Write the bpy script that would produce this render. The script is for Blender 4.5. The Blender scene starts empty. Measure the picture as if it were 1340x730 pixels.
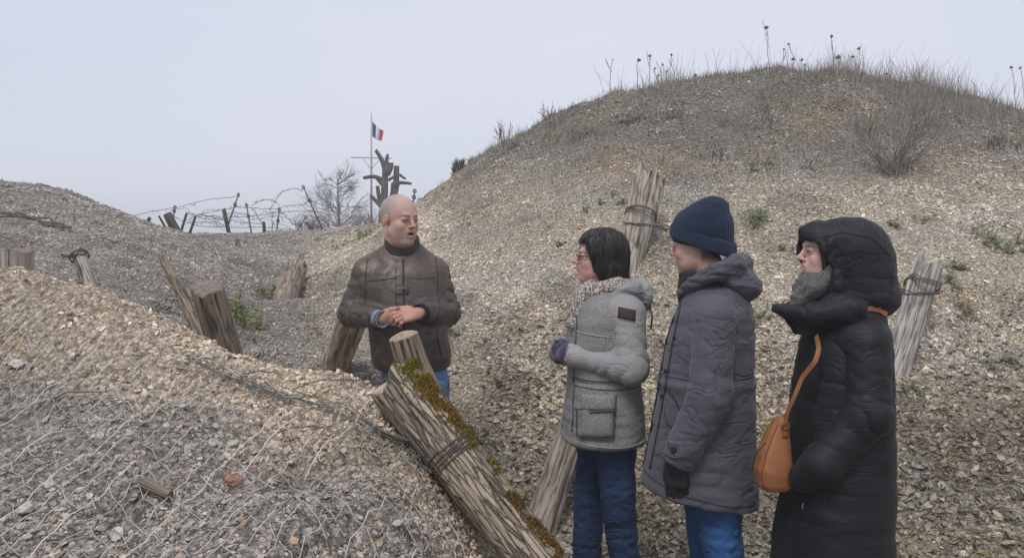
import bpy, math, random
import numpy as np
from mathutils import Vector, Matrix
from mathutils.bvhtree import BVHTree

scene = bpy.context.scene
# ------------------------------------------------------------------ camera
F_PX = 1050.0
CAM_H = 1.6
PITCH = math.radians(2.9)
cam_data = bpy.data.cameras.new("camera")
cam_data.sensor_width = 36.0
cam_data.lens = F_PX * 36.0 / 1340.0
cam_data.clip_start = 0.05
cam_data.clip_end = 5000.0
cam = bpy.data.objects.new("camera", cam_data)
scene.collection.objects.link(cam)
cam.location = (0, 0, CAM_H)
cam.rotation_euler = (math.radians(90) - PITCH, 0, 0)
scene.camera = cam

# ------------------------------------------------------------------ world
SUN_EL, SUN_ROT = math.radians(58), math.radians(200)
world = bpy.data.worlds.new("World")
scene.world = world
world.use_nodes = True
wn = world.node_tree.nodes; wl = world.node_tree.links
for n in list(wn): wn.remove(n)
w_out = wn.new('ShaderNodeOutputWorld')
sky = wn.new('ShaderNodeTexSky'); sky.sky_type = 'NISHITA'; sky.sun_disc = False
sky.sun_elevation = SUN_EL; sky.sun_rotation = SUN_ROT
bg_sky = wn.new('ShaderNodeBackground'); bg_sky.inputs['Strength'].default_value = 0.09
wl.new(sky.outputs[0], bg_sky.inputs[0])
# the even cloud deck of a dull winter day, almost hiding the clear sky above it
tc = wn.new('ShaderNodeTexCoord')
mp = wn.new('ShaderNodeMapping'); mp.inputs['Scale'].default_value = (1.0, 1.0, 2.6)
nz = wn.new('ShaderNodeTexNoise'); nz.inputs['Scale'].default_value = 1.3
nz.inputs['Detail'].default_value = 4; nz.inputs['Roughness'].default_value = 0.45
ramp = wn.new('ShaderNodeValToRGB')
ramp.color_ramp.elements[0].position = 0.30; ramp.color_ramp.elements[0].color = (0.550, 0.605, 0.710, 1)
ramp.color_ramp.elements[1].position = 0.72; ramp.color_ramp.elements[1].color = (0.670, 0.685, 0.785, 1)
bg_cl = wn.new('ShaderNodeBackground'); bg_cl.inputs['Strength'].default_value = 1.0
mixw = wn.new('ShaderNodeMixShader'); mixw.inputs[0].default_value = 0.94
wl.new(tc.outputs['Generated'], mp.inputs[0]); wl.new(mp.outputs[0], nz.inputs['Vector'])
wl.new(nz.outputs['Fac'], ramp.inputs[0]); wl.new(ramp.outputs[0], bg_cl.inputs[0])
wl.new(bg_sky.outputs[0], mixw.inputs[1]); wl.new(bg_cl.outputs[0], mixw.inputs[2])
wl.new(mixw.outputs[0], w_out.inputs['Surface'])

# ------------------------------------------------------------------ sun behind cloud
sun_data = bpy.data.lights.new("sun", 'SUN')
sun_data.energy = 1.5; sun_data.angle = math.radians(20); sun_data.color = (1.0, 0.965, 0.92)
sun = bpy.data.objects.new("sun", sun_data)
scene.collection.objects.link(sun)
sd = Vector((math.cos(SUN_EL) * math.sin(SUN_ROT), math.cos(SUN_EL) * math.cos(SUN_ROT), math.sin(SUN_EL)))
sun.rotation_euler = sd.to_track_quat('Z', 'Y').to_euler()

scene.view_settings.view_transform = 'Standard'
scene.view_settings.look = 'None'
scene.view_settings.exposure = 0.22
scene.view_settings.gamma = 1.0
scene.view_settings.use_curve_mapping = False
scene.cycles.use_denoising = True
scene.cycles.volume_bounces = 1
scene.cycles.max_bounces = 6
scene.cycles.diffuse_bounces = 3
scene.cycles.transparent_max_bounces = 12

# ------------------------------------------------------------------ helpers
rng = np.random.default_rng(7)
random.seed(7)

def at(px, py, Y):
    """pixel of the 1340x730 photograph at depth Y -> world point"""
    u = (px - 670) / F_PX; v = (365 - py) / F_PX
    yc = math.cos(PITCH) + v * math.sin(PITCH)
    zc = -math.sin(PITCH) + v * math.cos(PITCH)
    s = Y / yc
    return Vector((u * s, Y, CAM_H + zc * s))

def hash3(ix, iy, iz, seed):
    h = (ix.astype(np.int64) * 374761393 + iy.astype(np.int64) * 668265263 + iz.astype(np.int64) * 2147483647 + seed * 1274126177) & 0xFFFFFFFF
    h = ((h ^ (h >> 13)) * 1274126177) & 0xFFFFFFFF
    h = h ^ (h >> 16)
    return (h & 0xFFFFFF).astype(np.float32) / float(0xFFFFFF)

def vnoise(p, seed=0):
    """value noise in 0..1 on points (N,3)"""
    p = np.asarray(p, dtype=np.float64)
    i = np.floor(p).astype(np.int64); f = p - i
    f = f * f * f * (f * (f * 6 - 15) + 10)
    r = 0
    for dx in (0, 1):
        wx = f[:, 0] if dx else 1 - f[:, 0]
        for dy in (0, 1):
            wy = f[:, 1] if dy else 1 - f[:, 1]
            for dz in (0, 1):
                wz = f[:, 2] if dz else 1 - f[:, 2]
                r = r + wx * wy * wz * hash3(i[:, 0] + dx, i[:, 1] + dy, i[:, 2] + dz, seed)
    return r

def fbm(p, oct=4, seed=0, gain=0.5):
    p = np.asarray(p, dtype=np.float64)
    a = 1.0; s = 0; t = 0
    for o in range(oct):
        s = s + a * (vnoise(p * (2.03 ** o) + 17.3 * o, seed + o) * 2 - 1); t += a; a *= gain
    return s / t

def ridged(p, oct=3, seed=0):
    p = np.asarray(p, dtype=np.float64)
    a = 1.0; s = 0; t = 0
    for o in range(oct):
        s = s + a * (1 - np.abs(vnoise(p * (1.9 ** o) + 9.1 * o, seed + o) * 2 - 1)); t += a; a *= 0.5
    return s / t

def sstep(a, b, x):
    t = np.clip((x - a) / (b - a), 0, 1)
    return t * t * (3 - 2 * t)

def mesh_np(name, V, Fq, mat=None, smooth=True, colors=None, Ftri=None):
    """mesh from numpy arrays: quads Fq (n,4) and/or triangles Ftri (m,3)"""
    me = bpy.data.meshes.new(name)
    V = np.asarray(V, dtype=np.float32)
    loops = []; starts = []; n = 0
    if Fq is not None and len(Fq):
        Fq = np.asarray(Fq, dtype=np.int32); loops.append(Fq.ravel()); starts.append(np.arange(len(Fq)) * 4); n = len(Fq) * 4
    if Ftri is not None and len(Ftri):
        Ftri = np.asarray(Ftri, dtype=np.int32); loops.append(Ftri.ravel()); starts.append(n + np.arange(len(Ftri)) * 3)
    loops = np.concatenate(loops).astype(np.int32); starts = np.concatenate(starts).astype(np.int32)
    me.vertices.add(len(V)); me.vertices.foreach_set('co', V.ravel())
    me.loops.add(len(loops)); me.loops.foreach_set('vertex_index', loops)
    me.polygons.add(len(starts)); me.polygons.foreach_set('loop_start', starts)
    me.polygons.foreach_set('use_smooth', np.full(len(starts), smooth))
    me.update(calc_edges=True)
    if colors is not None:
        a = me.color_attributes.new('col', 'FLOAT_COLOR', 'POINT')
        c = np.ones((len(V), 4), dtype=np.float32); c[:, :3] = colors
        a.data.foreach_set('color', c.ravel())
    if mat: me.materials.append(mat)
    return me

def link(name, me, parent=None, loc=None):
    o = bpy.data.objects.new(name, me)
    scene.collection.objects.link(o)
    if parent: o.parent = parent
    if loc is not None: o.location = loc
    return o

def tag(o, label=None, cat=None, group=None, kind=None):
    if label: o['label'] = label
    if cat: o['category'] = cat
    if group: o['group'] = group
    if kind: o['kind'] = kind
    return o

def empty(name, loc=(0, 0, 0), rz=0.0):
    o = bpy.data.objects.new(name, None)
    scene.collection.objects.link(o)
    o.location = loc; o.rotation_euler = (0, 0, rz); o.empty_display_size = 0.1
    return o

class MB:
    """collects tubes, boxes and blades into one mesh"""
    def __init__(s): s.V = []; s.Q = []; s.T = []; s.n = 0; s.C = []
    def add(s, V, Q=None, T=None, col=None):
        V = np.asarray(V, dtype=np.float64).reshape(-1, 3)
        s.V.append(V)
        if Q is not None and len(Q): s.Q.append(np.asarray(Q, dtype=np.int64).reshape(-1, 4) + s.n)
        if T is not None and len(T): s.T.append(np.asarray(T, dtype=np.int64).reshape(-1, 3) + s.n)
        s.C.append(np.tile(np.array(col if col is not None else (1, 1, 1), dtype=np.float32), (len(V), 1)))
        s.n += len(V)
    def tube(s, pts, r, n=5, cap=True, col=None):
        P = np.array([tuple(p) for p in pts], dtype=np.float64); m = len(P)
        r = np.broadcast_to(np.asarray(r, dtype=np.float64), (m,))
        T = np.gradient(P, axis=0); T /= (np.linalg.norm(T, axis=1, keepdims=True) + 1e-12)
        up = np.array([0, 0, 1.0]) if abs(T[0, 2]) < 0.9 else np.array([1.0, 0, 0])
        A = np.cross(T[0], up); A /= np.linalg.norm(A)
        ang = np.arange(n) * 2 * math.pi / n; V = []
        for k in range(m):
            A = A - T[k] * A.dot(T[k]); A /= (np.linalg.norm(A) + 1e-12)
            B = np.cross(T[k], A)
            V.append(P[k] + r[k] * (np.cos(ang)[:, None] * A + np.sin(ang)[:, None] * B))
        V = np.concatenate(V)
        i = np.arange(m - 1)[:, None] * n; j = np.arange(n)[None, :]; j2 = (j + 1) % n
        Q = np.stack([i + j, i + j2, i + n + j2, i + n + j], -1).reshape(-1, 4)
        Tt = []
        if cap and n > 2:
            c0 = len(V); V = np.concatenate([V, P[:1], P[-1:]])
            for a in range(n):
                Tt.append((c0, (a + 1) % n, a)); Tt.append((c0 + 1, (m - 1) * n + a, (m - 1) * n + (a + 1) % n))
        s.add(V, Q, Tt, col)
    def box(s, c, h, M=None, col=None):
        V = np.array([(x, y, z) for x in (-1, 1) for y in (-1, 1) for z in (-1, 1)], dtype=np.float64) * np.array(h)
        if M is not None: V = V @ np.array(M).T
        V = V + np.array(c)
        s.add(V, [(0, 1, 3, 2), (4, 6, 7, 5), (0, 4, 5, 1), (2, 3, 7, 6), (0, 2, 6, 4), (1, 5, 7, 3)], None, col)
    def blade(s, pts, w, side, col=None):
        P = np.array([tuple(p) for p in pts]); m = len(P)
        w = np.linspace(w, w * 0.25, m)[:, None] * 0.5; side = np.array(side)
        V = np.concatenate([P - side * w, P + side * w])
        Q = [(i, i + 1, m + i + 1, m + i) for i in range(m - 1)]
        s.add(V, Q, None, col)
    def mesh(s, name, mat, smooth=True):
        return mesh_np(name, np.concatenate(s.V), np.concatenate(s.Q) if s.Q else None, mat, smooth,
                       np.concatenate(s.C), np.concatenate(s.T) if s.T else None)
    def build(s, name, mat, parent=None, smooth=True):
        return link(name, s.mesh(name, mat, smooth), parent)

# ------------------------------------------------------------------ materials
def new_mat(name, rough=0.9, spec=0.3):
    m = bpy.data.materials.new(name); m.use_nodes = True
    nt = m.node_tree; b = nt.nodes['Principled BSDF']
    b.inputs['Roughness'].default_value = rough
    b.inputs['Specular IOR Level'].default_value = spec
    return m, nt, b

def N(nt, t, **kw):
    n = nt.nodes.new(t)
    for k, v in kw.items():
        if k in ('Scale', 'Detail', 'Roughness', 'Distortion', 'Strength', 'Distance', 'Randomness', 'Fac', 'Factor'):
            n.inputs[k].default_value = v
        else: setattr(n, k, v)
    return n

def mixc(nt, a, b, fac, mode='MIX'):
    m = nt.nodes.new('ShaderNodeMix'); m.data_type = 'RGBA'; m.blend_type = mode
    for s, v in ((6, a), (7, b)):
        if isinstance(v, (tuple, list)): m.inputs[s].default_value = (*v[:3], 1)
        else: nt.links.new(v, m.inputs[s])
    if isinstance(fac, (int, float)): m.inputs[0].default_value = fac
    else: nt.links.new(fac, m.inputs[0])
    return m.outputs[2]

def rampv(nt, src, p0, p1, c0=0.0, c1=1.0):
    r = nt.nodes.new('ShaderNodeMapRange'); r.clamp = True
    r.inputs[1].default_value = p0; r.inputs[2].default_value = p1
    r.inputs[3].default_value = c0; r.inputs[4].default_value = c1
    nt.links.new(src, r.inputs[0]); return r.outputs[0]

def bump(nt, b, src, strength, dist, prev=None):
    n = nt.nodes.new('ShaderNodeBump'); n.inputs['Strength'].default_value = strength
    n.inputs['Distance'].default_value = dist
    nt.links.new(src, n.inputs['Height'])
    if prev: nt.links.new(prev, n.inputs['Normal'])
    nt.links.new(n.outputs[0], b.inputs['Normal']); return n.outputs[0]

def objco(nt, scale=(1, 1, 1)):
    t = nt.nodes.new('ShaderNodeTexCoord'); m = nt.nodes.new('ShaderNodeMapping')
    m.inputs['Scale'].default_value = scale
    nt.links.new(t.outputs['Object'], m.inputs[0]); return m.outputs[0]

def flat_mat(name, col, rough=0.8, var=0.25, scale=30, bumpd=0.0, spec=0.3):
    m, nt, b = new_mat(name, rough, spec)
    co = objco(nt)
    n = N(nt, 'ShaderNodeTexNoise', Scale=scale, Detail=4); nt.links.new(co, n.inputs['Vector'])
    f = rampv(nt, n.outputs['Fac'], 0.25, 0.75)
    c = mixc(nt, tuple(x * (1 - var) for x in col), tuple(min(1, x * (1 + var)) for x in col), f)
    nt.links.new(c, b.inputs['Base Color'])
    if bumpd: bump(nt, b, n.outputs['Fac'], 1.0, bumpd)
    return m

def attr_mat(name, rough=0.9, var=0.2, scale=60, bumpd=0.0, inst=False, objcol=False, spec=0.25):
    """base colour from the colour stored with the geometry, broken up by noise"""
    m, nt, b = new_mat(name, rough, spec)
    if objcol:
        a = nt.nodes.new('ShaderNodeObjectInfo'); src = a.outputs['Color']
    else:
        a = nt.nodes.new('ShaderNodeAttribute'); a.attribute_name = 'icol' if inst else 'col'
        a.attribute_type = 'INSTANCER' if inst else 'GEOMETRY'; src = a.outputs['Color']
    co = objco(nt)
    n = N(nt, 'ShaderNodeTexNoise', Scale=scale, Detail=5, Roughness=0.65); nt.links.new(co, n.inputs['Vector'])
    f = rampv(nt, n.outputs['Fac'], 0.3, 0.7, 1 - var, 1 + var)
    mul = nt.nodes.new('ShaderNodeVectorMath'); mul.operation = 'SCALE'
    nt.links.new(src, mul.inputs[0]); nt.links.new(f, mul.inputs['Scale'])
    nt.links.new(mul.outputs[0], b.inputs['Base Color'])
    if bumpd: bump(nt, b, n.outputs['Fac'], 1.0, bumpd)
    return m
# ------------------------------------------------------------------ terrain
CP = []
def cp(px, py, Y): p = at(px, py, Y); CP.append((p.x, p.y, p.z))
def cw(x, y, z): CP.append((x, y, z))
# near bank on the left: crest ...
for a in ((-420, 330, 3.8), (-150, 338, 3.6), (0, 356, 3.4), (100, 373, 3.25), (170, 398, 3.15), (230, 430, 3.05), (290, 460, 3.0), (340, 478, 2.95), (400, 492, 2.88), (440, 499, 2.82),
          (490, 508, 2.74), (540, 545, 2.62), (590, 630, 2.48), (640, 735, 2.35)): cp(*a)
# ... and the face that looks at us
for a in ((0, 470, 2.75), (0, 600, 2.2), (0, 730, 1.85), (200, 470, 2.75), (200, 600, 2.25), (200, 730, 1.85), (400, 560, 2.45), (400, 640, 2.15),
          (400, 730, 1.85), (550, 730, 2.05), (-300, 470, 2.9), (-300, 600, 2.3), (300, 900, 1.5)): cp(*a)
cw(-1.0, .9, .25); cw(-1.9, .8, .75); cw(-3, 1.0, 1.3); cw(-.55, .9, .05); cw(-.35, 1.7, .42); cw(-.02, 2.0, .3)
# trench floor
for a in ((.45, 2.4, 0), (.5, 1.6, 0), (.5, .8, 0), (.1, .2, 0), (0, -1, 0), (.4, 3.2, 0), (1.2, 2.9, 0), (1.2, 2.0, 0), (.2, 3.6, 0), (-.55, 4.05, 0.0),
          (-.1, 3.5, .02), (-1.15, 4.35, .08), (.3, 4.0, .02), (1.8, 3.0, .03), (2.4, 2.6, .05), (3.2, 2.2, .1), (-.55, 3.5, .1)): cw(*a)
# behind the near bank
for a in ((-1.4, 3.7, .55), (-1.9, 4.1, .75), (-2.8, 4.6, 1.0), (-4.2, 5.0, 1.25)): cw(*a)
# far-left bank: foot, face, crest
for a in ((325, 445, 6.9), (350, 402, 8.3), (378, 362, 9.8), (405, 338, 11.3), (290, 440, 6.3), (230, 425, 5.7), (150, 400, 5.6), (60, 370, 5.7), (-120, 350, 5.9),
          (0, 300, 7.2), (100, 300, 7.6), (200, 330, 7.4), (270, 380, 7.2), (270, 330, 9.0), (330, 372, 8.7),
          (-300, 215, 9.2), (-120, 222, 9.4), (0, 239, 9.6), (60, 246, 9.7), (120, 263, 9.9), (180, 287, 10.2), (235, 302, 10.5), (300, 328, 10.0), (350, 356, 9.6)): cp(*a)
for a in ((-7, 12.5, 1.9), (-5, 13, 1.5), (-10, 13, 2.3)): cw(*a)
# ridge closing the view
for a in ((230, 306, 14.5), (330, 305, 14.5), (430, 300, 14), (490, 294, 13.4), (380, 322, 12.5), (430, 330, 11.5), (310, 318, 12.5)): cp(*a)
# big bank: left flank, face, crest
for a in ((400, 470, 5.6), (440, 430, 6.2), (440, 380, 7.4), (470, 330, 9), (480, 500, 5.1), (560, 350, 7.6),
          (600, 480, 5.15), (620, 560, 4.75), (640, 640, 4.42), (650, 400, 6.0), (650, 300, 7.5), (650, 240, 8.9),
          (740, 560, 4.75), (740, 640, 4.45), (745, 705, 4.25),
          (545, 276, 12), (572, 252, 11.5), (600, 233, 11), (650, 192, 10.4), (700, 168, 10.2), (740, 151, 10), (800, 129, 9.8), (900, 110, 9.5), (1010, 99, 9.3), (1100, 101, 9.2), (1200, 117, 9.0),
          (1270, 133, 8.9), (1340, 152, 8.8), (1500, 190, 8.6), (1700, 230, 8.4),
          (800, 190, 8.4), (800, 300, 6.8), (800, 400, 5.8), (1000, 150, 8.5), (1000, 200, 7.9), (1000, 300, 6.6), (1000, 400, 5.65), (1000, 500, 5.0), (1000, 600, 4.55), (1000, 690, 4.25),
          (1250, 180, 7.9), (1250, 300, 6.3), (1250, 400, 5.35), (1250, 500, 4.7), (1250, 600, 4.2), (1250, 700, 3.85),
          (1500, 300, 6.1), (1500, 450, 4.9), (1500, 600, 4.0), (1500, 760, 3.4), (1800, 600, 3.7)): cp(*a)
for a in ((-1, 16, 1.35), (0, 14, 1.9), (2, 13, 2.6), (4, 13, 2.8), (6, 13, 2.4), (9, 13, 2.0), (-4, 18, 1.5), (3, 17, 1.8), (-8, 17, 1.6)): cw(*a)
CP = np.array(CP)

def _tps(r2): return 0.5 * r2 * np.log(r2 + 1e-9)
_n = len(CP)
_K = _tps(((CP[:, None, :2] - CP[None, :, :2]) ** 2).sum(-1)) + np.eye(_n) * 0.004
_P = np.concatenate([np.ones((_n, 1)), CP[:, :2]], 1)
_A = np.block([[_K, _P], [_P.T, np.zeros((3, 3))]])
_W = np.linalg.solve(_A, np.concatenate([CP[:, 2], np.zeros(3)]))

def base_z(x, y):
    x = np.asarray(x, dtype=np.float64).ravel(); y = np.asarray(y, dtype=np.float64).ravel()
    out = np.empty(len(x))
    for s in range(0, len(x), 20000):
        xs = x[s:s + 20000]; ys = y[s:s + 20000]
        r2 = (xs[:, None] - CP[None, :, 0]) ** 2 + (ys[:, None] - CP[None, :, 1]) ** 2
        out[s:s + 20000] = _tps(r2) @ _W[:_n] + _W[_n] + _W[_n + 1] * xs + _W[_n + 2] * ys
    # ease to the level country beyond
    dx = np.maximum(np.maximum(-x - 7.5, x - 8.5), 0) * 0.6; dy = np.maximum(y - 14.5, 0) + np.maximum(-y - 0.5, 0)
    t = sstep(0, 5.0, np.hypot(dx, dy))
    far = 1.35 + 0.12 * np.sin(x * 0.11) * np.cos(y * 0.07)
    back = sstep(0, -3.0, y)
    return out * (1 - t) + far * t

def gz(x, y):
    x = np.asarray(x, dtype=np.float64).ravel(); y = np.asarray(y, dtype=np.float64).ravel()
    z = base_z(x, y)
    p = np.stack([x, y, np.zeros_like(x)], 1)
    up_ = sstep(7.0, 9.0, y) * sstep(2.0, 2.9, z)
    z = z + up_ * (0.07 * fbm(p * 1.7 + 3, 3, 41) + .03 * fbm(p * 6, 2, 43))
    tr_ = sstep(.05, .3, z) * sstep(1.7, 1.0, z) * sstep(3.0, 3.8, y)
    z = z + tr_ * (.14 * fbm(p * 2.3 + 7, 3, 47) - .07 * sstep(.72, .92, ridged(p * 1.7, 2, 49)))
    return z + 0.05 * fbm(p * 1.3, 3, 3) + 0.036 * fbm(p * 5, 3, 9) + 0.020 * fbm(p * 15, 2, 19)

def gz1(x, y): return float(gz([x], [y])[0])

def region(x, y, z):
    """earth colour by place: 0 near bank, warm crest, grey far bank, pale big bank, weathered top"""
    p = np.stack([x, y, z], 1)
    n1 = fbm(p * 0.9, 4, 21); n2 = fbm(p * 2.6, 4, 33); n3 = fbm(p * 0.45, 3, 55)
    near = np.array([.385, .338, .292]); warm = np.array([.610, .490, .365]); grey = np.array([.385, .345, .300])
    pale = np.array([.570, .490, .382]); top = np.array([.250, .236, .208]); toe = np.array([.345, .290, .215]); rust = np.array([.42, .30, .18])
    c = np.tile(pale, (len(x), 1))
    def mix(c, k, t): return c * (1 - t[:, None]) + k * t[:, None]
    # side of the trench
    crest_x = -0.12 - (y - 2.3) * 1.05          # near-bank side lies left of this line
    nb = sstep(0.25, -0.05, x - crest_x) * sstep(4.6, 4.2, y)
    fl = sstep(0.6, -0.4, x - (-0.9 - (y - 4.5) * 0.32)) * sstep(4.2, 4.8, y)
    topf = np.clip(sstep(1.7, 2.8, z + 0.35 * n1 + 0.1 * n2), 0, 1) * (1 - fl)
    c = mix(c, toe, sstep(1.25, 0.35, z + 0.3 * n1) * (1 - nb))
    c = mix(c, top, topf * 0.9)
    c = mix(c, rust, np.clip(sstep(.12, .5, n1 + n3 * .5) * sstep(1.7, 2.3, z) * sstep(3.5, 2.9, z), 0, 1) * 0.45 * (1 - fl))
    c = mix(c, grey, fl)
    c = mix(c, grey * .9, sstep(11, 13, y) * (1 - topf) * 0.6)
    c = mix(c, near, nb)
    # warm band on the crest of the near bank
    band = sstep(-0.56, -0.26, y - (2.95 - (x + 1.2) * 0.3) + 0.22 * n2) * nb * sstep(-3.2, -1.6, x + .2 * n1)
    c = mix(c, warm, band * 0.85)
    n4 = fbm(p * np.array([1.4, .8, 3.0]), 4, 81)
    gy_ = sstep(.0, .45, n4) * (1 - nb) * .55; lum = c.mean(1, keepdims=True); c = c * (1 - gy_[:, None]) + lum * np.array([1.06, .98, .88]) * gy_[:, None]
    lt = sstep(.12, .5, fbm(p * np.array([.8, .8, 1.6]) + 4, 4, 91)) * (1 - nb) * (1 - topf); c = c * (1 + .28 * lt[:, None])
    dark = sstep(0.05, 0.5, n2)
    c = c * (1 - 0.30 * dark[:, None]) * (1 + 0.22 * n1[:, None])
    return np.clip(c, 0.02, 0.9)

def axis(segs):
    out = [segs[0][0]]
    for a, b, st in segs:
        n = max(1, int(round((b - a) / st))); out += list(a + (b - a) * (np.arange(1, n + 1) / n))
    return np.array(out)
gx = axis([(-150, -25, 12), (-25, -10, 1.5), (-10, -5, .2), (-5, 6, .042), (6, 9, .08), (9, 14, .5), (14, 30, 3), (30, 150, 18)])
gy = axis([(-60, -10, 10), (-10, -2, 1), (-2, .6, .2), (.6, 5.5, .036), (5.5, 13, .06), (13, 18, .16), (18, 40, 1.5), (40, 220, 15)])
GX, GY = np.meshgrid(gx, gy)
Zg = gz(GX.ravel(), GY.ravel())
Vg = np.stack([GX.ravel(), GY.ravel(), Zg], 1)
nx, ny = len(gx), len(gy)
ii = (np.arange(ny - 1)[:, None] * nx + np.arange(nx - 1)[None, :]).ravel()
Qg = np.stack([ii, ii + 1, ii + 1 + nx, ii + nx], 1)
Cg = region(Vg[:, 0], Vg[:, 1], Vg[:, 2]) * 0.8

gm, nt, b = new_mat('gravel_earth', 0.95, 0.15)
a = nt.nodes.new('ShaderNodeAttribute'); a.attribute_name = 'col'
co = objco(nt)
v1 = N(nt, 'ShaderNodeTexVoronoi', Scale=58.0); nt.links.new(co, v1.inputs['Vector'])
v2 = N(nt, 'ShaderNodeTexVoronoi', Scale=150.0); nt.links.new(co, v2.inputs['Vector'])
sep = nt.nodes.new('ShaderNodeSeparateColor'); nt.links.new(v1.outputs['Color'], sep.inputs[0])
f1 = rampv(nt, sep.outputs[0], 0, 1, 0.6, 1.5)
f2 = rampv(nt, v1.outputs['Distance'], 0.25, 0.75, 1.05, 0.6)
mm = nt.nodes.new('ShaderNodeMath'); mm.operation = 'MULTIPLY'; nt.links.new(f1, mm.inputs[0]); nt.links.new(f2, mm.inputs[1])
vm = nt.nodes.new('ShaderNodeVectorMath'); vm.operation = 'SCALE'
nt.links.new(a.outputs['Color'], vm.inputs[0]); nt.links.new(mm.outputs[0], vm.inputs['Scale'])
nt.links.new(vm.outputs[0], b.inputs['Base Color'])
h1 = rampv(nt, v1.outputs['Distance'], 0, 0.8, 1, 0); bn = bump(nt, b, h1, 0.8, 0.018)
h2 = rampv(nt, v2.outputs['Distance'], 0, 0.8, 1, 0); bump(nt, b, h2, 0.6, 0.008, bn)
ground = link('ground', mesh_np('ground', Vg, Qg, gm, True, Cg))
tag(ground, kind='structure')

def gnormal(x, y, e=0.03):
    zx = (base_z(x + e, y) - base_z(x - e, y)) / (2 * e); zy = (base_z(x, y + e) - base_z(x, y - e)) / (2 * e)
    n = np.stack([-zx, -zy, np.ones_like(zx)], 1); return n / np.linalg.norm(n, axis=1, keepdims=True)

# ------------------------------------------------------------------ stone shapes
def ico(sub=1):
    import bmesh
    bm = bmesh.new(); bmesh.ops.create_icosphere(bm, subdivisions=sub, radius=1.0)
    bm.verts.ensure_lookup_table()
    V = np.array([v.co[:] for v in bm.verts]); T = np.array([[v.index for v in f.verts] for f in bm.faces]); bm.free()
    return V, T
ICO1 = ico(1); ICO2 = ico(2)
def stone_mesh(name, seed, mat, icod=ICO1, flat=0.55, shard=False):
    r = np.random.default_rng(seed)
    V, T = icod; V = V.copy()
    # chop with random planes so that facets and edges appear, as on broken flint
    for k in range(6 if not shard else 8):
        n = r.normal(size=3); n /= np.linalg.norm(n); d = r.uniform(0.42, 0.8)
        h = V @ n - d; V = V - np.maximum(h, 0)[:, None] * n * 0.95
    V += r.normal(size=V.shape) * 0.05
    V *= np.array([1.25, r.uniform(.7, 1.0), flat * r.uniform(.7, 1.2)])
    V /= np.abs(V).max()
    return mesh_np(name, V, None, mat, False, None, T)
def leaf_mesh(name, seed, mat, curl=0.5):
    r = np.random.default_rng(seed)
    n = 5; u = np.linspace(-1, 1, n); V = []
    for i in range(n):
        w = (1 - abs(u[i]) ** 2.2) * 0.62 + 0.03
        for s in (-1, 0, 1):
            ww = w * (1 + r.uniform(-.25, .25))
            V.append((u[i] + r.uniform(-.06, .06), s * ww, curl * (abs(s) * w * 1.1 + 0.45 * u[i] ** 2) + r.uniform(-.07, .07)))
    Q = [(i * 3 + j, (i + 1) * 3 + j, (i + 1) * 3 + j + 1, i * 3 + j + 1) for i in range(n - 1) for j in (0, 1)]
    return mesh_np(name, np.array(V), Q, mat, True)

m_gravel = attr_mat('flint_gravel', 0.88, 0.28, 1.6, 0.0, inst=True)
m_stone = attr_mat('flint_stone', 0.85, 0.25, 2.2, 0.02, objcol=True)
m_litter = attr_mat('leaf_litter', 0.85, 0.25, 2.5, 0.0, inst=True)
m_leaf = attr_mat('dead_leaf', 0.85, 0.25, 2.5, 0.0, objcol=True)
lib = bpy.data.collections.new('stone_shapes')
libl = bpy.data.collections.new('leaf_shapes')
for k in range(9):
    lib.objects.link(bpy.data.objects.new('stone_shape_%02d' % k, stone_mesh('gravel_stone', 100 + k, m_gravel, ICO1, (.75, .5, .4)[k % 3], k % 2 == 0)))
for k in range(6):
    libl.objects.link(bpy.data.objects.new('leaf_shape_%02d' % k, leaf_mesh('litter_leaf', 300 + k, m_litter, (.3, .6, .9)[k % 3])))

def gn_scatter(name, pts, rot, scl, var, col, coll, parent=None):
    me = bpy.data.meshes.new(name)
    me.vertices.add(len(pts)); me.vertices.foreach_set('co', np.asarray(pts, dtype=np.float32).ravel())
    for nm, ty, arr, key in (('irot', 'FLOAT_VECTOR', rot, 'vector'), ('iscl', 'FLOAT_VECTOR', scl, 'vector'), ('icol', 'FLOAT_COLOR', np.concatenate([col, np.ones((len(col), 1))], 1), 'color')):
        at_ = me.attributes.new(nm, ty, 'POINT'); at_.data.foreach_set(key, np.asarray(arr, dtype=np.float32).ravel())
    at_ = me.attributes.new('ivar', 'INT', 'POINT'); at_.data.foreach_set('value', np.asarray(var, dtype=np.int32))
    o = link(name, me, parent)
    ng = bpy.data.node_groups.new(name + '_scatter', 'GeometryNodeTree')
    ng.interface.new_socket('Geometry', in_out='INPUT', socket_type='NodeSocketGeometry')
    ng.interface.new_socket('Geometry', in_out='OUTPUT', socket_type='NodeSocketGeometry')
    gi = ng.nodes.new('NodeGroupInput'); go = ng.nodes.new('NodeGroupOutput')
    ip = ng.nodes.new('GeometryNodeInstanceOnPoints'); ci = ng.nodes.new('GeometryNodeCollectionInfo')
    ci.inputs['Collection'].default_value = coll; ci.inputs['Separate Children'].default_value = True; ci.inputs['Reset Children'].default_value = True
    ip.inputs['Pick Instance'].default_value = True
    def na(nm, ty):
        n = ng.nodes.new('GeometryNodeInputNamedAttribute'); n.data_type = ty; n.inputs['Name'].default_value = nm; return n.outputs['Attribute']
    L = ng.links
    L.new(gi.outputs[0], ip.inputs['Points']); L.new(ci.outputs[0], ip.inputs['Instance'])
    L.new(na('ivar', 'INT'), ip.inputs['Instance Index']); L.new(na('iscl', 'FLOAT_VECTOR'), ip.inputs['Scale'])
    L.new(na('irot', 'FLOAT_VECTOR'), ip.inputs['Rotation'])
    L.new(ip.outputs[0], go.inputs[0])
    md = o.modifiers.new('scatter', 'NODES'); md.node_group = ng
    return o

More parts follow.
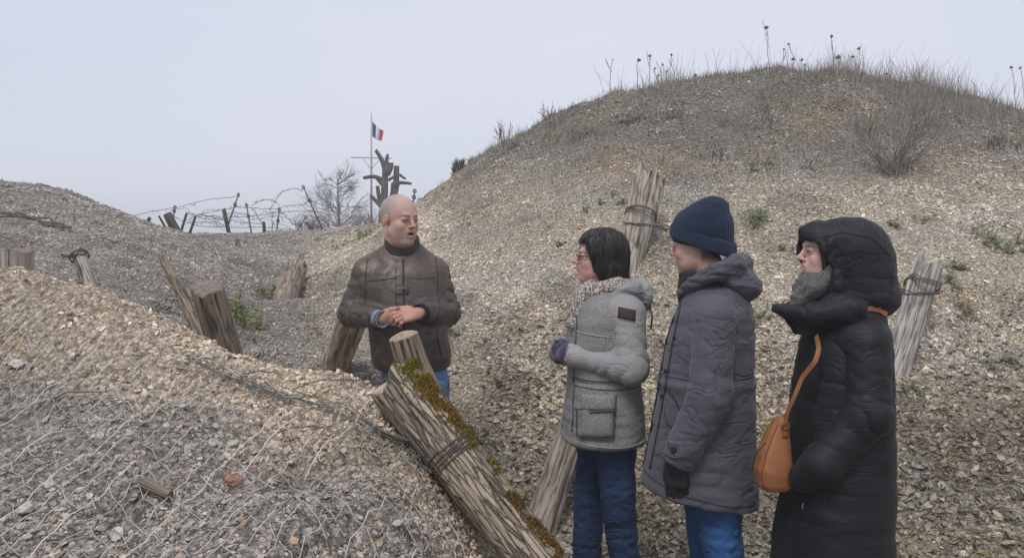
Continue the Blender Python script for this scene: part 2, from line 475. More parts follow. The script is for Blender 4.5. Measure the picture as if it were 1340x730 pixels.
def orient(nrm, yaw, tilt):
    """euler angles (xyz) that lay an instance's z near the ground normal"""
    nrm = nrm + tilt; nrm /= np.linalg.norm(nrm, axis=1, keepdims=True)
    t = np.stack([np.cos(yaw), np.sin(yaw), np.zeros_like(yaw)], 1)
    xx = t - nrm * (t * nrm).sum(1, keepdims=True); xx /= np.linalg.norm(xx, axis=1, keepdims=True)
    yy = np.cross(nrm, xx)
    # R columns xx, yy, nrm -> XYZ euler
    ry = np.arcsin(np.clip(-xx[:, 2], -1, 1)); rx = np.arctan2(yy[:, 2], nrm[:, 2]); rz = np.arctan2(xx[:, 1], xx[:, 0])
    return np.stack([rx, ry, rz], 1)

def frustum_pts(n, y0, y1, marg=0.16, seed=0, power=1.0):
    r = np.random.default_rng(seed)
    # area-uniform between y0 and y1 inside a widened view wedge
    yy = np.sqrt(y0 * y0 + (y1 * y1 - y0 * y0) * r.random(n)); half = 0.638 + marg
    xx = (r.random(n) * 2 - 1) * (half * yy + 0.35)
    return xx, yy

def stone_cols(x, y, z, r, white=0.02, amp=0.24):
    c = region(x, y, z)
    p = np.stack([x, y, z], 1)
    v = (np.clip(r.normal(1.0, amp, len(x)), .35, 1.8) * (1 + .28 * fbm(p * 9, 2, 71)))[:, None]
    c = c * v
    t = r.normal(0, .035, len(x))[:, None]; c = c * np.concatenate([1 + t, np.ones_like(t), 1 - 1.5 * t], 1)
    w = r.random(len(x)) < white
    c[w] = np.array([.62, .58, .52]) * r.uniform(.75, 1.15, w.sum())[:, None]
    br = r.random(len(x)) < 0.05
    c[br] = c[br] * np.array([.85, .68, .5])
    return np.clip(c, .02, .82)

PX, PR, PS, PV, PC = [], [], [], [], []
_yy = np.linspace(.9, 14.8, 2000)
_dn = _yy * np.minimum(1.9, 3.6 / _yy) ** 1.15
_cdf = np.cumsum(_dn); _cdf /= _cdf[-1]
for seed in range(4):
    n = 185000
    r = np.random.default_rng(seed + 1)
    y = np.interp(r.random(n), _cdf, _yy)
    x = (r.random(n) * 2 - 1) * (0.75 * y + 0.35)
    smin = np.interp(y, [1, 3, 6, 14], [.0034, .0042, .0060, .011]); smax = np.interp(y, [1, 3, 6, 14], [.0135, .0155, .020, .029])
    pm = fbm(np.stack([x, y, np.zeros(n)], 1) * 1.9, 3, 303); pm2 = fbm(np.stack([x, y, np.zeros(n)], 1) * 6.5, 2, 307)
    s = smin + (smax - smin) * r.random(n) ** np.clip(3.6 - 3.2 * pm, 1.8, 7)
    # coarser broken flint towards the foot of the big bank
    z = gz(x, y)
    toe = sstep(1.2, .5, z) * (x > 0.05) * (y > 3.2) * (y < 6)
    s = s * (1 + 0.8 * toe * r.random(n))
    nr = gnormal(x, y)
    p = np.stack([x, y, z], 1) + nr * (s * r.uniform(-.45, .35, n))[:, None]
    rot = orient(nr.copy(), r.random(n) * 6.283, r.normal(0, .5, (n, 3)))
    sc = np.stack([s, s, s], 1) * r.uniform(.7, 1.3, (n, 3))
    keep = (r.random(n) > sstep(2.5, 3.1, z) * .35) & (r.random(n) < .72 + .9 * pm + .6 * pm2)
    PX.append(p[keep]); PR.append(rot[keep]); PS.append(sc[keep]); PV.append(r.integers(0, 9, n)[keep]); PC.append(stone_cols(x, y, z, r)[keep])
gravel = gn_scatter('gravel', np.concatenate(PX), np.concatenate(PR), np.concatenate(PS), np.concatenate(PV), np.concatenate(PC), lib)
tag(gravel, 'loose broken flint gravel covering the trench banks', 'gravel', kind='stuff')
# ------------------------------------------------------------------ single stones and leaves lying on the banks
SV = [stone_mesh('flint_stone', 500 + k, m_stone, ICO2 if k < 4 else ICO1, (.7, .5, .38)[k % 3]) for k in range(8)]
LV = [leaf_mesh('dead_leaf', 600 + k, m_leaf, (.35, .7, .9)[k % 3]) for k in range(5)]

def hit(px, py, y0=1.0, y1=16.0, n=700):
    Y = np.linspace(y0, y1, n)
    P = np.array([tuple(at(px, py, yy)) for yy in (y0, y1)])
    X = P[0, 0] + (P[1, 0] - P[0, 0]) * (Y - y0) / (y1 - y0); Z = P[0, 2] + (P[1, 2] - P[0, 2]) * (Y - y0) / (y1 - y0)
    g = gz(X, Y); i = np.argmax(g > Z)
    if not g[i] > Z[i]: return None
    return Vector((X[i], Y[i], g[i]))

def place_piece(name, me, p, s, col, r, tilt=.35, up=.5):
    o = link(name, me, ground)
    nr = gnormal(np.array([p.x]), np.array([p.y]))
    o.rotation_euler = orient(nr, np.array([r.random() * 6.28]), r.normal(0, tilt, (1, 3)))[0]
    o.location = (p.x, p.y, p.z + s * up); o.scale = (s, s * r.uniform(.8, 1.1), s * r.uniform(.8, 1.2))
    o.color = (*col, 1)
    return o

r = np.random.default_rng(40)
WHITE = [(22, 489, 13), (67, 507, 11), (243, 480, 7), (240, 541, 9), (282, 563, 11), (305, 590, 12), (278, 588, 9), (218, 566, 8), (32, 676, 17), (153, 708, 16),
         (36, 716, 11), (412, 633, 10), (450, 600, 8), (420, 655, 8), (60, 560, 9), (175, 665, 10), (95, 480, 8), (335, 700, 9), (470, 690, 10), (520, 700, 11), (10, 600, 9), (120, 600, 7)]
for (px, py, s) in WHITE:
    p = hit(px, py)
    place_piece('stone', SV[int(r.integers(0, 8))], p, s / F_PX * p.y * .74, np.array([.80, .77, .70]) * r.uniform(.85, 1.05), r, up=.8)
brick = place_piece('stone', SV[1], hit(305, 637), .033, (.42, .22, .15), r); brick['label'] = 'reddish fragment of brick'
for k in range(277):
    if k < 150: px, py, s = r.uniform(-20, 600), r.uniform(450, 728), r.uniform(5, 10)
    elif k < 190: px, py, s = r.uniform(0, 460), r.uniform(365, 470), r.uniform(6, 9)
    else: px, py, s = r.uniform(1170, 1340), r.uniform(520, 728), r.uniform(7, 12)
    if py < 355 + px * .47: continue
    p = hit(px, py)
    if p is None or p.y > 6: continue
    c = region(np.array([p.x]), np.array([p.y]), np.array([p.z]))[0] * r.uniform(.7, 1.25)
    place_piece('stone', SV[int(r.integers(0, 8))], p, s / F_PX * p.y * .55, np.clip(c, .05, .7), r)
LEAFC = [(.27, .215, .155), (.36, .31, .245), (.20, .155, .11), (.42, .375, .31), (.33, .30, .255)]
for k in range(230):
    if k < 120: px, py = r.uniform(560, 760), r.uniform(480, 700)
    elif k < 190: px, py = r.uniform(1165, 1340), r.uniform(560, 728)
    else: px, py = r.uniform(980, 1050), r.uniform(600, 728)
    p = hit(px, py)
    if p is None or p.y < 3.3 or p.y > 6: continue
    c = np.array(LEAFC[int(r.integers(0, 5))]) * r.uniform(.7, 1.35)
    o = place_piece('dead_leaf', LV[int(r.integers(0, 5))], p, r.uniform(.015, .029), c, r, .6)
# the mass of curled leaves and shards at the foot of the big bank
n = 34000; x, y = frustum_pts(n, 3.3, 6.4, .1, 77); rr = np.random.default_rng(78)
z = gz(x, y); w = sstep(1.35, .35, z + .25 * fbm(np.stack([x, y, z], 1) * 1.1, 3, 5)) * (x > -.2) * (x > 4.4 - y)
k = rr.random(n) < w * .85; x, y, z = x[k], y[k], z[k]; m = len(x)
s = rr.uniform(.010, .027, m); nr = gnormal(x, y)
lc = np.array(LEAFC)[rr.integers(0, 5, m)] * rr.uniform(.45, 1.4, (m, 1))
g = rr.random(m) < .35; lc[g] = region(x[g], y[g], z[g]) * rr.uniform(.7, 1.2, (g.sum(), 1))
litter = gn_scatter('leaf_litter', np.stack([x, y, z], 1) + nr * (s * .3)[:, None], orient(nr.copy(), rr.random(m) * 6.283, rr.normal(0, .7, (m, 3))),
                    np.stack([s, s * rr.uniform(.6, 1, m), s], 1), rr.integers(0, 6, m), lc, libl)
tag(litter, 'curled dead leaves drifted at the foot of the big bank', 'leaf litter', kind='stuff')

# ------------------------------------------------------------------ wood
def wood_mat(name, c_dark, c_mid, c_light, ls=4.0, bark=False):
    m, nt, b = new_mat(name, 0.92, 0.15)
    a = nt.nodes.new('ShaderNodeAttribute'); a.attribute_name = 'col'      # r = crevice, g = moss, b = along the grain
    uv = nt.nodes.new('ShaderNodeUVMap'); uv.uv_map = 'UVMap'
    mp_ = nt.nodes.new('ShaderNodeMapping'); mp_.inputs['Scale'].default_value = (38, ls, 1); nt.links.new(uv.outputs[0], mp_.inputs[0])
    g = N(nt, 'ShaderNodeTexNoise', Scale=1.0, Detail=7, Roughness=0.7, Distortion=0.4); nt.links.new(mp_.outputs[0], g.inputs['Vector'])
    n2 = N(nt, 'ShaderNodeTexNoise', Scale=7.0, Detail=4); nt.links.new(objco(nt), n2.inputs['Vector'])
    c1 = mixc(nt, c_mid, c_light, rampv(nt, g.outputs['Fac'], .40, .68))
    c2 = mixc(nt, c_dark, c1, rampv(nt, g.outputs['Fac'], .26, .46))
    c3 = mixc(nt, c2, tuple(x * .62 for x in c_mid), rampv(nt, n2.outputs['Fac'], .5, .75, 0, .7))
    sp = nt.nodes.new('ShaderNodeSeparateColor'); nt.links.new(a.outputs['Color'], sp.inputs[0])
    mp2 = nt.nodes.new('ShaderNodeMapping'); mp2.inputs['Scale'].default_value = (11, 1.5, 1) if not bark else (34, 8.5, 1); nt.links.new(uv.outputs[0], mp2.inputs[0])
    if bark:
        dn = N(nt, 'ShaderNodeTexNoise', Scale=1.2, Detail=4); nt.links.new(mp2.outputs[0], dn.inputs['Vector'])
        wv = nt.nodes.new('ShaderNodeVectorMath'); wv.operation = 'MULTIPLY_ADD'; nt.links.new(dn.outputs['Color'], wv.inputs[0]); wv.inputs[1].default_value = (1.3, 1.3, 0); nt.links.new(mp2.outputs[0], wv.inputs[2])
        vo = N(nt, 'ShaderNodeTexVoronoi', Scale=1.0); vo.feature = 'DISTANCE_TO_EDGE'; vo.voronoi_dimensions = '2D'; nt.links.new(wv.outputs[0], vo.inputs['Vector'])
        vc = N(nt, 'ShaderNodeTexVoronoi', Scale=1.0); vc.voronoi_dimensions = '2D'; nt.links.new(wv.outputs[0], vc.inputs['Vector']); vs = nt.nodes.new('ShaderNodeSeparateColor'); nt.links.new(vc.outputs['Color'], vs.inputs[0])
        edge0 = rampv(nt, vo.outputs['Distance'], .0, .07, .18, 1); hgt = rampv(nt, vo.outputs['Distance'], .0, .16)
        mk = nt.nodes.new('ShaderNodeMath'); mk.operation = 'MAXIMUM'; nt.links.new(edge0, mk.inputs[0]); nt.links.new(rampv(nt, n2.outputs['Fac'], .46, .60), mk.inputs[1]); edge = mk.outputs[0]
        c3 = mixc(nt, tuple(x * .55 for x in c_mid), c3, rampv(nt, vs.outputs[0], .1, .5))
    else:
        cn = N(nt, 'ShaderNodeTexNoise', Scale=1.0, Detail=3, Roughness=.6, Distortion=.3); nt.links.new(mp2.outputs[0], cn.inputs['Vector'])
        s1 = nt.nodes.new('ShaderNodeMath'); s1.operation = 'SUBTRACT'; nt.links.new(cn.outputs['Fac'], s1.inputs[0]); s1.inputs[1].default_value = .5
        s2 = nt.nodes.new('ShaderNodeMath'); s2.operation = 'ABSOLUTE'; nt.links.new(s1.outputs[0], s2.inputs[0]); edge = rampv(nt, s2.outputs[0], .0, .018, .38, 1); hgt = rampv(nt, s2.outputs[0], .0, .03)
    ml = nt.nodes.new('ShaderNodeMath'); ml.operation = 'MULTIPLY'; nt.links.new(sp.outputs[0], ml.inputs[0]); nt.links.new(edge, ml.inputs[1])
    c4 = mixc(nt, (.040, .032, .026), c3, ml.outputs[0])
    nt.links.new(c4, b.inputs['Base Color'])
    nb = bump(nt, b, g.outputs['Fac'], 1.0, .006); bump(nt, b, hgt, 1.0, .009 if bark else .006, nb)
    return m
m_bark = wood_mat('weathered_bark', (.25, .195, .145), (.36, .29, .215), (.54, .455, .36), 9, True)
m_pale = wood_mat('pale_yellow_wood', (.19, .145, .10), (.38, .305, .215), (.60, .51, .38), 1.8)
m_silver = wood_mat('silver_wood', (.20, .175, .15), (.42, .385, .34), (.60, .565, .52), 1.8)
m_grey = wood_mat('silvered_wood', (.12, .10, .085), (.32, .27, .215), (.54, .48, .41), 2.2)
m_brown = wood_mat('brown_wood', (.10, .075, .055), (.25, .19, .14), (.42, .35, .27), 2.5)
m_end = attr_mat('cut_wood_end', .9, .35, 40, .01)
m_moss = attr_mat('moss', .95, .45, 60, .01, spec=.1)

def log_mesh(name, pts, rads, mat, seed, seg=40, step=.012, crack=.012, plates=0, flat=1.0, jag=.0, cap_slope=(0, 0), sq=0):
    """a log along pts; real furrows, optional bark plates; returns (mesh, frames) """
    r = np.random.default_rng(seed)
    P = np.array([tuple(p) for p in pts]); d = np.r_[0, np.cumsum(np.linalg.norm(np.diff(P, axis=0), axis=1))]
    L = d[-1]; m = max(8, int(L / step)); t = np.linspace(0, L, m)
    # smooth path
    C = np.stack([np.interp(t, d, P[:, i]) for i in range(3)], 1)
    for _ in range(max(1, m // 12)): C[1:-1] = (C[:-2] + 2 * C[1:-1] + C[2:]) / 4
    R = np.interp(t, d, rads)
    T = np.gradient(C, axis=0); T /= np.linalg.norm(T, axis=1, keepdims=True)
    A0 = np.cross(T[0], [0, 1, 0.2]); A0 /= np.linalg.norm(A0)
    A = np.empty_like(C); a_ = A0
    for i in range(m):
        a_ = a_ - T[i] * a_.dot(T[i]); a_ /= np.linalg.norm(a_); A[i] = a_
    B = np.cross(T, A)
    th = np.arange(seg) * 2 * math.pi / seg
    TT, TH = np.meshgrid(t, th, indexing='ij')
    ct, st = np.cos(TH), np.sin(TH)
    q = np.stack([ct * 3.2, st * 3.2, TT * 3.0], -1).reshape(-1, 3) + seed * 3.7
    q2 = np.stack([ct * 6, st * 6, TT * 1.1], -1).reshape(-1, 3) + seed * 1.3
    q3 = np.stack([ct * 1.0, st * 1.0, TT * 1.5], -1).reshape(-1, 3) + seed
    fur = ridged(q2, 3, seed); fur2 = ridged(q2 * 2.3, 2, seed + 5)
    cr = sstep(.80, .97, fur)
    rad = R[:, None].repeat(seg, 1).ravel() * (1 + .12 * fbm(q3, 2, seed + 2)) - crack * cr - crack * .35 * sstep(.7, .95, fur2)
    cav = 1 - .85 * cr - .3 * sstep(.75, .95, fur2)
    if plates:
        K = plates; sa = r.uniform(0, 2 * math.pi, K); sl = r.uniform(-.05, L + .05, K); so = r.uniform(0, 1, K)
        ua = TH.ravel()[:, None]; ul = TT.ravel()[:, None]
        da = np.abs((ua - sa + math.pi) % (2 * math.pi) - math.pi) * R.mean() * 1.9; dl = (ul - sl) * 0.5
        sh = .035 * (vnoise(q * 5, 3) - .5)[:, None]; sh2 = .03 * (vnoise(q * 5 + 50, 4) - .5)[:, None]
        D = np.maximum(np.abs(da + sh), np.abs(dl + sh2)) * .75 + .25 * np.sqrt((da + sh) ** 2 + dl ** 2); o2 = np.partition(D, 1, axis=1)[:, :2]; idx = D.argmin(1)
        e = o2[:, 1] - o2[:, 0]
        pl = sstep(.0006, .0062, e); lift_ = (so[idx] > .16) * 1.0
        rad = rad + (pl * lift_ - .75) * .013 + (so[idx] - .5) * .005
        cav = cav * (.12 + .88 * pl) * (.72 + .4 * so[idx]) * (.7 + .3 * lift_)
    if sq:   # riven, squarish section
        rad = rad * (1 - sq * (1 - 1 / np.maximum(np.abs(np.cos(TH.ravel() + .4)), np.abs(np.sin(TH.ravel() + .4)))) * -1 * -.5)
    rad = rad.reshape(m, seg)
    off = np.zeros((m, seg))
    if jag:
        jj = fbm(np.stack([np.cos(th) * 2.2, np.sin(th) * 2.2, np.zeros(seg)], 1) + seed, 3, seed) * jag
        fade = np.clip(1 - t / (.35 * L + 1e-6), 0, 1)[:, None] ** 2
        off = jj[None, :] * fade
    off = off + (cap_slope[0] * ct + cap_slope[1] * st) * R[:, None] * np.clip(1 - t / (.2 * L), 0, 1)[:, None] ** 1.5
    V = C[:, None, :] + rad[..., None] * (ct[..., None] * A[:, None, :] + flat * st[..., None] * B[:, None, :]) + off[..., None] * T[:, None, :]
    V = V.reshape(-1, 3)
    i = np.arange(m - 1)[:, None] * seg; j = np.arange(seg)[None, :]; j2 = (j + 1) % seg
    Q = np.stack([i + j, i + seg + j, i + seg + j2, i + j2], -1).reshape(-1, 4)
    col = np.stack([np.clip(cav, .1, 1), np.zeros(len(V)), np.ones(len(V))], 1)
    me = mesh_np(name, V, Q, mat, True, col)
    uvl = me.uv_layers.new(name='UVMap'); li = np.empty(len(me.loops), dtype=np.int32); me.loops.foreach_get('vertex_index', li)
    u = (li % seg) / seg; w = t[li // seg]; u2 = u.copy()
    fq = li.reshape(-1, 4); uu = u2.reshape(-1, 4); wrap = (uu.max(1) - uu.min(1)) > .5; uu[wrap] = np.where(uu[wrap] < .5, uu[wrap] + 1, uu[wrap])
    uvl.data.foreach_set('uv', np.stack([uu.ravel(), w], 1).astype(np.float32).ravel())
    info = dict(V=V.reshape(m, seg, 3), C=C, T=T, A=A, B=B, R=R, t=t, L=L, th=th, cav=cav.reshape(m, seg))
    return me, info

def end_cap(name, info, i, parent, col, seed):
    """a rough sawn or rotted end filling the rim, with ring furrows"""
    ring = info['V'][i]; c = ring.mean(0); n = len(ring); V = []; C = []
    rows = 7; r = np.random.default_rng(seed); sgn = -1 if i == 0 else 1
    for k in range(rows):
        f = 1 - k / rows
        p = c + (ring - c) * f
        w = fbm(p * 40, 2, seed) * .35 + (.25 if k % 2 else 0)
        p = p + sgn * info['T'][i] * (.012 * (1 - f ** 3) + .006 * w)[:, None]
        V.append(p); C.append(np.array(col)[None, :] * (1 - .35 * w)[:, None] * (.75 if k == 0 else 1))
    V = np.concatenate(V + [c[None] + sgn * info['T'][i][None] * .012]); C = np.concatenate(C + [np.array(col)[None] * .7])
    a = np.arange(rows - 1)[:, None] * n; j = np.arange(n)[None]; j2 = (j + 1) % n
    Q = np.stack([a + j, a + j2, a + n + j2, a + n + j], -1).reshape(-1, 4)
    T = [((rows - 1) * n + k, (rows - 1) * n + (k + 1) % n, rows * n) for k in range(n)]
    if i != 0: Q = Q[:, ::-1]; T = [t[::-1] for t in T]
    return link(name, mesh_np(name, V, Q, m_end, True, np.clip(C, .02, .8), T), parent)

def moss_patch(info, parent, spots, seed, name='moss'):
    """cushions of moss grown on the upper side: many small tufts on the bark"""
    r = np.random.default_rng(seed); mb = MB(); m, seg = info['V'].shape[:2]
    for (l0, l1, a0, a1, n, h, c) in spots:
        for k in range(int(n * 1.5)):
            ti = r.uniform(l0, l1); i = min(m - 1, int(ti / info['L'] * m)); aa = r.normal((a0 + a1) / 2, (a1 - a0) / 3.2); j = int((aa % (2 * math.pi)) / (2 * math.pi) * seg) % seg
            p = info['V'][i, j]; nrm = p - info['C'][i]; nrm = nrm / np.linalg.norm(nrm)
            if vnoise(p[None] * 26 + seed, 3)[0] + .35 * vnoise(p[None] * 70, 4)[0] < .60: continue
            p = p + r.normal(0, .004, 3)
            e = 1 - min(1, abs(aa - (a0 + a1) / 2) / ((a1 - a0) * .62)); hh = h * (.35 + .8 * e) * r.uniform(.6, 1.3)
            s = r.uniform(.0022, .0045); d = nrm + r.normal(0, .35, 3); d /= np.linalg.norm(d)
            side = np.cross(d, r.normal(size=3)); side /= np.linalg.norm(side); s2 = np.cross(d, side)
            col = np.array(c) * r.uniform(.6, 1.4) * np.array([1, r.uniform(.9, 1.1), .9])
            V = [p + side * s - nrm * .004, p - side * s * .5 + s2 * s - nrm * .004, p - side * s * .5 - s2 * s - nrm * .004, p + d * hh]
            mb.add(V, None, [(0, 1, 3), (1, 2, 3), (2, 0, 3)], col)
    if mb.n: o = mb.build(name, m_moss, parent); o['kind'] = 'stuff'; return o

def wire_wrap(info, k0, turns, parent, r0=.0028, seed=0, name='wire_loop', gap=.004):
    """strands of rusty wire wound round a log"""
    r = np.random.default_rng(seed); mb = MB(); m, seg = info['V'].shape[:2]
    for s in range(turns):
        pts = []; k = k0 + r.integers(-1, 2) ; ph = r.uniform(0, 6.28); sl = r.uniform(-1.5, 1.5)
        for j in range(0, seg + 1, 2):
            kk = int(np.clip(k + s * 1.2 + sl * math.sin(j / seg * 6.28 + ph), 0, m - 1))
            p = info['V'][kk, j % seg]; q = p - info['C'][kk]; rr_ = np.linalg.norm(q)
            q = q / rr_ * max(rr_, info['R'][kk] * .97)
            pts.append(info['C'][kk] + q * (1 + gap / rr_ + .002 / rr_ * r.random()))
        mb.tube(pts, r0, 4, False, (.10, .08, .065))
    return mb.build(name, m_wire, parent)
m_wire = attr_mat('rusty_wire', .7, .3, 90, 0, spec=.4)

def post(label, p0, p1, r0, r1, mat, seed, mid=None, cap=(.34, .25, .18), group=None, name='wooden_post', **kw):
    root = empty(name, tuple(Vector(p1)))
    pts = [Vector(p0)] + ([] if mid is None else list(mid) if isinstance(mid, list) else [Vector(mid)]) + [Vector(p1)]
    o = Vector(p1)
    me, info = log_mesh('trunk', [p - o for p in pts], [r0 + (r1 - r0) * q / (len(pts) - 1) for q in range(len(pts))], mat, seed, **kw)
    link('trunk', me, root)
    end_cap('cut_end', info, 0, root, cap, seed)
    tag(root, label, 'post', group)
    return root, info
WP = 'wooden posts along the trench'
def foot(px, py, extra=.35, top=None):
    h = hit(px, py, max(1.0, top[1] - 1.6)); d = (h - Vector(top)).normalized(); return h + d * extra
# the thick mossy log in front
a0, a1, a2 = at(516, 498, 2.55), at(604, 608, 2.42), at(778, 830, 2.2)
mossy, mi = post('thick mossy bark covered log slanting across the foreground bank', a0, a2, .087, .078, m_bark, 11, mid=a1, cap=(.42, .33, .25), group=WP,
                 seg=90, step=.0065, crack=.007, plates=0, jag=.05, cap_slope=(.0, .0), name='mossy_log')
# angle of a world direction on the log
def ang(info, i, d):
    d = np.array(d, dtype=float); return math.atan2(d.dot(info['B'][i]), d.dot(info['A'][i])) % (2 * math.pi)
au = ang(mi, 30, (.55, -.25, .8))
moss_patch(mi, mossy, [(.0, .10, au - .35, au + .55, 1500, .016, (.20, .17, .035)), (.07, .24, au - .1, au + .45, 2100, .015, (.23, .14, .03)), (.22, .34, au - .1, au + .3, 500, .011, (.19, .13, .035)),
                       (.28, .33, au - .9, au - .3, 260, .009, (.15, .12, .04)), (.40, .85, au - .05, au + .40, 2600, .012, (.17, .10, .035)), (.40, .47, au - .2, au + .1, 300, .012, (.16, .18, .03)), (.0, .9, au - 1, au + 1, 500, .006, (.17, .12, .05))], 5)
wire_wrap(mi, 46, 6, mossy, .0026, 1)
# thin log crossing behind it
b0, b1, b2 = at(528, 440, 2.80), [at(541, 482, 2.82), at(564, 530, 2.83), at(606, 590, 2.78)], at(700, 760, 2.62)
thin, ti = post('thinner bare log with a sawn top standing up behind the mossy log', b0, b2, .051, .074, m_brown, 12, mid=b1, cap=(.40, .31, .22), group=WP, seg=56, step=.01, crack=.009, cap_slope=(0, .0))
wire_wrap(ti, 24, 3, thin, .0025, 2)
p3, i3 = post('pale split post leaning behind the man in the brown jacket', at(468, 400, 4.75), foot(436, 486, .3, at(468, 400, 4.75)), .088, .098, m_pale, 13, cap=(.40, .31, .22), group=WP, seg=44, sq=.3)
p3b, i4 = post('tall grey split post leaning beside the woman in glasses', at(776, 478, 4.45), foot(708, 690, .12, at(776, 478, 4.45)), .070, .098, m_grey, 14, group=WP, seg=48, crack=.02, jag=.08)
p5, i5 = post('grey post with a splintered top high on the bank behind the woman in glasses', at(850, 234, 6.75), foot(824, 345, .3, at(850, 234, 6.75)), .135, .105, m_grey, 15, group=WP, seg=48, crack=.04, jag=.2, flat=.6, cap=(.30, .26, .22))
wire_wrap(i5, 30, 4, p5, .005, 3)
p6, i6 = post('silver grey split post leaning on the bank right of the black hooded coat', at(1216, 342, 5.2), foot(1172, 488, .25, at(1216, 342, 5.2)), .098, .10, m_silver, 16, group=WP, seg=44, crack=.022, jag=.05, flat=.45, cap=(.45, .41, .36))
wire_wrap(i6, 13, 4, p6, .004, 4)
p7, i7 = post('thick round post top behind the near bank at the left edge', at(14, 328, 4.7), at(16, 400, 4.7), .115, .11, m_grey, 17, group=WP, seg=48, crack=.02, jag=.02, cap=(.28, .19, .15))
p8, i8 = post('thin pale plank leaning on the far left bank with wire on top', at(101, 328, 5.8), at(122, 392, 5.5), .055, .075, m_grey, 18, group=WP, seg=30, flat=.5, cap=(.35, .32, .29))
wire_wrap(i8, 4, 3, p8, .004, 5)
p9, i9 = post('thick dark stump at the bottom of the far left bank', at(271, 376, 5.2), at(300, 480, 5.45), .098, .115, m_brown, 19, group=WP, seg=48, crack=.016, cap=(.25, .20, .17), cap_slope=(.2, .1), jag=.03)
p10, i10 = post('long narrow splintered post leaning against the dark stump', at(212, 336, 5.75), at(268, 445, 5.35), .028, .05, m_brown, 20, group=WP, seg=30, crack=.02, jag=.1, cap=(.22, .15, .12))
p11, i11 = post('dark leaning post where the two far banks meet', at(389, 350, 9.0), foot(362, 396, .10, at(389, 350, 9.0)) + Vector((0, .05, -.16)), .12, .12, m_brown, 21, group=WP, seg=36, crack=.02, cap=(.27, .20, .17))
p12, i12 = post('small thin stake on the slope of the far ridge', at(311, 314, 11.5), at(312, 340, 11.4), .035, .04, m_brown, 22, group=WP, seg=16, cap=(.2, .17, .15))
p13, i13 = post('small square stub beside the dark leaning post', at(395, 333, 9.6), at(393, 350, 9.5), .03, .03, m_brown, 23, group=WP, seg=16, cap=(.2, .17, .15))

# ------------------------------------------------------------------ tie wires and wire netting
def strand(mb, pts, r, wob=.004, seed=0, n=26, col=(.10, .085, .07), lift=0):
    rr_ = np.random.default_rng(seed); P = np.array([tuple(p) for p in pts]); d = np.linspace(0, 1, len(P)); t = np.linspace(0, 1, n)
    C = np.stack([np.interp(t, d, P[:, i]) for i in range(3)], 1)
    for _ in range(2): C[1:-1] = (C[:-2] + 2 * C[1:-1] + C[2:]) / 4
    w = np.cumsum(rr_.normal(0, 1, (n, 3)), 0); w -= w[0] + (w[-1] - w[0]) * t[:, None]
    mb.tube(C + w * wob, r, 4, False, col)
mb = MB()
e1 = Vector(mi['C'][int(46)]) + a2
for k in range(7):
    s = k * .006
    strand(mb, [at(384 + 6 * k, 530 + 2 * k, 2.62), at(470, 552 + 3 * k, 2.52), at(535 + k, 580 - k, 2.42), at(590, 578 - 2 * k, 2.44)], .0024, .0016, k)
for k in range(5):
    strand(mb, [at(418 + 5 * k, 498 + k, 2.95), at(450, 504 + k * 1.5, 2.88), at(508, 502 - k * 1.5, 2.72)], .0024, .0016, 20 + k)
for k in range(3):
    strand(mb, [at(500 + 8 * k, 560, 2.5), at(512 + 6 * k, 545 + 5 * k, 2.52), at(548, 545 + 3 * k, 2.5)], .002, .002, 30 + k)
o = mb.build('tie_wire', m_wire); tag(o, 'twisted rusty tie wires running from the near bank to the mossy log', 'wire')
mb = MB()
for k in range(3):
    strand(mb, [Vector(tuple(hit(-30, 283 + k * 2))) + Vector((0, 0, .05)), Vector(tuple(hit(30, 292 + k))) + Vector((0, -.05, .08)), Vector(tuple(hit(95, 303 + k))) + Vector((0, -.02, .04))], .009, .01, 40 + k)
o = mb.build('slack_wire', m_wire); tag(o, 'dark slack wire lying across the top of the far left bank', 'wire')
mb = MB()
for k in range(3): strand(mb, [at(80, 333 + k, 5.75), at(95, 335 + k, 5.74), at(112, 331 + k * 2, 5.72)], .006, .006, 50 + k)
o = mb.build('wire_twist', m_wire); tag(o, 'short knot of wire twisted on the thin pale plank', 'wire')
mb = MB()
for k in range(3): strand(mb, [at(1168 + k, 378 + 2 * k, 5.0), at(1190, 384 + k, 5.0), at(1236 - 3 * k, 380 + 2 * k, 5.08)], .0045, .004, 60 + k)
o = mb.build('wire_twist', m_wire); tag(o, 'rusty wire twisted round the silver grey split post', 'wire')
mb = MB()
for k in range(3): strand(mb, [at(816 + k, 290 + 2 * k, 6.3), at(850, 292 + k, 6.2), at(882 - 3 * k, 298 + 3 * k, 6.6)], .005, .006, 65 + k)
o = mb.build('wire_twist', m_wire); tag(o, 'rusty wire twisted round the splinter topped post high on the bank', 'wire')

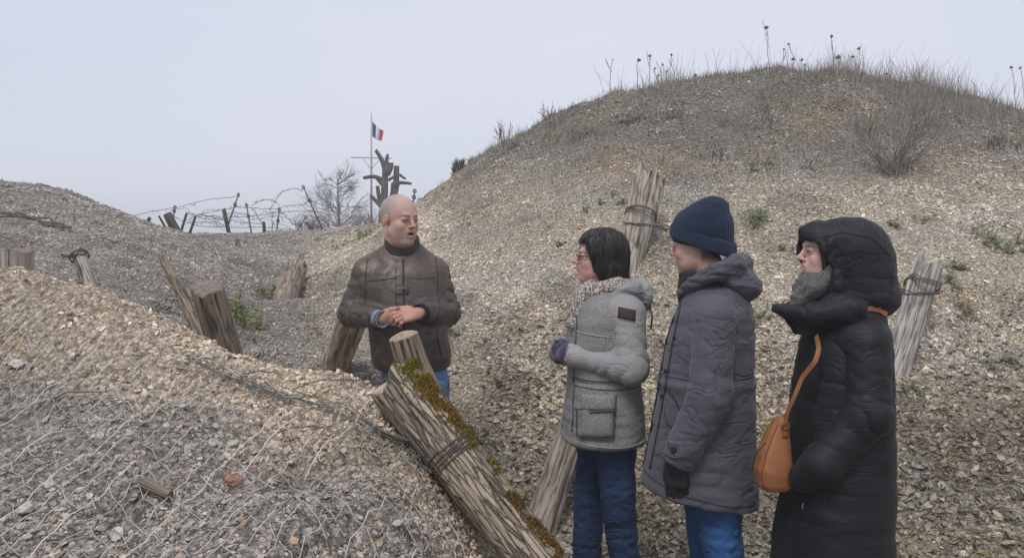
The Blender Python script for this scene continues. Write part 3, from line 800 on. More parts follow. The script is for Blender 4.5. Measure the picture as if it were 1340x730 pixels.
# netting pegged over the face of the near bank: long wavy wires crossing in narrow diamonds
m_net = attr_mat('galvanised_wire', .6, .25, 60, 0, spec=.4)
def netting(name, fams, r0, seed, inside, lift=.023, col=(.60, .585, .55)):
    rr_ = np.random.default_rng(seed); mb = MB()
    for (dx, dy, sp, br) in fams:
        st = math.hypot(dx, dy); dx, dy = dx / st, dy / st
        for k in range(-150, 150):
            t = np.arange(0, 3.4, .042); t = t + rr_.normal(0, .004, len(t)); zig = .004 * ((np.arange(len(t)) % 2) * 2 - 1) + rr_.normal(0, .0015, len(t))
            X = k * sp - 1.2 + dx * t + dy * zig; Y = 1.0 + dy * t - dx * zig
            wv = .02 * np.sin(X * 4 + Y * 3 + 1) + .003 * np.sin(X * 11 - Y * 7); X = X + wv; Y = Y + wv * .4
            Z = np.maximum.reduce([gz(X, Y), gz(X + .02, Y) - .004, gz(X, Y + .02) - .004]) + lift * (.75 + .75 * np.sin(X * 9 + 2) * np.cos(Y * 8))
            ok = inside(X, Y); run = []
            for q in range(len(t)):
                if ok[q] and rr_.random() > br: run.append((X[q], Y[q], Z[q]))
                else:
                    if len(run) > 2: mb.tube(run, r0, 3, False, np.array(col) * rr_.uniform(.55, 1.15))
                    run = []
            if len(run) > 2: mb.tube(run, r0, 3, False, np.array(col) * rr_.uniform(.55, 1.15))
    return mb
def in_near(X, Y): return (Y < 2.82 - (X + 1.2) * .30 + .1 * np.clip(-X - 1.9, 0, 9)) & (X < .02 - (Y - 2.2) * .9) & (Y > 1.0) & (X > -3.0)
nb_ = netting('wire_netting', ((.026, .08, .056, .03), (-.06, .05, .085, .30)), .0016, 3, in_near)
o = nb_.build('wire_netting', m_net); tag(o, 'galvanised wire netting pegged over the gravel of the near bank', 'wire netting')
# the frayed upper hem of the netting
mb = MB(); rr_ = np.random.default_rng(9)
hem = [(170, 462), (250, 482), (310, 502), (380, 530), (450, 556), (520, 590), (560, 620)]
HP = [Vector(tuple(hit(*h))) for h in hem]
for k in range(9):
    pts = []
    for q, h in enumerate(HP): pts.append(h + Vector((rr_.normal(0, .01), rr_.normal(0, .03), .012 + abs(rr_.normal(0, .014)))))
    a_, b_ = sorted(rr_.integers(0, 7, 2)); b_ = max(b_, a_ + 2)
    if a_ > 4: a_ = 3
    strand(mb, pts[a_:b_ + 1] if len(pts[a_:b_ + 1]) > 1 else pts[:3], .0016, .003, 100 + k, 40, (.12, .12, .10))
for k in range(110):
    q = rr_.integers(1, 6); h = HP[q].lerp(HP[q + 1 if q < 6 else q], rr_.random()); L = rr_.uniform(.02, .07); d = rr_.normal(0, 1, 3); d[2] = abs(d[2]) * .4 - .2
    h = h + Vector((0, rr_.normal(0, .02), .012))
    strand(mb, [h, h + Vector(d * L * .5) + Vector((0, 0, .012)), h + Vector(d * L)], .0013, .002, 300 + k, 6, (.25, .25, .235))
o = mb.build('netting_hem', m_net); tag(o, 'frayed dark hem of the netting running down the near bank crest', 'wire')
# twigs
mb = MB(); rr_ = np.random.default_rng(19)
for k in range(520):
    u = rr_.random()
    if u < .40: px, py = rr_.uniform(1165, 1340), rr_.uniform(520, 725)
    elif u < .75: px, py = rr_.uniform(590, 760), rr_.uniform(430, 680)
    elif u < .85: px, py = rr_.uniform(600, 760), rr_.uniform(400, 520)
    else: px, py = rr_.uniform(0, 600), rr_.uniform(480, 720)
    h = hit(px, py)
    if h is None or h.y > 6.5: continue
    a_ = rr_.uniform(0, 6.28); L = rr_.uniform(.05, .22); d = Vector((math.cos(a_), math.sin(a_) * .5, rr_.uniform(-.1, .3))) * L
    pts = [h + Vector((0, 0, .01)), h + d * .5 + Vector((0, 0, .02))]; e = h + d; g_ = gz1(e.x, e.y); e.z = max(e.z, g_ + .012); pts[1].z = max(pts[1].z, gz1(pts[1].x, pts[1].y) + .015); pts.append(e)
    c = (.30, .26, .2) if rr_.random() < .5 else (.13, .10, .075)
    strand(mb, pts, rr_.uniform(.001, .0024), .004, k, 7, c)
o = mb.build('fallen_twigs', m_wire); tag(o, 'thin dry twigs strewn over the gravel', 'twigs', kind='stuff')
chunk = post('broken dark piece of wood lying on the near bank under the netting', hit(187, 644) + Vector((0, 0, .02)), hit(223, 662) + Vector((0, 0, .015)), .017, .014, m_brown, 33, seg=16, crack=.006, jag=.02, name='wood_fragment')[0]
chunk['category'] = 'wood'
# ------------------------------------------------------------------ things beyond the ridge
m_dark = attr_mat('dark_weathered_wood', .9, .3, 12, .01)
m_twig = attr_mat('bare_twigs', .9, .25, 20, 0)
m_green = attr_mat('weed_leaves', .7, .3, 40, 0, spec=.3)
m_dry = attr_mat('dry_stems', .9, .25, 30, 0)
m_iron = attr_mat('rusted_iron', .7, .3, 40, 0, spec=.4)
YB = 15.0
m_trk0 = wood_mat('dark_stake_wood', (.035, .03, .03), (.09, .078, .07), (.15, .13, .115), 2)
G3 = 'iron pickets of the barbed wire entanglement'
def picket(label, top, bot, Y, r=.014, stake=False, eyes=2):
    t, bt = at(*top, Y), at(*bot, Y); d = (t - bt)
    root = empty('wooden_stake' if stake else 'iron_picket', tuple(bt)); mb = MB()
    p = [Vector((0, 0, -.15)) if False else -d * .25, d * .35, d * .7, d]
    if stake:
        me, inf = log_mesh('stake', [Vector(d), Vector(-d * .25)], [r * .85, r], m_trk0, int(top[0]), seg=12, step=.03, crack=.004)
        link('stake', me, root); end_cap('cut_end', inf, 0, root, (.2, .16, .13), 3)
    else:
        mb.tube(p, [r, r, r * .9, r * .5], 6, True, (.10, .085, .08)); mb.build('shaft', m_iron, root)
        for k in range(eyes):
            e = MB(); c = d * (.55 + .35 * k); n_ = 9
            e.tube([c + Vector((math.cos(a) * .026, 0, math.sin(a) * .03)) for a in np.linspace(0, 6.28, n_)], .010, 4, False, (.10, .085, .08)); e.build('wire_eye', m_iron, root)
    tag(root, label, 'stake' if stake else 'picket', 'short wooden stakes on the ridge' if stake else G3)
    return t
picket('tall iron picket leaning right at the left end of the tangled wire', (313, 252), (301, 287), YB)
picket('nearly upright iron picket left of the wire loops', (322, 265), (329, 305), YB)
picket('iron picket standing just left of the pale curve of the tall wire loop', (366, 271), (361, 311), YB)
picket('tallest iron picket leaning left beside the bare tree', (395, 241), (417, 289), YB)
picket('small upright iron picket above the round topped stump', (229, 270), (227, 284), YB, .012)
picket('thin iron picket leaning right near the short slanting stake', (402, 282), (383, 309), YB, .012)
picket('lone iron picket behind the head of the man in the brown jacket', (543, 248), (540, 270), 13.5, .012)
picket('short thick stake slanting down to the right beside the bare tree', (401, 291), (414, 306), YB, .035, True)
picket('short square stake standing upright in the middle of the ridge', (345, 291), (346, 305), YB, .035, True)
picket('thick dark stake with small plants at its foot', (293, 274), (299, 303), YB, .04, True)
picket('round topped stump end poking over the far left bank', (219, 280), (229, 300), 12.5, .075, True)
picket('thin stick leaning left beside the round topped stump', (208, 283), (215, 295), 12.5, .02, True)
picket('thin stick leaning right in the low wire', (244, 280), (238, 300), 13, .022, True)
picket('thin stick leaning right next to the low wire, second from the stump', (256, 283), (249, 303), 13, .022, True)
picket('dark stub at the far left of the wire on the bank crest', (196, 285), (193, 292), 12, .03, True)
mb = MB()
WS = [[(170, 283), (205, 277), (232, 273), (270, 264), (309, 257)], [(243, 288), (262, 280), (289, 274), (313, 270)], [(307, 270), (335, 273), (366, 273), (397, 268), (404, 263)],
      [(268, 283), (303, 283), (340, 281), (365, 277), (410, 276), (430, 281)], [(329, 269), (336, 264), (347, 261), (357, 262), (366, 270)], [(353, 277), (360, 260), (370, 250), (384, 246), (396, 250)],
      [(330, 273), (338, 286), (346, 294)], [(258, 280), (290, 287), (310, 291), (345, 293)], [(244, 278), (262, 284), (296, 296)], [(228, 284), (262, 296), (330, 297), (383, 300)],
      [(356, 278), (357, 290), (356, 303)], [(404, 262), (430, 272), (470, 270)], [(538, 263), (552, 264), (567, 264)], [(538, 267), (552, 268), (565, 267)], [(365, 276), (385, 290), (397, 296)]]
def lay_wires(mb, W, y0, k0):
    for k, w in enumerate(W):
        P = [at(px, py, y0 + .15 * (k % 3) + .2 * math.sin(q * 2 + k)) for q, (px, py) in enumerate(w)]
        strand(mb, P, .0052, .006, k0 + k, 36, (.13, .12, .13)); rr_ = np.random.default_rng(k)
        for q in range(len(P) * 3):
            a_ = P[q % (len(P) - 1)].lerp(P[q % (len(P) - 1) + 1], rr_.random()); d = Vector(rr_.normal(0, 1, 3)).normalized() * .035
            mb.tube([a_ - d, a_ + d], .004, 3, False, (.13, .12, .13))
lay_wires(mb, [w for w in WS if w[0][0] < 500], YB, 400)
mb2 = MB(); lay_wires(mb2, [w for w in WS if w[0][0] >= 500], 13.3, 450); o = mb2.build('barbed_wire', m_wire); tag(o, 'two short barbed wire strands on the lone picket behind the man in the brown jacket', 'barbed wire')
for k in range(26):
    rr_ = np.random.default_rng(900 + k); cx, cy = rr_.uniform(235, 415), rr_.uniform(284, 303); a_ = rr_.uniform(8, 26)
    P = [at(cx + a_ * math.cos(t), cy - abs(a_ * .45 * math.sin(t)), YB + .3 * math.sin(t * 2)) for t in np.linspace(0, 3.14 * rr_.uniform(.6, 1.2), 6)]
    strand(mb, P, .0045, .012, 500 + k, 20, (.2, .19, .19))
o = mb.build('barbed_wire', m_wire); tag(o, 'tangled barbed wire strung in loops between pickets on the skyline ridge', 'barbed wire')

def tree_rec(mb, p, d, L, r, depth, rr_, spread=.55, gr=.04, col=(.16, .14, .13), kids=3, shr=.72):
    n = 4; pts = [p]; q = Vector(p); dd = Vector(d)
    for k in range(n):
        dd = (dd + Vector(rr_.normal(0, .10, 3)) + Vector((0, 0, gr))).normalized(); q = q + dd * L / n; pts.append(Vector(q))
    mb.tube(pts, np.linspace(r, r * .62, n + 1), 5 if r > .02 else 3, False, np.array(col) * rr_.uniform(.8, 1.2))
    if depth == 0: return
    for k in range(kids + (rr_.random() < .4)):
        t = rr_.uniform(.35, 1.0) if k else 1.0; b_ = pts[min(n, int(t * n))]
        nd = (dd + Vector(rr_.normal(0, spread, 3))).normalized()
        tree_rec(mb, b_, nd, L * shr * rr_.uniform(.7, 1.15), max(r * .58, .0035), depth - 1, rr_, spread, gr, col, kids, shr)
# bare tree
rr_ = np.random.default_rng(31); bt = at(443, 303, 26); root = empty('bare_tree', tuple(bt)); mb = MB()
mb.tube([Vector((0, 0, -.4)), Vector((.02, 0, .5)), Vector((0, 0, 1.1)), Vector((-.03, 0, 1.75))], [.06, .045, .028, .010], 7, True, (.15, .135, .125)); mb.build('trunk', m_dark, root)
mb = MB()
for k in range(34):
    h = rr_.uniform(.05, 1.55); a_ = rr_.uniform(0, 6.28); el = rr_.uniform(.15, .9)
    L = (1.0 - h * .36) * rr_.uniform(.55, 1.0)
    tree_rec(mb, Vector((0, 0, h)), Vector((math.cos(a_), math.sin(a_), el)), L, .014, 3, rr_, .38, .03, (.20, .19, .19), 3, .7)
o_ = mb.build('branches', m_twig, root); o_['kind'] = 'stuff'; tag(root, 'leafless spreading tree on the skyline left of the battered trunk', 'tree')
# low bare scrub on either side of it
for (px, py, Y, w, sd, lab) in ((413, 300, 25, .9, 1, 'low leafless scrub left of the bare spreading tree'), (474, 298, 25, .8, 2, 'low leafless scrub between the bare tree and the battered trunk')):
    rr_ = np.random.default_rng(70 + sd); c = at(px, py, Y); mb = MB()
    for k in range(46):
        b0_ = Vector((rr_.normal(0, w * .35), rr_.normal(0, .3), -.2)); a_ = rr_.uniform(-1, 1)
        tree_rec(mb, b0_, Vector((a_, rr_.normal(0, .4), 1)), rr_.uniform(.25, .5), .012, 2, rr_, .5, .02, (.19, .17, .17), 3, .7)
    root = empty('bare_shrub', tuple(c)); o_ = mb.build('branches', m_twig, root); o_['kind'] = 'stuff'; tag(root, lab, 'shrub')

# battered, shell-torn tree trunk
YT = 20.0; o0 = at(507, 305, YT); root = empty('battered_tree', tuple(o0))
def limb(nm, pl, r0, r1, seed, Yo=0):
    pts = [at(px, py, YT + Yo * q) - o0 for q, (px, py) in enumerate(pl)]; pts[0] = pts[0]
    me, inf = log_mesh(nm, pts[::-1], [r1 + (r0 - r1) * q / (len(pts) - 1) for q in range(len(pts))], m_trk, seed, seg=22, step=.03, crack=.022, jag=.06)
    o = link(nm, me, root); end_cap(nm if False else 'broken_end', inf, 0, o, (.16, .135, .115), seed); return o
m_trk = wood_mat('charred_trunk', (.045, .041, .040), (.11, .10, .095), (.18, .165, .155), 2)
limb('trunk', [(499, 312), (501, 280), (503, 252), (504, 222), (500, 209), (492, 197)], .115, .045, 41)
limb('trunk', [(507, 312), (510, 272), (514, 258), (518, 245), (519, 218)], .12, .07, 42, .02)
for nm, pl, r0, r1, sd in (('branch', [(504, 222), (506, 210), (507, 202)], .06, .035, 43), ('branch', [(505, 228), (510, 220), (511, 214)], .11, .08, 44), ('branch', [(502, 236), (493, 232), (487, 231), (476, 233)], .055, .04, 45),
                       ('branch', [(501, 243), (497, 239), (493, 234)], .04, .03, 46), ('branch', [(517, 243), (524, 239), (537, 240)], .055, .035, 47), ('branch', [(508, 236), (516, 231), (523, 229), (530, 234)], .04, .025, 48),
                       ('branch', [(499, 270), (493, 264), (485, 256)], .065, .045, 49), ('branch', [(498, 270), (496, 258), (494, 245)], .055, .05, 50), ('branch', [(520, 232), (524, 228), (526, 230)], .03, .02, 52), ('branch', [(508, 262), (513, 256), (514, 240)], .05, .04, 53)):
    limb(nm, pl, r0, r1, sd)
tag(root, 'battered broken dead tree with stubby branches behind the man in the brown jacket', 'tree')

# flag mast with yard, and its flag
YM = 26.0; m0 = at(486, 300, YM); root = empty('flag_mast', tuple(m0)); mb = MB()
top = at(486, 148, YM) - m0; yd = at(486, 207, YM) - m0
mb.tube([Vector((0, 0, -.3)), yd, top], [.040, .032, .02], 8, True, (.42, .42, .44)); mb.build('pole', m_iron, root)
m_mast = m_iron
mb = MB(); mb.tube([at(459, 206, YM) - m0, at(512, 207.5, YM) - m0], .022, 6, True, (.40, .40, .42)); mb.build('yard', m_mast, root)
for s_ in (-1, 1):
    mb = MB(); mb.tube([at(486 + 11 * s_, 208, YM) - m0, at(486, 222, YM) - m0], .012, 4, True, (.40, .40, .42)); mb.build('stay', m_mast, root)
tag(root, 'slender pale flag mast with a crosswise yard rising left of the battered tree', 'flagpole')
fl = {'a': (487.2, 159), 'b': (487.2, 178.5), 'c': (502, 171), 'd': (500.5, 184)}
P00, P01, P10, P11 = (at(*fl[k], YM) for k in 'abcd'); nu, nv = 24, 10; V = []; C = []; me_q = []
for i in range(nu + 1):
    for j in range(nv + 1):
        u, v = i / nu, j / nv; p = P00.lerp(P10, u).lerp(P01.lerp(P11, u), v); p = p + Vector((0, .06 * math.sin(u * 9 + v * 1.5) * (.3 + u), -.05 * math.sin(u * 3.1)))
        V.append(p - P00)
F = [(i * (nv + 1) + j, (i + 1) * (nv + 1) + j, (i + 1) * (nv + 1) + j + 1, i * (nv + 1) + j + 1) for i in range(nu) for j in range(nv)]
fo = empty('flag', tuple(P00))
for nm, lo, hi, colr in (('blue_band', 0, 8, (.035, .06, .22)), ('white_band', 8, 16, (.72, .72, .74)), ('red_band', 16, 24, (.50, .055, .07))):
    fm, nt_, b_ = new_mat(nm, .85, .2); b_.inputs['Base Color'].default_value = (*colr, 1)
    link(nm, mesh_np(nm, np.array([tuple(v) for v in V])[lo * (nv + 1):(hi + 1) * (nv + 1)], [tuple(i_ - lo * (nv + 1) for i_ in f) for k, f in enumerate(F) if lo <= k // nv < hi], fm, True), fo)
tag(fo, 'blue white and red striped flag drooping from the top of the mast', 'flag')

# ------------------------------------------------------------------ pines peeping over the shoulder
def pine(label, px, py, Y, h, w, sd, nb=9):
    rr_ = np.random.default_rng(sd); c = at(px, py, Y); root = empty('pine_bush', tuple(c)); mb = MB(); mf = MB()
    for k in range(nb):
        bx = rr_.uniform(-w, w); tp = Vector((bx, rr_.normal(0, .1), h * rr_.uniform(.45, 1) * (1 - .35 * abs(bx) / w))); b0_ = Vector((bx * .4, 0, -.25))
        mb.tube([b0_, b0_.lerp(tp, .5), tp], [.016, .012, .007], 4, False, (.14, .11, .09))
        for q in range(230):
            t = rr_.uniform(.25, 1.03); p = b0_.lerp(tp, t) + Vector(rr_.normal(0, .012, 3)); d = Vector(rr_.normal(0, 1, 3)); d.z = abs(d.z) + .5; d.normalize(); L = rr_.uniform(.05, .11)
            mf.blade([p, p + d * L * .6, p + d * L], .010, tuple(d.orthogonal().normalized()), np.array((.06, .085, .065)) * rr_.uniform(.6, 1.7))
    o_ = mb.build('stems', m_dark, root); o_['kind'] = 'stuff'; o_ = mf.build('needles', m_green, root); o_['kind'] = 'stuff'; tag(root, label, 'bush')
pine('dark green pine bush on the shoulder of the big bank', 600, 238, 11.0, .30, .10, 1, 10)
pine('small dark green pine tip just right of the bigger pine bush', 621, 222, 10.9, .12, .10, 2, 6)

# ------------------------------------------------------------------ dry stems on the hilltop
G5 = 'dry flower stems on the crest of the big bank'
def umbel(mb, c, s, up, rr_, col):
    for k in range(26):
        a_ = rr_.uniform(0, 6.28); e = rr_.uniform(0, .8); d = Vector((math.cos(a_) * e, math.sin(a_) * e, 1)).normalized()
        tip = c + (up * 0 + d) * s * rr_.uniform(.8, 1.1); mid = c + Vector((d.x * 1.5, d.y * 1.5, d.z * .55)) * s
        mb.tube([c, mid, tip], [s * .07, s * .10, s * .05], 3, False, col * rr_.uniform(.7, 1.3))
def crest_z(px, Y0=8.0, Y1=12.0):
    """ground point that shows highest in the picture near this column"""
    ys = np.linspace(Y0, Y1, 60); u = (px - 670) / F_PX; xs = u * ys; z = gz(xs, ys); e = (z - CAM_H) / ys; i = int(np.argmax(e)); return Vector((xs[i], ys[i], z[i]))
HEADS = [(1003, 33, 22), (1088, 45, 20), (1097, 71, 26), (1124, 61, 18), (1116, 72, 16), (1128, 94, 18), (836, 76, 20), (850, 71, 16), (879, 70, 14), (867, 83, 12), (862, 97, 12), (1032, 56, 14),
         (1038, 75, 18), (1049, 76, 18), (1053, 83, 12), (1026, 63, 12), (802, 77, 8), (910, 96, 16), (1160, 95, 14), (1323, 86, 16), (1335, 87, 14), (857, 88, 12), (1087, 88, 16), (1000, 92, 12), (872, 92, 10), (1056, 99, 12)]
TEXT = {}
ordw = lambda px: 'left' if px < 900 else ('middle' if px < 1100 else 'right')
stems = []
for k, (px, py, hs) in enumerate(HEADS):
    rr_ = np.random.default_rng(1200 + k); base = crest_z(px + rr_.uniform(-6, 6)); tp = at(px, py, base.y)
    root = empty('dry_flower', tuple(base)); mb = MB(); t = tp - base; col = np.array((.17, .15, .13)) * rr_.uniform(.8, 1.2)
    pts = [Vector((0, 0, -.05)), t * .35 + Vector((rr_.normal(0, .02), 0, 0)), t * .7 + Vector((rr_.normal(0, .015), 0, 0)), t]
    mb.tube(pts, [.004, .0036, .0032, .003], 4, False, col)
    for q in range(rr_.integers(0, 3)):
        p = t * rr_.uniform(.35, .75); e = p + Vector((rr_.uniform(-.1, .1), rr_.uniform(-.05, .05), rr_.uniform(.08, .2))); mb.tube([p, p.lerp(e, .5) + Vector((0, 0, -.015)), e], .003, 3, False, col)
    mb.build('stem', m_dry, root)
    mb = MB(); umbel(mb, t - Vector((0, 0, hs / F_PX * base.y * .25)), hs / F_PX * base.y * .19, t.normalized(), rr_, col * .9); o_ = mb.build('seed_head', m_dry, root); o_['kind'] = 'stuff'
    tag(root, None, 'dry flower', G5); stems.append((root, px, py, hs))
LAB = {1003: 'tallest dry flower stem with a single small round head, standing highest against the sky', 1088: 'second tallest dry flower stem with a dark round head right of the summit',
       1097: 'dry flower with the largest dark head, low beside the second tallest stem', 1124: 'dry flower with a cup shaped head leaning right of the biggest head', 1116: 'dry flower with a small head just below the cup shaped one',
       1128: 'short dry flower whose head touches the grass right of the summit', 836: 'dry flower with a dark round head at the left end of the left clump', 850: 'dry flower standing beside the dark headed one in the left clump',
       879: 'tallest dry flower at the right side of the left clump', 802: 'solitary thin curved flower stem left of all the clumps', 910: 'short pale dry flower between the left clump and the summit',
       1160: 'short dry flower alone in the grass to the right of the summit', 1323: 'dry flower with a branching head at the right edge of the crest', 1335: 'rightmost dry flower cut by the picture edge',
       1032: 'tall thin dry flower just left of the twin heads on the summit', 1038: 'left one of the twin dry flower heads on the summit', 1049: 'right one of the twin dry flower heads on the summit'}
for root, px, py, hs in stems:
    root['label'] = LAB.get(px, 'small dry flower at about %s height in the %s clump of stems' % ('low' if py > 90 else 'middle', ordw(px)))
fixl = {867: 'thin dry flower of middling height inside the left clump', 862: 'low dry flower at the centre of the left clump', 857: 'small dry flower between the dark headed one and the low one', 872: 'short dry flower under the tallest one of the left clump',
        1053: 'small dry flower head right beside the twin heads', 1026: 'small leaning dry flower left of the tall thin one on the summit', 1087: 'short dry flower in front of the second tallest stem', 1000: 'short dry flower at the foot of the tallest stem', 1056: 'lowest small dry flower beneath the twin heads'}
for root, px, py, hs in stems:
    if px in fixl: root['label'] = fixl[px]

# bare shrub high on the bank
def shrub(label, px, py, hpx, wpx, sd, n, col, Y=None):
    rr_ = np.random.default_rng(sd); h = hit(px, py) if Y is None else at(px, py, Y); sc = h.y / F_PX; H = hpx * sc; W = wpx * sc; mb = MB()
    for k in range(n):
        t = rr_.uniform(-1, 1); d = Vector((t * W / H * .6, rr_.normal(0, .25), 1)).normalized(); L = H * rr_.uniform(.3, .55)
        tree_rec(mb, Vector((rr_.normal(0, .05), rr_.normal(0, .05), -.03)), d, L * rr_.uniform(.6, 1.15), .0045, 2, rr_, .36, .05, col, 2, .75)
    root = empty('bare_shrub', tuple(h)); o_ = mb.build('branches', m_twig, root); o_['kind'] = 'stuff'; tag(root, label, 'shrub'); return root
shrub('leafless twiggy shrub fanning out on the upper face of the big bank', 1168, 226, 105, 240, 5, 38, (.21, .185, .165))
shrub('thin twiggy weed low at the left crest of the big bank', 660, 186, 30, 22, 6, 12, (.22, .19, .16), 10.3)
shrub('sparse twiggy weed further up the left crest', 722, 160, 26, 16, 7, 8, (.22, .19, .16), 10.1)
shrub('dark dead stalk standing on the bank at the right edge', 1306, 198, 34, 10, 8, 7, (.10, .085, .075))
shrub('small dark dead stalk on the bank below the summit', 1003, 175, 50, 12, 9, 4, (.13, .11, .09))
shrub('short dead stalk on the bank below the left clump of flowers', 940, 212, 30, 8, 10, 3, (.12, .10, .09))

# dry grass on the crest and the weathered top
def grass(name, label, pts_fn, n, hmin, hmax, seed, cols, wid=.004):
    rr_ = np.random.default_rng(seed); mb = MB(); X = []
    x, y, hh = pts_fn(rr_, n); z = gz(x, y)
    for k in range(len(x)):
        L = hh[k]; a_ = rr_.uniform(0, 6.28); ln = rr_.uniform(.05, .45); d = np.array([math.cos(a_) * ln, math.sin(a_) * ln, 1.0]); b0_ = np.array([x[k], y[k], z[k] - .01])
        kk = np.array([rr_.normal(0, .08), rr_.normal(0, .08), 0]); c = np.array(cols[rr_.integers(0, len(cols))]) * rr_.uniform(.7, 1.3)
        mb.blade([b0_, b0_ + d * L * .5 + kk * L, b0_ + d * L * np.array([1.3, 1.3, .95]) + kk * L * 2], wid * rr_.uniform(.7, 1.3), (1, 0, 0) if rr_.random() < .6 else (0, 1, 0), c)
    o = mb.build(name, m_dry); tag(o, label, 'grass', kind='stuff'); return o
def crest_pts(rr_, n):
    px = np.concatenate([rr_.uniform(640, 1340, int(n * .55)), rr_.normal(1215, 60, int(n * .4)), rr_.normal(1090, 32, int(n * .15)), rr_.normal(870, 26, int(n * .10)), rr_.normal(1035, 30, int(n * .05)), rr_.normal(950, 16, int(n * .02)), rr_.normal(665, 22, int(n * .03))])
    px = px[px < 1420]; XS, YS, HH = [], [], []
    cache = {}
    for p in px:
        q = int(p // 6)
        if q not in cache: cache[q] = crest_z(q * 6 + 3)
        c = cache[q]; yy = c.y + rr_.uniform(-.9, .4); XS.append((p - 670) / F_PX * yy); YS.append(yy)
        base_h = .11 + .17 * math.exp(-((p - 1215) / 90) ** 2) + .13 * math.exp(-((p - 1095) / 35) ** 2) + .15 * math.exp(-((p - 870) / 25) ** 2) + .1 * math.exp(-((p - 665) / 22) ** 2)
        HH.append(base_h * rr_.uniform(.25, 1.15) ** 1.3)
    return np.array(XS), np.array(YS), np.array(HH)
grass('crest_grass', 'dry grass and thin stalks growing along the crest of the big bank', crest_pts, 3600, 0, 0, 3, [(.26, .235, .20), (.19, .17, .15), (.34, .30, .24)], .0042)
def stalk_pts(rr_, n):
    px = np.concatenate([rr_.uniform(790, 1340, int(n * .5)), rr_.normal(1090, 50, int(n * .2)), rr_.normal(870, 30, int(n * .12)), rr_.normal(1230, 60, int(n * .18))]); px = px[px < 1400]; c = [crest_z(p) for p in px]
    yy = np.array([q.y for q in c]) + rr_.uniform(-.6, .3, len(px)); return (px - 670) / F_PX * yy, yy, rr_.uniform(.14, .46, len(px))
grass('dry_stalks', 'tall thin dead stalks standing along the crest of the big bank', stalk_pts, 330, 0, 0, 13, [(.22, .195, .17), (.16, .14, .125), (.30, .27, .22)], .0055)
def top_pts(rr_, n):
    x, y = frustum_pts(n * 3, 7.0, 11.0, .08, 8); z = gz(x, y); p = np.stack([x, y, z], 1)
    w = sstep(1.9, 2.9, z + .4 * fbm(p * .9, 3, 21)) * (.25 + .9 * (fbm(p * 2.2, 3, 60) > 0)); k = (rr_.random(len(x)) < w) & (x > -1.3)
    x, y = x[k][:n], y[k][:n]; return x, y, rr_.uniform(.03, .10, len(x))
grass('dry_thatch', 'flattened dry thatch covering the weathered top of the big bank', top_pts, 17000, 0, 0, 4, [(.24, .21, .165), (.32, .28, .21), (.17, .155, .12), (.13, .15, .085), (.36, .25, .14)], .007)
def low_pts(rr_, n):
    x, y = frustum_pts(n * 3, 3.6, 8.5, .08, 18); z = gz(x, y); p = np.stack([x, y, z], 1)
    k = (fbm(p * 1.6, 3, 61) > .12) & (x > -.6) & (rr_.random(len(x)) < .5); x, y = x[k][:n], y[k][:n]; return x, y, rr_.uniform(.02, .07, len(x))
grass('sparse_straw', 'sparse straw caught between the stones of the big bank', low_pts, 5000, 0, 0, 5, [(.36, .31, .24), (.26, .22, .16), (.40, .30, .17)], .004)

# green weeds
def weed(label, px, py, wpx, hpx, sd, n, col, name='green_weed', up=.6, cat='weed'):
    rr_ = np.random.default_rng(sd); h = hit(px, py)
    if h is None: h = at(px, py, 7)
    sc = h.y / F_PX; W = wpx * sc; H = hpx * sc; mb = MB(); ms = MB(); CL = rr_.normal(0, .42, (5, 2)) * np.array([1.25, .7])
    for k in range(n):
        a_ = rr_.uniform(0, 6.28); rad = abs(rr_.normal(0, .34)); cl_ = CL[k % 5]; b0_ = Vector((math.cos(a_) * rad * W * .45 + cl_[0] * W, math.sin(a_) * rad * W * .4 + cl_[1] * W, 0)); b0_.z = gz1(h.x + b0_.x, h.y + b0_.y) - h.z
        p = b0_ + Vector((rr_.normal(0, .1) * W, 0, rr_.uniform(0, 1) * H * (1 - .5 * rad))); d = Vector((rr_.normal(0, .6), rr_.normal(0, .6) - .2, rr_.uniform(.1, 1) * up)).normalized(); L = rr_.uniform(.007, .018) * (1 + h.y / 12)
        if k % 6 == 0: ms.tube([b0_, p], .002, 3, False, np.array(col) * .8)
        mb.blade([p, p + d * L, p + d * L * 1.8 - Vector((0, 0, L * .3))], L * .8, tuple(d.orthogonal().normalized()), np.array(col) * rr_.uniform(.6, 1.5) * np.array([rr_.uniform(.85, 1.2), 1, 1]))
    root = empty(name, tuple(h)); o_ = ms.build('stems', m_dry, root); o_['kind'] = 'stuff'; o_ = mb.build('leaves', m_green, root); o_['kind'] = 'stuff'; tag(root, label, cat); return root
GC = (.165, .185, .10)
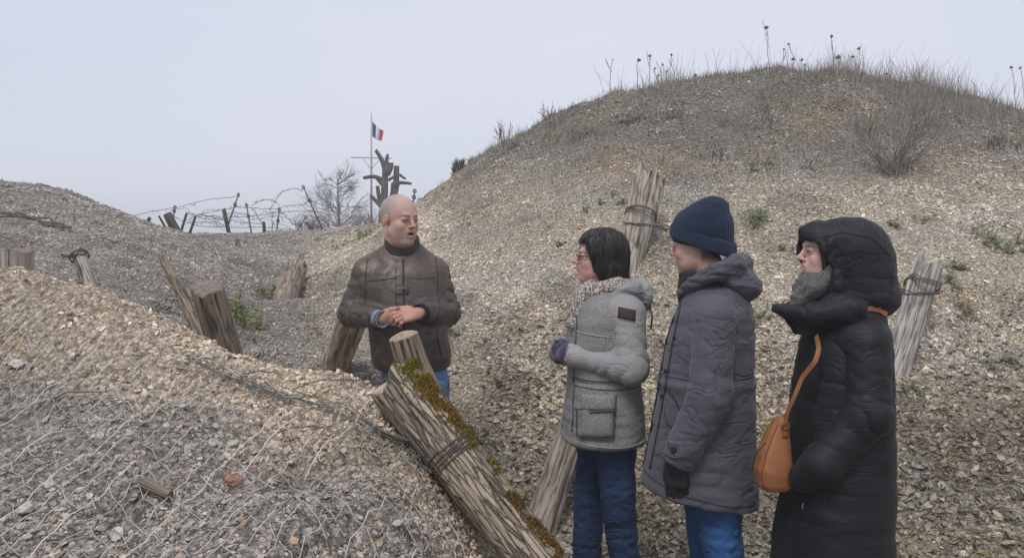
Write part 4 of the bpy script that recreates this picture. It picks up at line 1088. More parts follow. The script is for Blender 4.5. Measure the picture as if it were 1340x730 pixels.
WD = [(990, 296, 34, 18, 'spreading green weed on the bank between beanie and black hood', 160), (1281, 320, 42, 14, 'green weed patch above and right of the silver grey post', 170), (1327, 330, 24, 12, 'bright green weed at the right edge level with the post top', 110),
      (1250, 352, 18, 10, 'small green weed just right of the silver grey post top', 70), (1249, 375, 16, 12, 'green weed right of the wire on the silver grey post', 70), (1166, 296, 16, 8, 'little green weed behind the top of the black hood', 60),
      (1192, 514, 26, 8, 'small green weed on the bare gravel right of the black coat', 80), (1001, 412, 24, 12, 'green weed between the beanie coat and the black coat', 80), (793, 264, 22, 8, 'dark green weed left of the splinter topped post', 80),
      (1006, 215, 36, 14, 'dull green plants high on the bank right of the post', 110), (326, 428, 30, 30, 'yellow green bush at the bottom of the gap beside the dark stump', 300), (350, 390, 22, 14, 'light green plants below the dark leaning post', 120),
      (1021, 330, 16, 8, 'tiny green weed left of the peak of the black hood', 50), (1180, 380, 20, 9, 'green weed between black hood and silver grey post', 60), (456, 320, 46, 12, 'yellowish green grass patch on the ridge beside the man', 170), (733, 322, 8, 5, 'tiny dark weed left of the woman in glasses', 30),
      (1313, 478, 20, 7, 'dark green weed on the gravel at the right edge', 60), (860, 160, 50, 10, 'dark green ground plants below the left clump of dry flowers', 160), (586, 433, 10, 7, 'small mossy clump right of the elbow of the man', 40), (1210, 290, 12, 6, 'tiny pale green weed above the silver grey post', 40)]
for k, (px, py, w, h, lab, n) in enumerate(WD):
    c = GC if k not in (9, 17, 8) else (.11, .125, .075)
    if k in (10, 11, 14): c = (.17, .20, .06)
    weed(lab, px, py, w, h, 700 + k, n, c)
weed('tuft of straw coloured grass below the silver grey post', 1262, 412, 30, 26, 760, 130, (.36, .28, .16), 'dry_tuft', 1.6, 'grass tuft')
# ------------------------------------------------------------------ sculpting by distance fields
def rotm(rx=0, ry=0, rz=0):
    return np.array((Matrix.Rotation(math.radians(rz), 3, 'Z') @ Matrix.Rotation(math.radians(ry), 3, 'Y') @ Matrix.Rotation(math.radians(rx), 3, 'X')))

def fine_axis(a, b, fine, coarse, regs):
    """grid coordinates from a to b, dense inside the given regions"""
    out = [a]; x = a
    while x < b:
        d = min([max(r0 - x, x - r1, 0) for r0, r1 in regs] + [9]) if regs else 9
        st = min(coarse, fine + d * .35); x += st; out.append(x)
    return np.array(out)

class Field:
    def __init__(s, xs, ys, zs):
        s.ax = [np.asarray(a, dtype=np.float32) for a in (xs, ys, zs)]
        s.d = np.full([len(a) for a in s.ax], .5, dtype=np.float32)
        s.M = None; s.o = None; s.R = None
    def frame(s, o=(0, 0, 0), M=None):
        s.o = np.array(o, dtype=float); s.M = None if M is None else np.array(M, dtype=float)
        s.R = None if M is None else s.M / np.linalg.norm(s.M, axis=0)
    def _w(s, p):
        p = np.array(p, dtype=float)
        if s.M is not None: p = s.M @ p
        return p + s.o if s.o is not None else p
    def _sub(s, lo, hi, m):
        sl = []
        for a, l, h in zip(s.ax, lo, hi): sl.append(slice(max(0, int(np.searchsorted(a, l - m)) - 1), int(np.searchsorted(a, h + m)) + 1))
        return tuple(sl)
    def _grid(s, sl): return np.meshgrid(s.ax[0][sl[0]], s.ax[1][sl[1]], s.ax[2][sl[2]], indexing='ij', sparse=True)
    def _comb(s, sl, q, k, op):
        d = s.d[sl]
        if op == 'u':
            if k > 0: h = np.clip(.5 + .5 * (q - d) / k, 0, 1); n = q * (1 - h) + d * h - k * h * (1 - h)
            else: n = np.minimum(d, q)
            # q is the new one: mix towards the smaller
            if k > 0: h = np.clip(.5 + .5 * (d - q) / k, 0, 1); n = d * (1 - h) + q * h - k * h * (1 - h)
        elif op == 's':
            q = -q
            if k > 0: h = np.clip(.5 - .5 * (d - q) / k, 0, 1); n = d * (1 - h) + q * h + k * h * (1 - h)
            else: n = np.maximum(d, q)
        else:
            if k > 0: h = np.clip(.5 - .5 * (d - q) / k, 0, 1); n = d * (1 - h) + q * h + k * h * (1 - h)
            else: n = np.maximum(d, q)
        s.d[sl] = n
    def cone(s, a, b, ra, rb=None, k=.02, op='u', raw=False):
        rb = ra if rb is None else rb
        a, b = s._w(a), s._w(b); R = max(ra, rb); sl = s._sub(np.minimum(a, b), np.maximum(a, b), R + k + .03)
        if min(x.stop - x.start for x in sl) <= 0: return s
        X, Y, Z = s._grid(sl); ab = b - a; L2 = ab.dot(ab) + 1e-9
        t = np.clip(((X - a[0]) * ab[0] + (Y - a[1]) * ab[1] + (Z - a[2]) * ab[2]) / L2, 0, 1)
        q = np.sqrt((X - a[0] - t * ab[0]) ** 2 + (Y - a[1] - t * ab[1]) ** 2 + (Z - a[2] - t * ab[2]) ** 2) - (ra + (rb - ra) * t)
        s._comb(sl, q.astype(np.float32), k, op); return s
    def chain(s, pts, rs, k=.02):
        for i in range(len(pts) - 1): s.cone(pts[i], pts[i + 1], rs[i], rs[i + 1], k if i == 0 else min(k, .012))
        return s
    def ell(s, c, r, M=None, k=.02, op='u'):
        c = s._w(c); r = np.array(r, dtype=float)
        MM = np.eye(3) if M is None else np.array(M, dtype=float)
        if s.M is not None: MM = s.R @ MM
        e = np.sqrt(((MM * r) ** 2).sum(1)); sl = s._sub(c - e, c + e, k + .03)
        if min(x.stop - x.start for x in sl) <= 0: return s
        X, Y, Z = s._grid(sl); X = X - c[0]; Y = Y - c[1]; Z = Z - c[2]
        L = [X * MM[0, i] + Y * MM[1, i] + Z * MM[2, i] for i in range(3)]
        k0 = np.sqrt(sum((L[i] / r[i]) ** 2 for i in range(3))); k1 = np.sqrt(sum((L[i] / r[i] ** 2) ** 2 for i in range(3))) + 1e-6
        s._comb(sl, (k0 * (k0 - 1) / k1).astype(np.float32), k, op); return s
    def box(s, c, h, M=None, rnd=.01, k=.01, op='u'):
        c = s._w(c); h = np.array(h, dtype=float) - rnd
        MM = np.eye(3) if M is None else np.array(M, dtype=float)
        if s.M is not None: MM = s.R @ MM
        e = np.abs(MM) @ (h + rnd); sl = s._sub(c - e, c + e, k + .03)
        if min(x.stop - x.start for x in sl) <= 0: return s
        X, Y, Z = s._grid(sl); X = X - c[0]; Y = Y - c[1]; Z = Z - c[2]
        L = [np.abs(X * MM[0, i] + Y * MM[1, i] + Z * MM[2, i]) - h[i] for i in range(3)]
        q = np.sqrt(sum(np.maximum(l, 0) ** 2 for l in L)) + np.minimum(np.maximum(np.maximum(L[0], L[1]), L[2]), 0) - rnd
        s._comb(sl, q.astype(np.float32), k, op); return s
    def loft(s, rows, k=.02, p=2.3, op='u', rnd=.02):
        """rows (z, x front, x back, y left, y right): stacked rounded sections"""
        R = np.array(sorted(rows), dtype=float); z0, z1 = R[0, 0], R[-1, 0]
        lo = (R[:, 2].min(), R[:, 4].min(), z0); hi = (R[:, 1].max(), R[:, 3].max(), z1); sl = s._sub(lo, hi, k + .04)
        X, Y, Z = s._grid(sl); z = np.clip(Z, z0, z1)
        # smooth (cubic-ish) interpolation of the rows
        zz = np.linspace(z0, z1, 120); f = []
        for c in range(1, 5):
            v = np.interp(zz, R[:, 0], R[:, c])
            for _ in range(3): v[1:-1] = (v[:-2] + 2 * v[1:-1] + v[2:]) / 4
            f.append(np.interp(z, zz, v))
        cx, rx, cy, ry = (f[0] + f[1]) / 2, (f[0] - f[1]) / 2, (f[2] + f[3]) / 2, (f[2] - f[3]) / 2
        rx = np.maximum(rx, .005); ry = np.maximum(ry, .005)
        u = np.abs(X - cx) / rx; v = np.abs(Y - cy) / ry
        q = ((u ** p + v ** p + 1e-9) ** (1 / p) - 1) * np.minimum(rx, ry)
        dz = np.maximum(z0 - Z, Z - z1); q2 = np.maximum(q + rnd, 0); e2 = np.maximum(dz + rnd, 0)
        q = np.minimum(np.maximum(q, dz), 0) * 0 + np.where((q > -rnd) & (dz > -rnd), np.sqrt(q2 ** 2 + e2 ** 2) - rnd, np.maximum(q, dz))
        s._comb(sl, q.astype(np.float32), k, op); return s
    def mesh(s):
        d = s.d; nx_, ny_, nz_ = d.shape; neg = d < 0
        c = np.zeros((nx_ - 1, ny_ - 1, nz_ - 1), dtype=np.uint8)
        for i in (0, 1):
            for j in (0, 1):
                for k in (0, 1): c += neg[i:nx_ - 1 + i, j:ny_ - 1 + j, k:nz_ - 1 + k]
        I, J, K = np.nonzero((c > 0) & (c < 8)); n = len(I)
        idx = np.full(c.shape, -1, dtype=np.int64); idx[I, J, K] = np.arange(n)
        acc = np.zeros((n, 3)); cnt = np.zeros(n)
        ax = s.ax
        for axis in range(3):
            o1, o2 = [a for a in range(3) if a != axis]
            for u in (0, 1):
                for v in (0, 1):
                    a = [I.copy(), J.copy(), K.copy()]; a[o1] = a[o1] + u; a[o2] = a[o2] + v; b_ = [x.copy() for x in a]; b_[axis] = b_[axis] + 1
                    da = d[a[0], a[1], a[2]]; db = d[b_[0], b_[1], b_[2]]; m = (da < 0) != (db < 0)
                    t = np.where(m, da / np.where(m, da - db, 1), 0)
                    for q in range(3):
                        pa, pb = ax[q][a[q]], ax[q][b_[q]]; acc[:, q] += np.where(m, pa + (pb - pa) * t, 0)
                    cnt += m
        V = acc / cnt[:, None]; Q = []
        for axis in range(3):
            o1, o2 = [(1, 2), (2, 0), (0, 1)][axis]
            sa = [slice(None)] * 3; sb = [slice(None)] * 3; sa[axis] = slice(0, -1); sb[axis] = slice(1, None)
            na, nb = neg[tuple(sa)], neg[tuple(sb)]; ch = na != nb
            E = list(np.nonzero(ch)); ok = (E[o1] > 0) & (E[o2] > 0) & (E[o1] < d.shape[o1] - 1) & (E[o2] < d.shape[o2] - 1)
            E = [e[ok] for e in E]; flip = na[E[0], E[1], E[2]]
            def cell(u, v):
                e = [x.copy() for x in E]; e[o1] = e[o1] - u; e[o2] = e[o2] - v; return idx[e[0], e[1], e[2]]
            q = np.stack([cell(1, 1), cell(0, 1), cell(0, 0), cell(1, 0)], 1)
            q[~flip] = q[~flip][:, ::-1]; Q.append(q)
        Q = np.concatenate(Q); Q = Q[(Q >= 0).all(1)]
        vol = np.einsum('ij,ij->i', V[Q[:, 0]], np.cross(V[Q[:, 1]], V[Q[:, 2]]) + np.cross(V[Q[:, 2]], V[Q[:, 3]])).sum()
        if vol < 0: Q = Q[:, ::-1]
        return V, Q

def vnormals(V, Q):
    n = np.cross(V[Q[:, 2]] - V[Q[:, 0]], V[Q[:, 3]] - V[Q[:, 1]]); N_ = np.zeros_like(V)
    for c in range(4): np.add.at(N_, Q[:, c], n)
    return N_ / (np.linalg.norm(N_, axis=1, keepdims=True) + 1e-12)
def relax(V, Q, it=2, lam=.5):
    for _ in range(it):
        a = np.zeros_like(V); c = np.zeros(len(V))
        for i in range(4):
            for j in ((i + 1) % 4, (i + 3) % 4): np.add.at(a, Q[:, i], V[Q[:, j]]); np.add.at(c, Q[:, i], 1)
        V = V + lam * (a / np.maximum(c, 1)[:, None] - V)
    return V

def cloth(name, F, mat, parent, disp=None, colf=None, it=1):
    V, Q = F.mesh(); V = relax(V, Q, it)
    if disp is not None:
        n = vnormals(V, Q); V = V + n * disp(V, n)[:, None]
    col = colf(V) if colf is not None else None
    o = link(name, mesh_np(name, V, Q, mat, True, col), parent); return o, BVHTree.FromPolygons([tuple(v) for v in V], [tuple(q) for q in Q])

def grid_for(lo, hi, h): return [np.arange(l, u + h, h) for l, u in zip(lo, hi)]

# ---- head, in its own frame: x forward, y to the left, z up, origin between the ears
def head(F, o, M, sc=1.0, k=.014, mouth=0, fem=False, nose=1.0, ears=True, fat=0.0):
    F.frame(o, np.array(M) * sc)
    S = lambda v: v * sc
    F.ell((-.012, 0, .040), (S(.098), S(.076), S(.084)), k=.01)
    F.ell((.022, 0, .022), (S(.070), S(.066), S(.078)), k=S(.02))
    F.ell((.030, 0, -.045), (S(.058), S(.053 + fat), S(.064)), k=S(.025))
    for s_ in (1, -1):
        F.cone((.008, s_ * (.046 + fat), -.056), (.062, s_ * .016, -.098), S(.015), S(.016), k=S(.028)); F.ell((.040, s_ * (.036 + fat), -.058), (S(.034), S(.022), S(.034)), k=S(.028))
        F.ell((.058, s_ * .040, -.026), (S(.026), S(.024), S(.024)), k=S(.02))
    F.ell((.074, 0, -.098), (S(.018), S(.020), S(.017)), k=S(.018))
    if fat: F.ell((.02, 0, -.105), (S(.055), S(.05), S(.03)), k=S(.03))
    F.cone((.083, -.028, .026), (.083, .028, .026), S(.011), S(.011), k=S(.018))
    F.ell((.070, 0, -.058), (S(.0255), S(.031), S(.030)), k=S(.022))
    for s_ in (1, -1): F.ell((.096, s_ * .031, .004), (S(.017), S(.018), S(.012)), k=S(.014), op='s')
    F.cone((.089, 0, .020), (.108, 0, -.018), S(.0085), S(.0105), k=S(.010))
    F.ell((.1105 + .004 * nose, 0, -.023), (S(.0115), S(.0105), S(.0095)), k=S(.007))
    for s_ in (1, -1):
        F.ell((.101, s_ * .0125, -.0275), (S(.010), S(.0065), S(.0070)), k=S(.006))
        F.ell((.106, s_ * .007, -.0350), (S(.005), S(.0035), S(.003)), k=S(.003), op='s')
    # lids over the eyes
    for s_ in (1, -1):
        F.ell((.0775, s_ * .0315, .0035), (S(.0138), S(.0155), S(.0120)), k=S(.005))
        F.ell((.0915, s_ * .0315, .0025), (S(.0065), S(.0128), S(.0029 if mouth else .0025)), rotm(-6 * s_, 0, 0), k=S(.002), op='s')
        F.cone((.0895, s_ * .019, .0125), (.0835, s_ * .045, .0105), S(.0050), S(.0045), k=S(.006))
    F.cone((.0905, -.020, -.0520), (.0950, 0, -.0500), S(.0045), S(.0062), k=S(.006)); F.cone((.0905, .020, -.0520), (.0950, 0, -.0500), S(.0045), S(.0062), k=S(.006))
    dz = -.010 * mouth
    F.cone((.0885, -.018, -.0620 + dz), (.0925, 0, -.0640 + dz), S(.0045), S(.0068), k=S(.006)); F.cone((.0885, .018, -.0620 + dz), (.0925, 0, -.0640 + dz), S(.0045), S(.0068), k=S(.006))
    if mouth: F.ell((.094, 0, -.0610), (S(.018), S(.0150), S(.0048 * mouth)), k=S(.003), op='s')
    else: F.ell((.100, 0, -.0572), (S(.010), S(.022), S(.0012)), k=S(.002), op='s')
    if ears:
        for s_ in (1, -1):
            E = rotm(0, 12, -22 * s_)
            F.ell((-.008, s_ * .0805, -.004), (S(.0175), S(.0065), S(.031)), E, k=S(.004))
            F.ell((.000, s_ * .0875, .003), (S(.0095), S(.0055), S(.019)), E, k=S(.003), op='s'); F.ell((-.001, s_ * .0835, -.004), (S(.0045), S(.004), S(.008)), E, k=S(.003))
    F.frame()
def head_cols(V, o, M, sc, skin, mouth=0, brow=(.16, .12, .09), hair=None, grey=None, beard=0.0):
    """complexion painted on: lips, brows, flushed cheeks, ears, close-cropped hair"""
    P = (V - np.array(o)) @ np.array(M) / sc; x, y, z = P.T; ay = np.abs(y)
    c = np.tile(np.array(skin), (len(V), 1)); n = fbm(P * 45, 3, 4); n2 = fbm(P * 16, 3, 8)
    c = c * (1 + .09 * n[:, None] + .10 * n2[:, None]); c[:, 1] *= 1 + .07 * fbm(P * 30, 2, 14)
    def mix(k_, t): 
        nonlocal c; t = np.clip(t, 0, 1)[:, None]; c = c * (1 - t) + np.array(k_) * t
    hd = (z > -.13)
    red = (skin[0] * .98, skin[1] * .66, skin[2] * .60)
    mix(red, .55 * np.exp(-(((x - .06) / .03) ** 2 + ((ay - .042) / .020) ** 2 + ((z + .03) / .022) ** 2)) * hd)
    mix(red, .55 * sstep(.098, .110, x) * (z < .0) * (z > -.04))
    mix(red, .6 * (ay > .078) * (np.abs(z) < .04) * (np.abs(x) < .04))
    mix((skin[0] * .72, skin[1] * .42, skin[2] * .40), .75 * np.exp(-((z + .057 + .004 * mouth) / (.0085 + .004 * mouth)) ** 2) * (ay < .022) * (x > .080))
    mix((skin[0] * .74, skin[1] * .76, skin[2] * .80), beard * sstep(-.035, -.06, z) * sstep(-.01, .02, x) * hd * (.8 + .5 * n))
    if mouth: mix((.06, .015, .015), (np.abs(z + .061) < .0065) * (ay < .0155) * (x > .070) * (x < .0935) * 1.0)
    arch = .0255 - .25 * (ay - .033) ** 2 / .03
    mix(brow, .8 * (.7 + .5 * fbm(P * 160, 2, 3)) * sstep(.0062, .002, np.abs(z - arch)) * sstep(.010, .014, ay) * sstep(.056, .050, ay) * (x > .05))
    mix((skin[0] * .30, skin[1] * .22, skin[2] * .20), .8 * (np.abs(z - .0065) < .0018) * (np.abs(ay - .0315) < .0125) * (x > .084))
    mix((skin[0] * .62, skin[1] * .48, skin[2] * .46), .45 * np.exp(-((x - .09) / .02) ** 2 - ((ay - .031) / .018) ** 2 - ((z - .003) / .010) ** 2))
    if hair is not None: 
        t = hair(P) * hd; mix(grey, t * (.75 + .35 * n))
    return np.clip(c, .01, .9)

def hand(F, o, M, side=1, curl=(35, 45, 30), spread=3, thumb=(.75, .62, -.25), sc=1.0, k=.006, fat=1.0, curls=None, thumb2=None):
    """o at the wrist; x towards the fingers, y towards the thumb (for side=1), z out of the back of the hand"""
    F.frame(o, np.array(M) * sc)
    sy = side
    F.cone((-.02, 0, 0), (.012, 0, 0), .026 * sc, .027 * sc, k=.01)
    for y0 in (-.027, -.009, .009, .026): F.cone((.010, y0 * .7 * sy, 0), (.078, y0 * sy, .002), .0155 * sc * fat, .0135 * sc * fat, k=.012)
    F.cone((.012, .02 * sy, -.010), (.050, .032 * sy, -.010), .018 * sc, .015 * sc, k=.014)
    for f, (by, L, r) in enumerate(((.029, 1.0, .0092), (.0095, 1.1, .0095), (-.0095, 1.03, .0090), (-.0275, .82, .0080))):
        cc = curls[f] if curls else curl
        p = np.array([.083 - (.004 if f in (0, 2) else 0) - (.012 if f == 3 else 0), by * sy, .002]); a_ = 0; yw = math.radians(spread * (1.5 - f)) * sy; r = r * fat; 
        for q, (l, c_) in enumerate(zip((.043, .026, .021), cc)):
            a_ += math.radians(c_); dv = np.array([math.cos(a_) * math.cos(yw), math.sin(yw) * math.cos(a_), -math.sin(a_)]); e = p + dv * l * L
            F.cone(p, e, r * sc * (1 - .07 * q), r * sc * (.95 - .08 * q), k=.0035 if q else .006)
            if q: F.ell(p, (r * sc * 1.04,) * 3, k=.002)
            p = e
    t = np.array(thumb, dtype=float); t[1] *= sy; t /= np.linalg.norm(t); p = np.array([.022, .027 * sy, -.010]); e = p + t * .038
    F.cone(p, e, .0145 * sc * fat, .0115 * sc * fat, k=.008)
    t2 = t.copy() if thumb2 is None else np.array(thumb2, dtype=float) * np.array([1, sy, 1]); t2 = t2 / np.linalg.norm(t2)
    if thumb2 is None: t2 = t + np.array([.5, -.25 * sy, -.1]); t2 /= np.linalg.norm(t2)
    e2 = e + t2 * .031; F.cone(e, e2, .0112 * sc * fat, .0092 * sc * fat, k=.004)
    F.frame()

def frame_m(x, z):
    """3x3 whose columns are the x axis, y = z cross x, z"""
    x = np.array(x, dtype=float); x /= np.linalg.norm(x); z = np.array(z, dtype=float); z = z - x * z.dot(x); z /= np.linalg.norm(z)
    return np.stack([x, np.cross(z, x), z], 1)

def folds(P, sx, sy, sz, seed=0, oct=3):
    q = P * np.array([sx, sy, sz]); w = fbm(q * .6 + 5, 2, seed + 7)
    return ridged(q + .8 * w[:, None], oct, seed) - .55
def crease(P, sx, sy, sz, seed=0, w=.10, mask=.0):
    """sparse pinched lines, negative inwards"""
    q = P * np.array([sx, sy, sz]); q = q + .5 * np.stack([fbm(q * .7 + 3, 2, seed + 2), fbm(q * .7 + 8, 2, seed + 3), fbm(q * .7 + 13, 2, seed + 4)], 1)
    n = np.abs(vnoise(q, seed) * 2 - 1); return -np.exp(-n / w) * sstep(mask - .25, mask + .25, fbm(P * 6 + seed, 2, seed + 9) + .1)
def armfold(V, S_, E_, W_, lam, seed=0, slant=.6):
    """puffy rings across a sleeve with pinched valleys between them, wandering and fading"""
    S_, E_, W_ = (np.array(v) for v in (S_, E_, W_)); out = []
    for a, b, t0 in ((S_, E_, 0.0), (E_, W_, np.linalg.norm(E_ - S_))):
        ab = b - a; L = np.linalg.norm(ab); t = np.clip((V - a) @ ab / L, 0, L); q = V - a - t[:, None] * ab / L; out.append((np.linalg.norm(q, axis=1), t0 + t, q))
    m = out[0][0] < out[1][0]; t = np.where(m, out[0][1], out[1][1]); q = np.where(m[:, None], out[0][2], out[1][2])
    ph = t / lam + 1.1 * fbm(V * 6 + seed, 3, seed) + slant * (q[:, 0] + q[:, 2]) / lam * .5 + .35 * fbm(V * 16, 2, seed + 5)
    h = np.abs(np.sin(math.pi * ph)) ** .6 - .7
    tE = np.linalg.norm(E_ - S_); el = .55 + .75 * np.exp(-((t - tE) / .10) ** 2)
    return h * el * (.35 + .65 * sstep(-.35, .25, fbm(V * 7 + 30, 2, seed + 2)))
def on_surf(bvh, p, d):
    h = bvh.ray_cast(Vector(p), Vector(d)); return (h[0], h[1]) if h[0] is not None else (None, None)
def stitch(name, bvh, pts, d, r, mat, parent, n=24, lift=.0, col=(1, 1, 1), start=.6, kind=None):
    """a seam, edge or cord laid on a garment: points seen along direction d, pushed onto the surface"""
    P = np.array(pts, dtype=float); L = np.r_[0, np.cumsum(np.linalg.norm(np.diff(P, axis=0), axis=1))]; t = np.linspace(0, L[-1], n)
    C = np.stack([np.interp(t, L, P[:, i]) for i in range(3)], 1); out = []
    for c in C:
        h, nn = on_surf(bvh, Vector(c) - Vector(d) * start, d)
        if h is not None: out.append(h + nn * lift)
    if len(out) < 3: return None
    mb = MB(); mb.tube(out, r, 5, True, col); return mb.build(name, mat, parent)
def patch(name, bvh, outline, d, thick, mat, parent, start=.6, nu=10, nv=10, puff=.0, col=(1, 1, 1)):
    """a flap or badge: quad outline (4 corners) projected on the garment, with thickness"""
    A, B, C, D = (Vector(p) for p in outline); V = []; W = []; HG = np.full((nu + 1, nv + 1), np.nan); d_ = Vector(d).normalized()
    for i in range(nu + 1):
        for j in range(nv + 1):
            u, v = i / nu, j / nv; p = A.lerp(B, u).lerp(D.lerp(C, u), v); h, n_ = on_surf(bvh, p - Vector(d) * start, d)
            if h is not None: HG[i, j] = (h - p).dot(d_)
    HG = np.where(np.isnan(HG), np.nanmedian(HG), HG); HG = np.minimum(HG, np.median(HG) + .02)
    for _ in range(2):
        Pd = np.pad(HG, 1, mode='edge'); HG = .5 * HG + .125 * (Pd[:-2, 1:-1] + Pd[2:, 1:-1] + Pd[1:-1, :-2] + Pd[1:-1, 2:])
    for i in range(nu + 1):
        for j in range(nv + 1):
            u, v = i / nu, j / nv; p = A.lerp(B, u).lerp(D.lerp(C, u), v); h, n_ = on_surf(bvh, p - Vector(d) * start, d)
            if n_ is None: n_ = -d_
            n_ = (n_ * .35 - d_ * .65).normalized(); h = p + d_ * HG[i, j]
            e = min(u, 1 - u, v, 1 - v); t_ = thick * (1 if e > 0 else .35) + puff * (16 * u * (1 - u) * v * (1 - v)) ** .5
            V.append(h + n_ * t_); W.append(h - n_ * .004)
    n = len(V); Q = []
    for i in range(nu):
        for j in range(nv): a_ = i * (nv + 1) + j; Q.append((a_, a_ + nv + 1, a_ + nv + 2, a_ + 1))
    rim = [i * (nv + 1) for i in range(nu + 1)] + [nu * (nv + 1) + j for j in range(1, nv + 1)] + [i * (nv + 1) + nv for i in range(nu - 1, -1, -1)] + [j for j in range(nv - 1, 0, -1)]
    for a_, b_ in zip(rim, rim[1:] + rim[:1]): Q.append((b_, a_, n + a_, n + b_))
    V2 = np.array([tuple(v) for v in V + W]); return link(name, mesh_np(name, V2, Q, mat, True, np.tile(np.array(col, dtype=np.float32), (len(V2), 1))), parent)
def disc(name, c, n_, r, th, mat, parent, seg=14, dome=.3):
    mb = MB(); n_ = Vector(n_).normalized(); a_ = n_.orthogonal().normalized(); b_ = n_.cross(a_); V = []; rows = [(1, -th), (1, th * .6), (.82, th), (.4, th * (1 - dome)), (0.02, th * (1 - dome))]
    for rr_, hh in rows:
        for q in range(seg): an = q * 6.2832 / seg; V.append(Vector(c) + (a_ * math.cos(an) + b_ * math.sin(an)) * r * rr_ + n_ * hh)
    Q = [(i * seg + j, i * seg + (j + 1) % seg, (i + 1) * seg + (j + 1) % seg, (i + 1) * seg + j) for i in range(len(rows) - 1) for j in range(seg)]
    mb.add([tuple(v) for v in V], Q, None, (1, 1, 1)); return mb.build(name, mat, parent)
def ball(name, c, r, mat, parent, colf=None):
    V, T = ICO2; V = V * np.array(r) + np.array(c); return link(name, mesh_np(name, V, None, mat, True, colf(V) if colf else None, T), parent)

# ---- materials for people
def skin_mat():
    m, nt, b = new_mat('skin', .55, .35)
    a = nt.nodes.new('ShaderNodeAttribute'); a.attribute_name = 'col'; nt.links.new(a.outputs['Color'], b.inputs['Base Color'])
    b.inputs['Subsurface Weight'].default_value = .12; b.inputs['Subsurface Radius'].default_value = (.012, .005, .003); b.inputs['Subsurface Scale'].default_value = .5
    n = N(nt, 'ShaderNodeTexNoise', Scale=260.0, Detail=3); nt.links.new(objco(nt), n.inputs['Vector']); bump(nt, b, n.outputs['Fac'], .5, .0012); return m
m_skin = skin_mat()
def fabric(name, col, rough=.8, weave=900, wb=.0006, var=.12, sheen=.0, blot=5, stretch=(1, 1, 1), fleck=None, spec=.25, wr=.0):
    m, nt, b = new_mat(name, rough, spec)
    co = objco(nt, stretch)
    n1 = N(nt, 'ShaderNodeTexNoise', Scale=blot, Detail=5, Roughness=.6); nt.links.new(co, n1.inputs['Vector'])
    n2 = N(nt, 'ShaderNodeTexNoise', Scale=weave, Detail=2, Roughness=.7); nt.links.new(co, n2.inputs['Vector'])
    c = mixc(nt, tuple(x * (1 - var) for x in col), tuple(x * (1 + var) for x in col), rampv(nt, n1.outputs['Fac'], .3, .7))
    if fleck:
        c = mixc(nt, c, fleck[0], rampv(nt, n2.outputs['Fac'], .5, .66)); c = mixc(nt, fleck[1], c, rampv(nt, n2.outputs['Fac'], .32, .45))
    nt.links.new(c, b.inputs['Base Color'])
    if sheen: b.inputs['Sheen Weight'].default_value = sheen; b.inputs['Sheen Roughness'].default_value = .5
    nb = bump(nt, b, n2.outputs['Fac'], .6, wb)
    if wr:
        n3 = N(nt, 'ShaderNodeTexNoise', Scale=22, Detail=4, Roughness=.55, Distortion=.6); nt.links.new(co, n3.inputs['Vector']); nb = bump(nt, b, n3.outputs['Fac'], 1.0, wr * 1.4, nb)
        n4 = N(nt, 'ShaderNodeTexNoise', Scale=1.0, Detail=1.5, Roughness=.5, Distortion=.9); nt.links.new(objco(nt, (8, 8, 17)), n4.inputs['Vector'])
        s1 = nt.nodes.new('ShaderNodeMath'); s1.operation = 'SUBTRACT'; nt.links.new(n4.outputs['Fac'], s1.inputs[0]); s1.inputs[1].default_value = .5
        s2 = nt.nodes.new('ShaderNodeMath'); s2.operation = 'ABSOLUTE'; nt.links.new(s1.outputs[0], s2.inputs[0])
        r1 = rampv(nt, s2.outputs[0], 0, .055); n5 = N(nt, 'ShaderNodeTexNoise', Scale=7); nt.links.new(co, n5.inputs['Vector'])
        mx = nt.nodes.new('ShaderNodeMath'); mx.operation = 'MAXIMUM'; nt.links.new(r1, mx.inputs[0]); nt.links.new(rampv(nt, n5.outputs['Fac'], .42, .6), mx.inputs[1])
        bump(nt, b, mx.outputs[0], .8, wr * 1.1, nb)
    return m
m_eye, _, _b = new_mat('eye_white', .2, .5); _b.inputs['Base Color'].default_value = (.55, .52, .50, 1)
m_iris, _, _b = new_mat('iris', .15, .6); _b.inputs['Base Color'].default_value = (.05, .04, .03, 1)
m_denim = fabric('blue_denim', (.11, .19, .33), .85, 500, .0008, .28, 0, 9, wr=.004)
m_denim2 = fabric('bright_blue_denim', (.034, .098, .250), .85, 500, .0008, .32, 0, 7, wr=.005)
m_navy = fabric('dark_navy_denim', (.018, .038, .092), .8, 500, .0008, .45, 0, 6, wr=.005)
m_black = fabric('black_plastic', (.015, .015, .016), .4, 200, .0002, .1)
m_boot = fabric('dark_leather', (.035, .028, .022), .5, 300, .0005, .2)
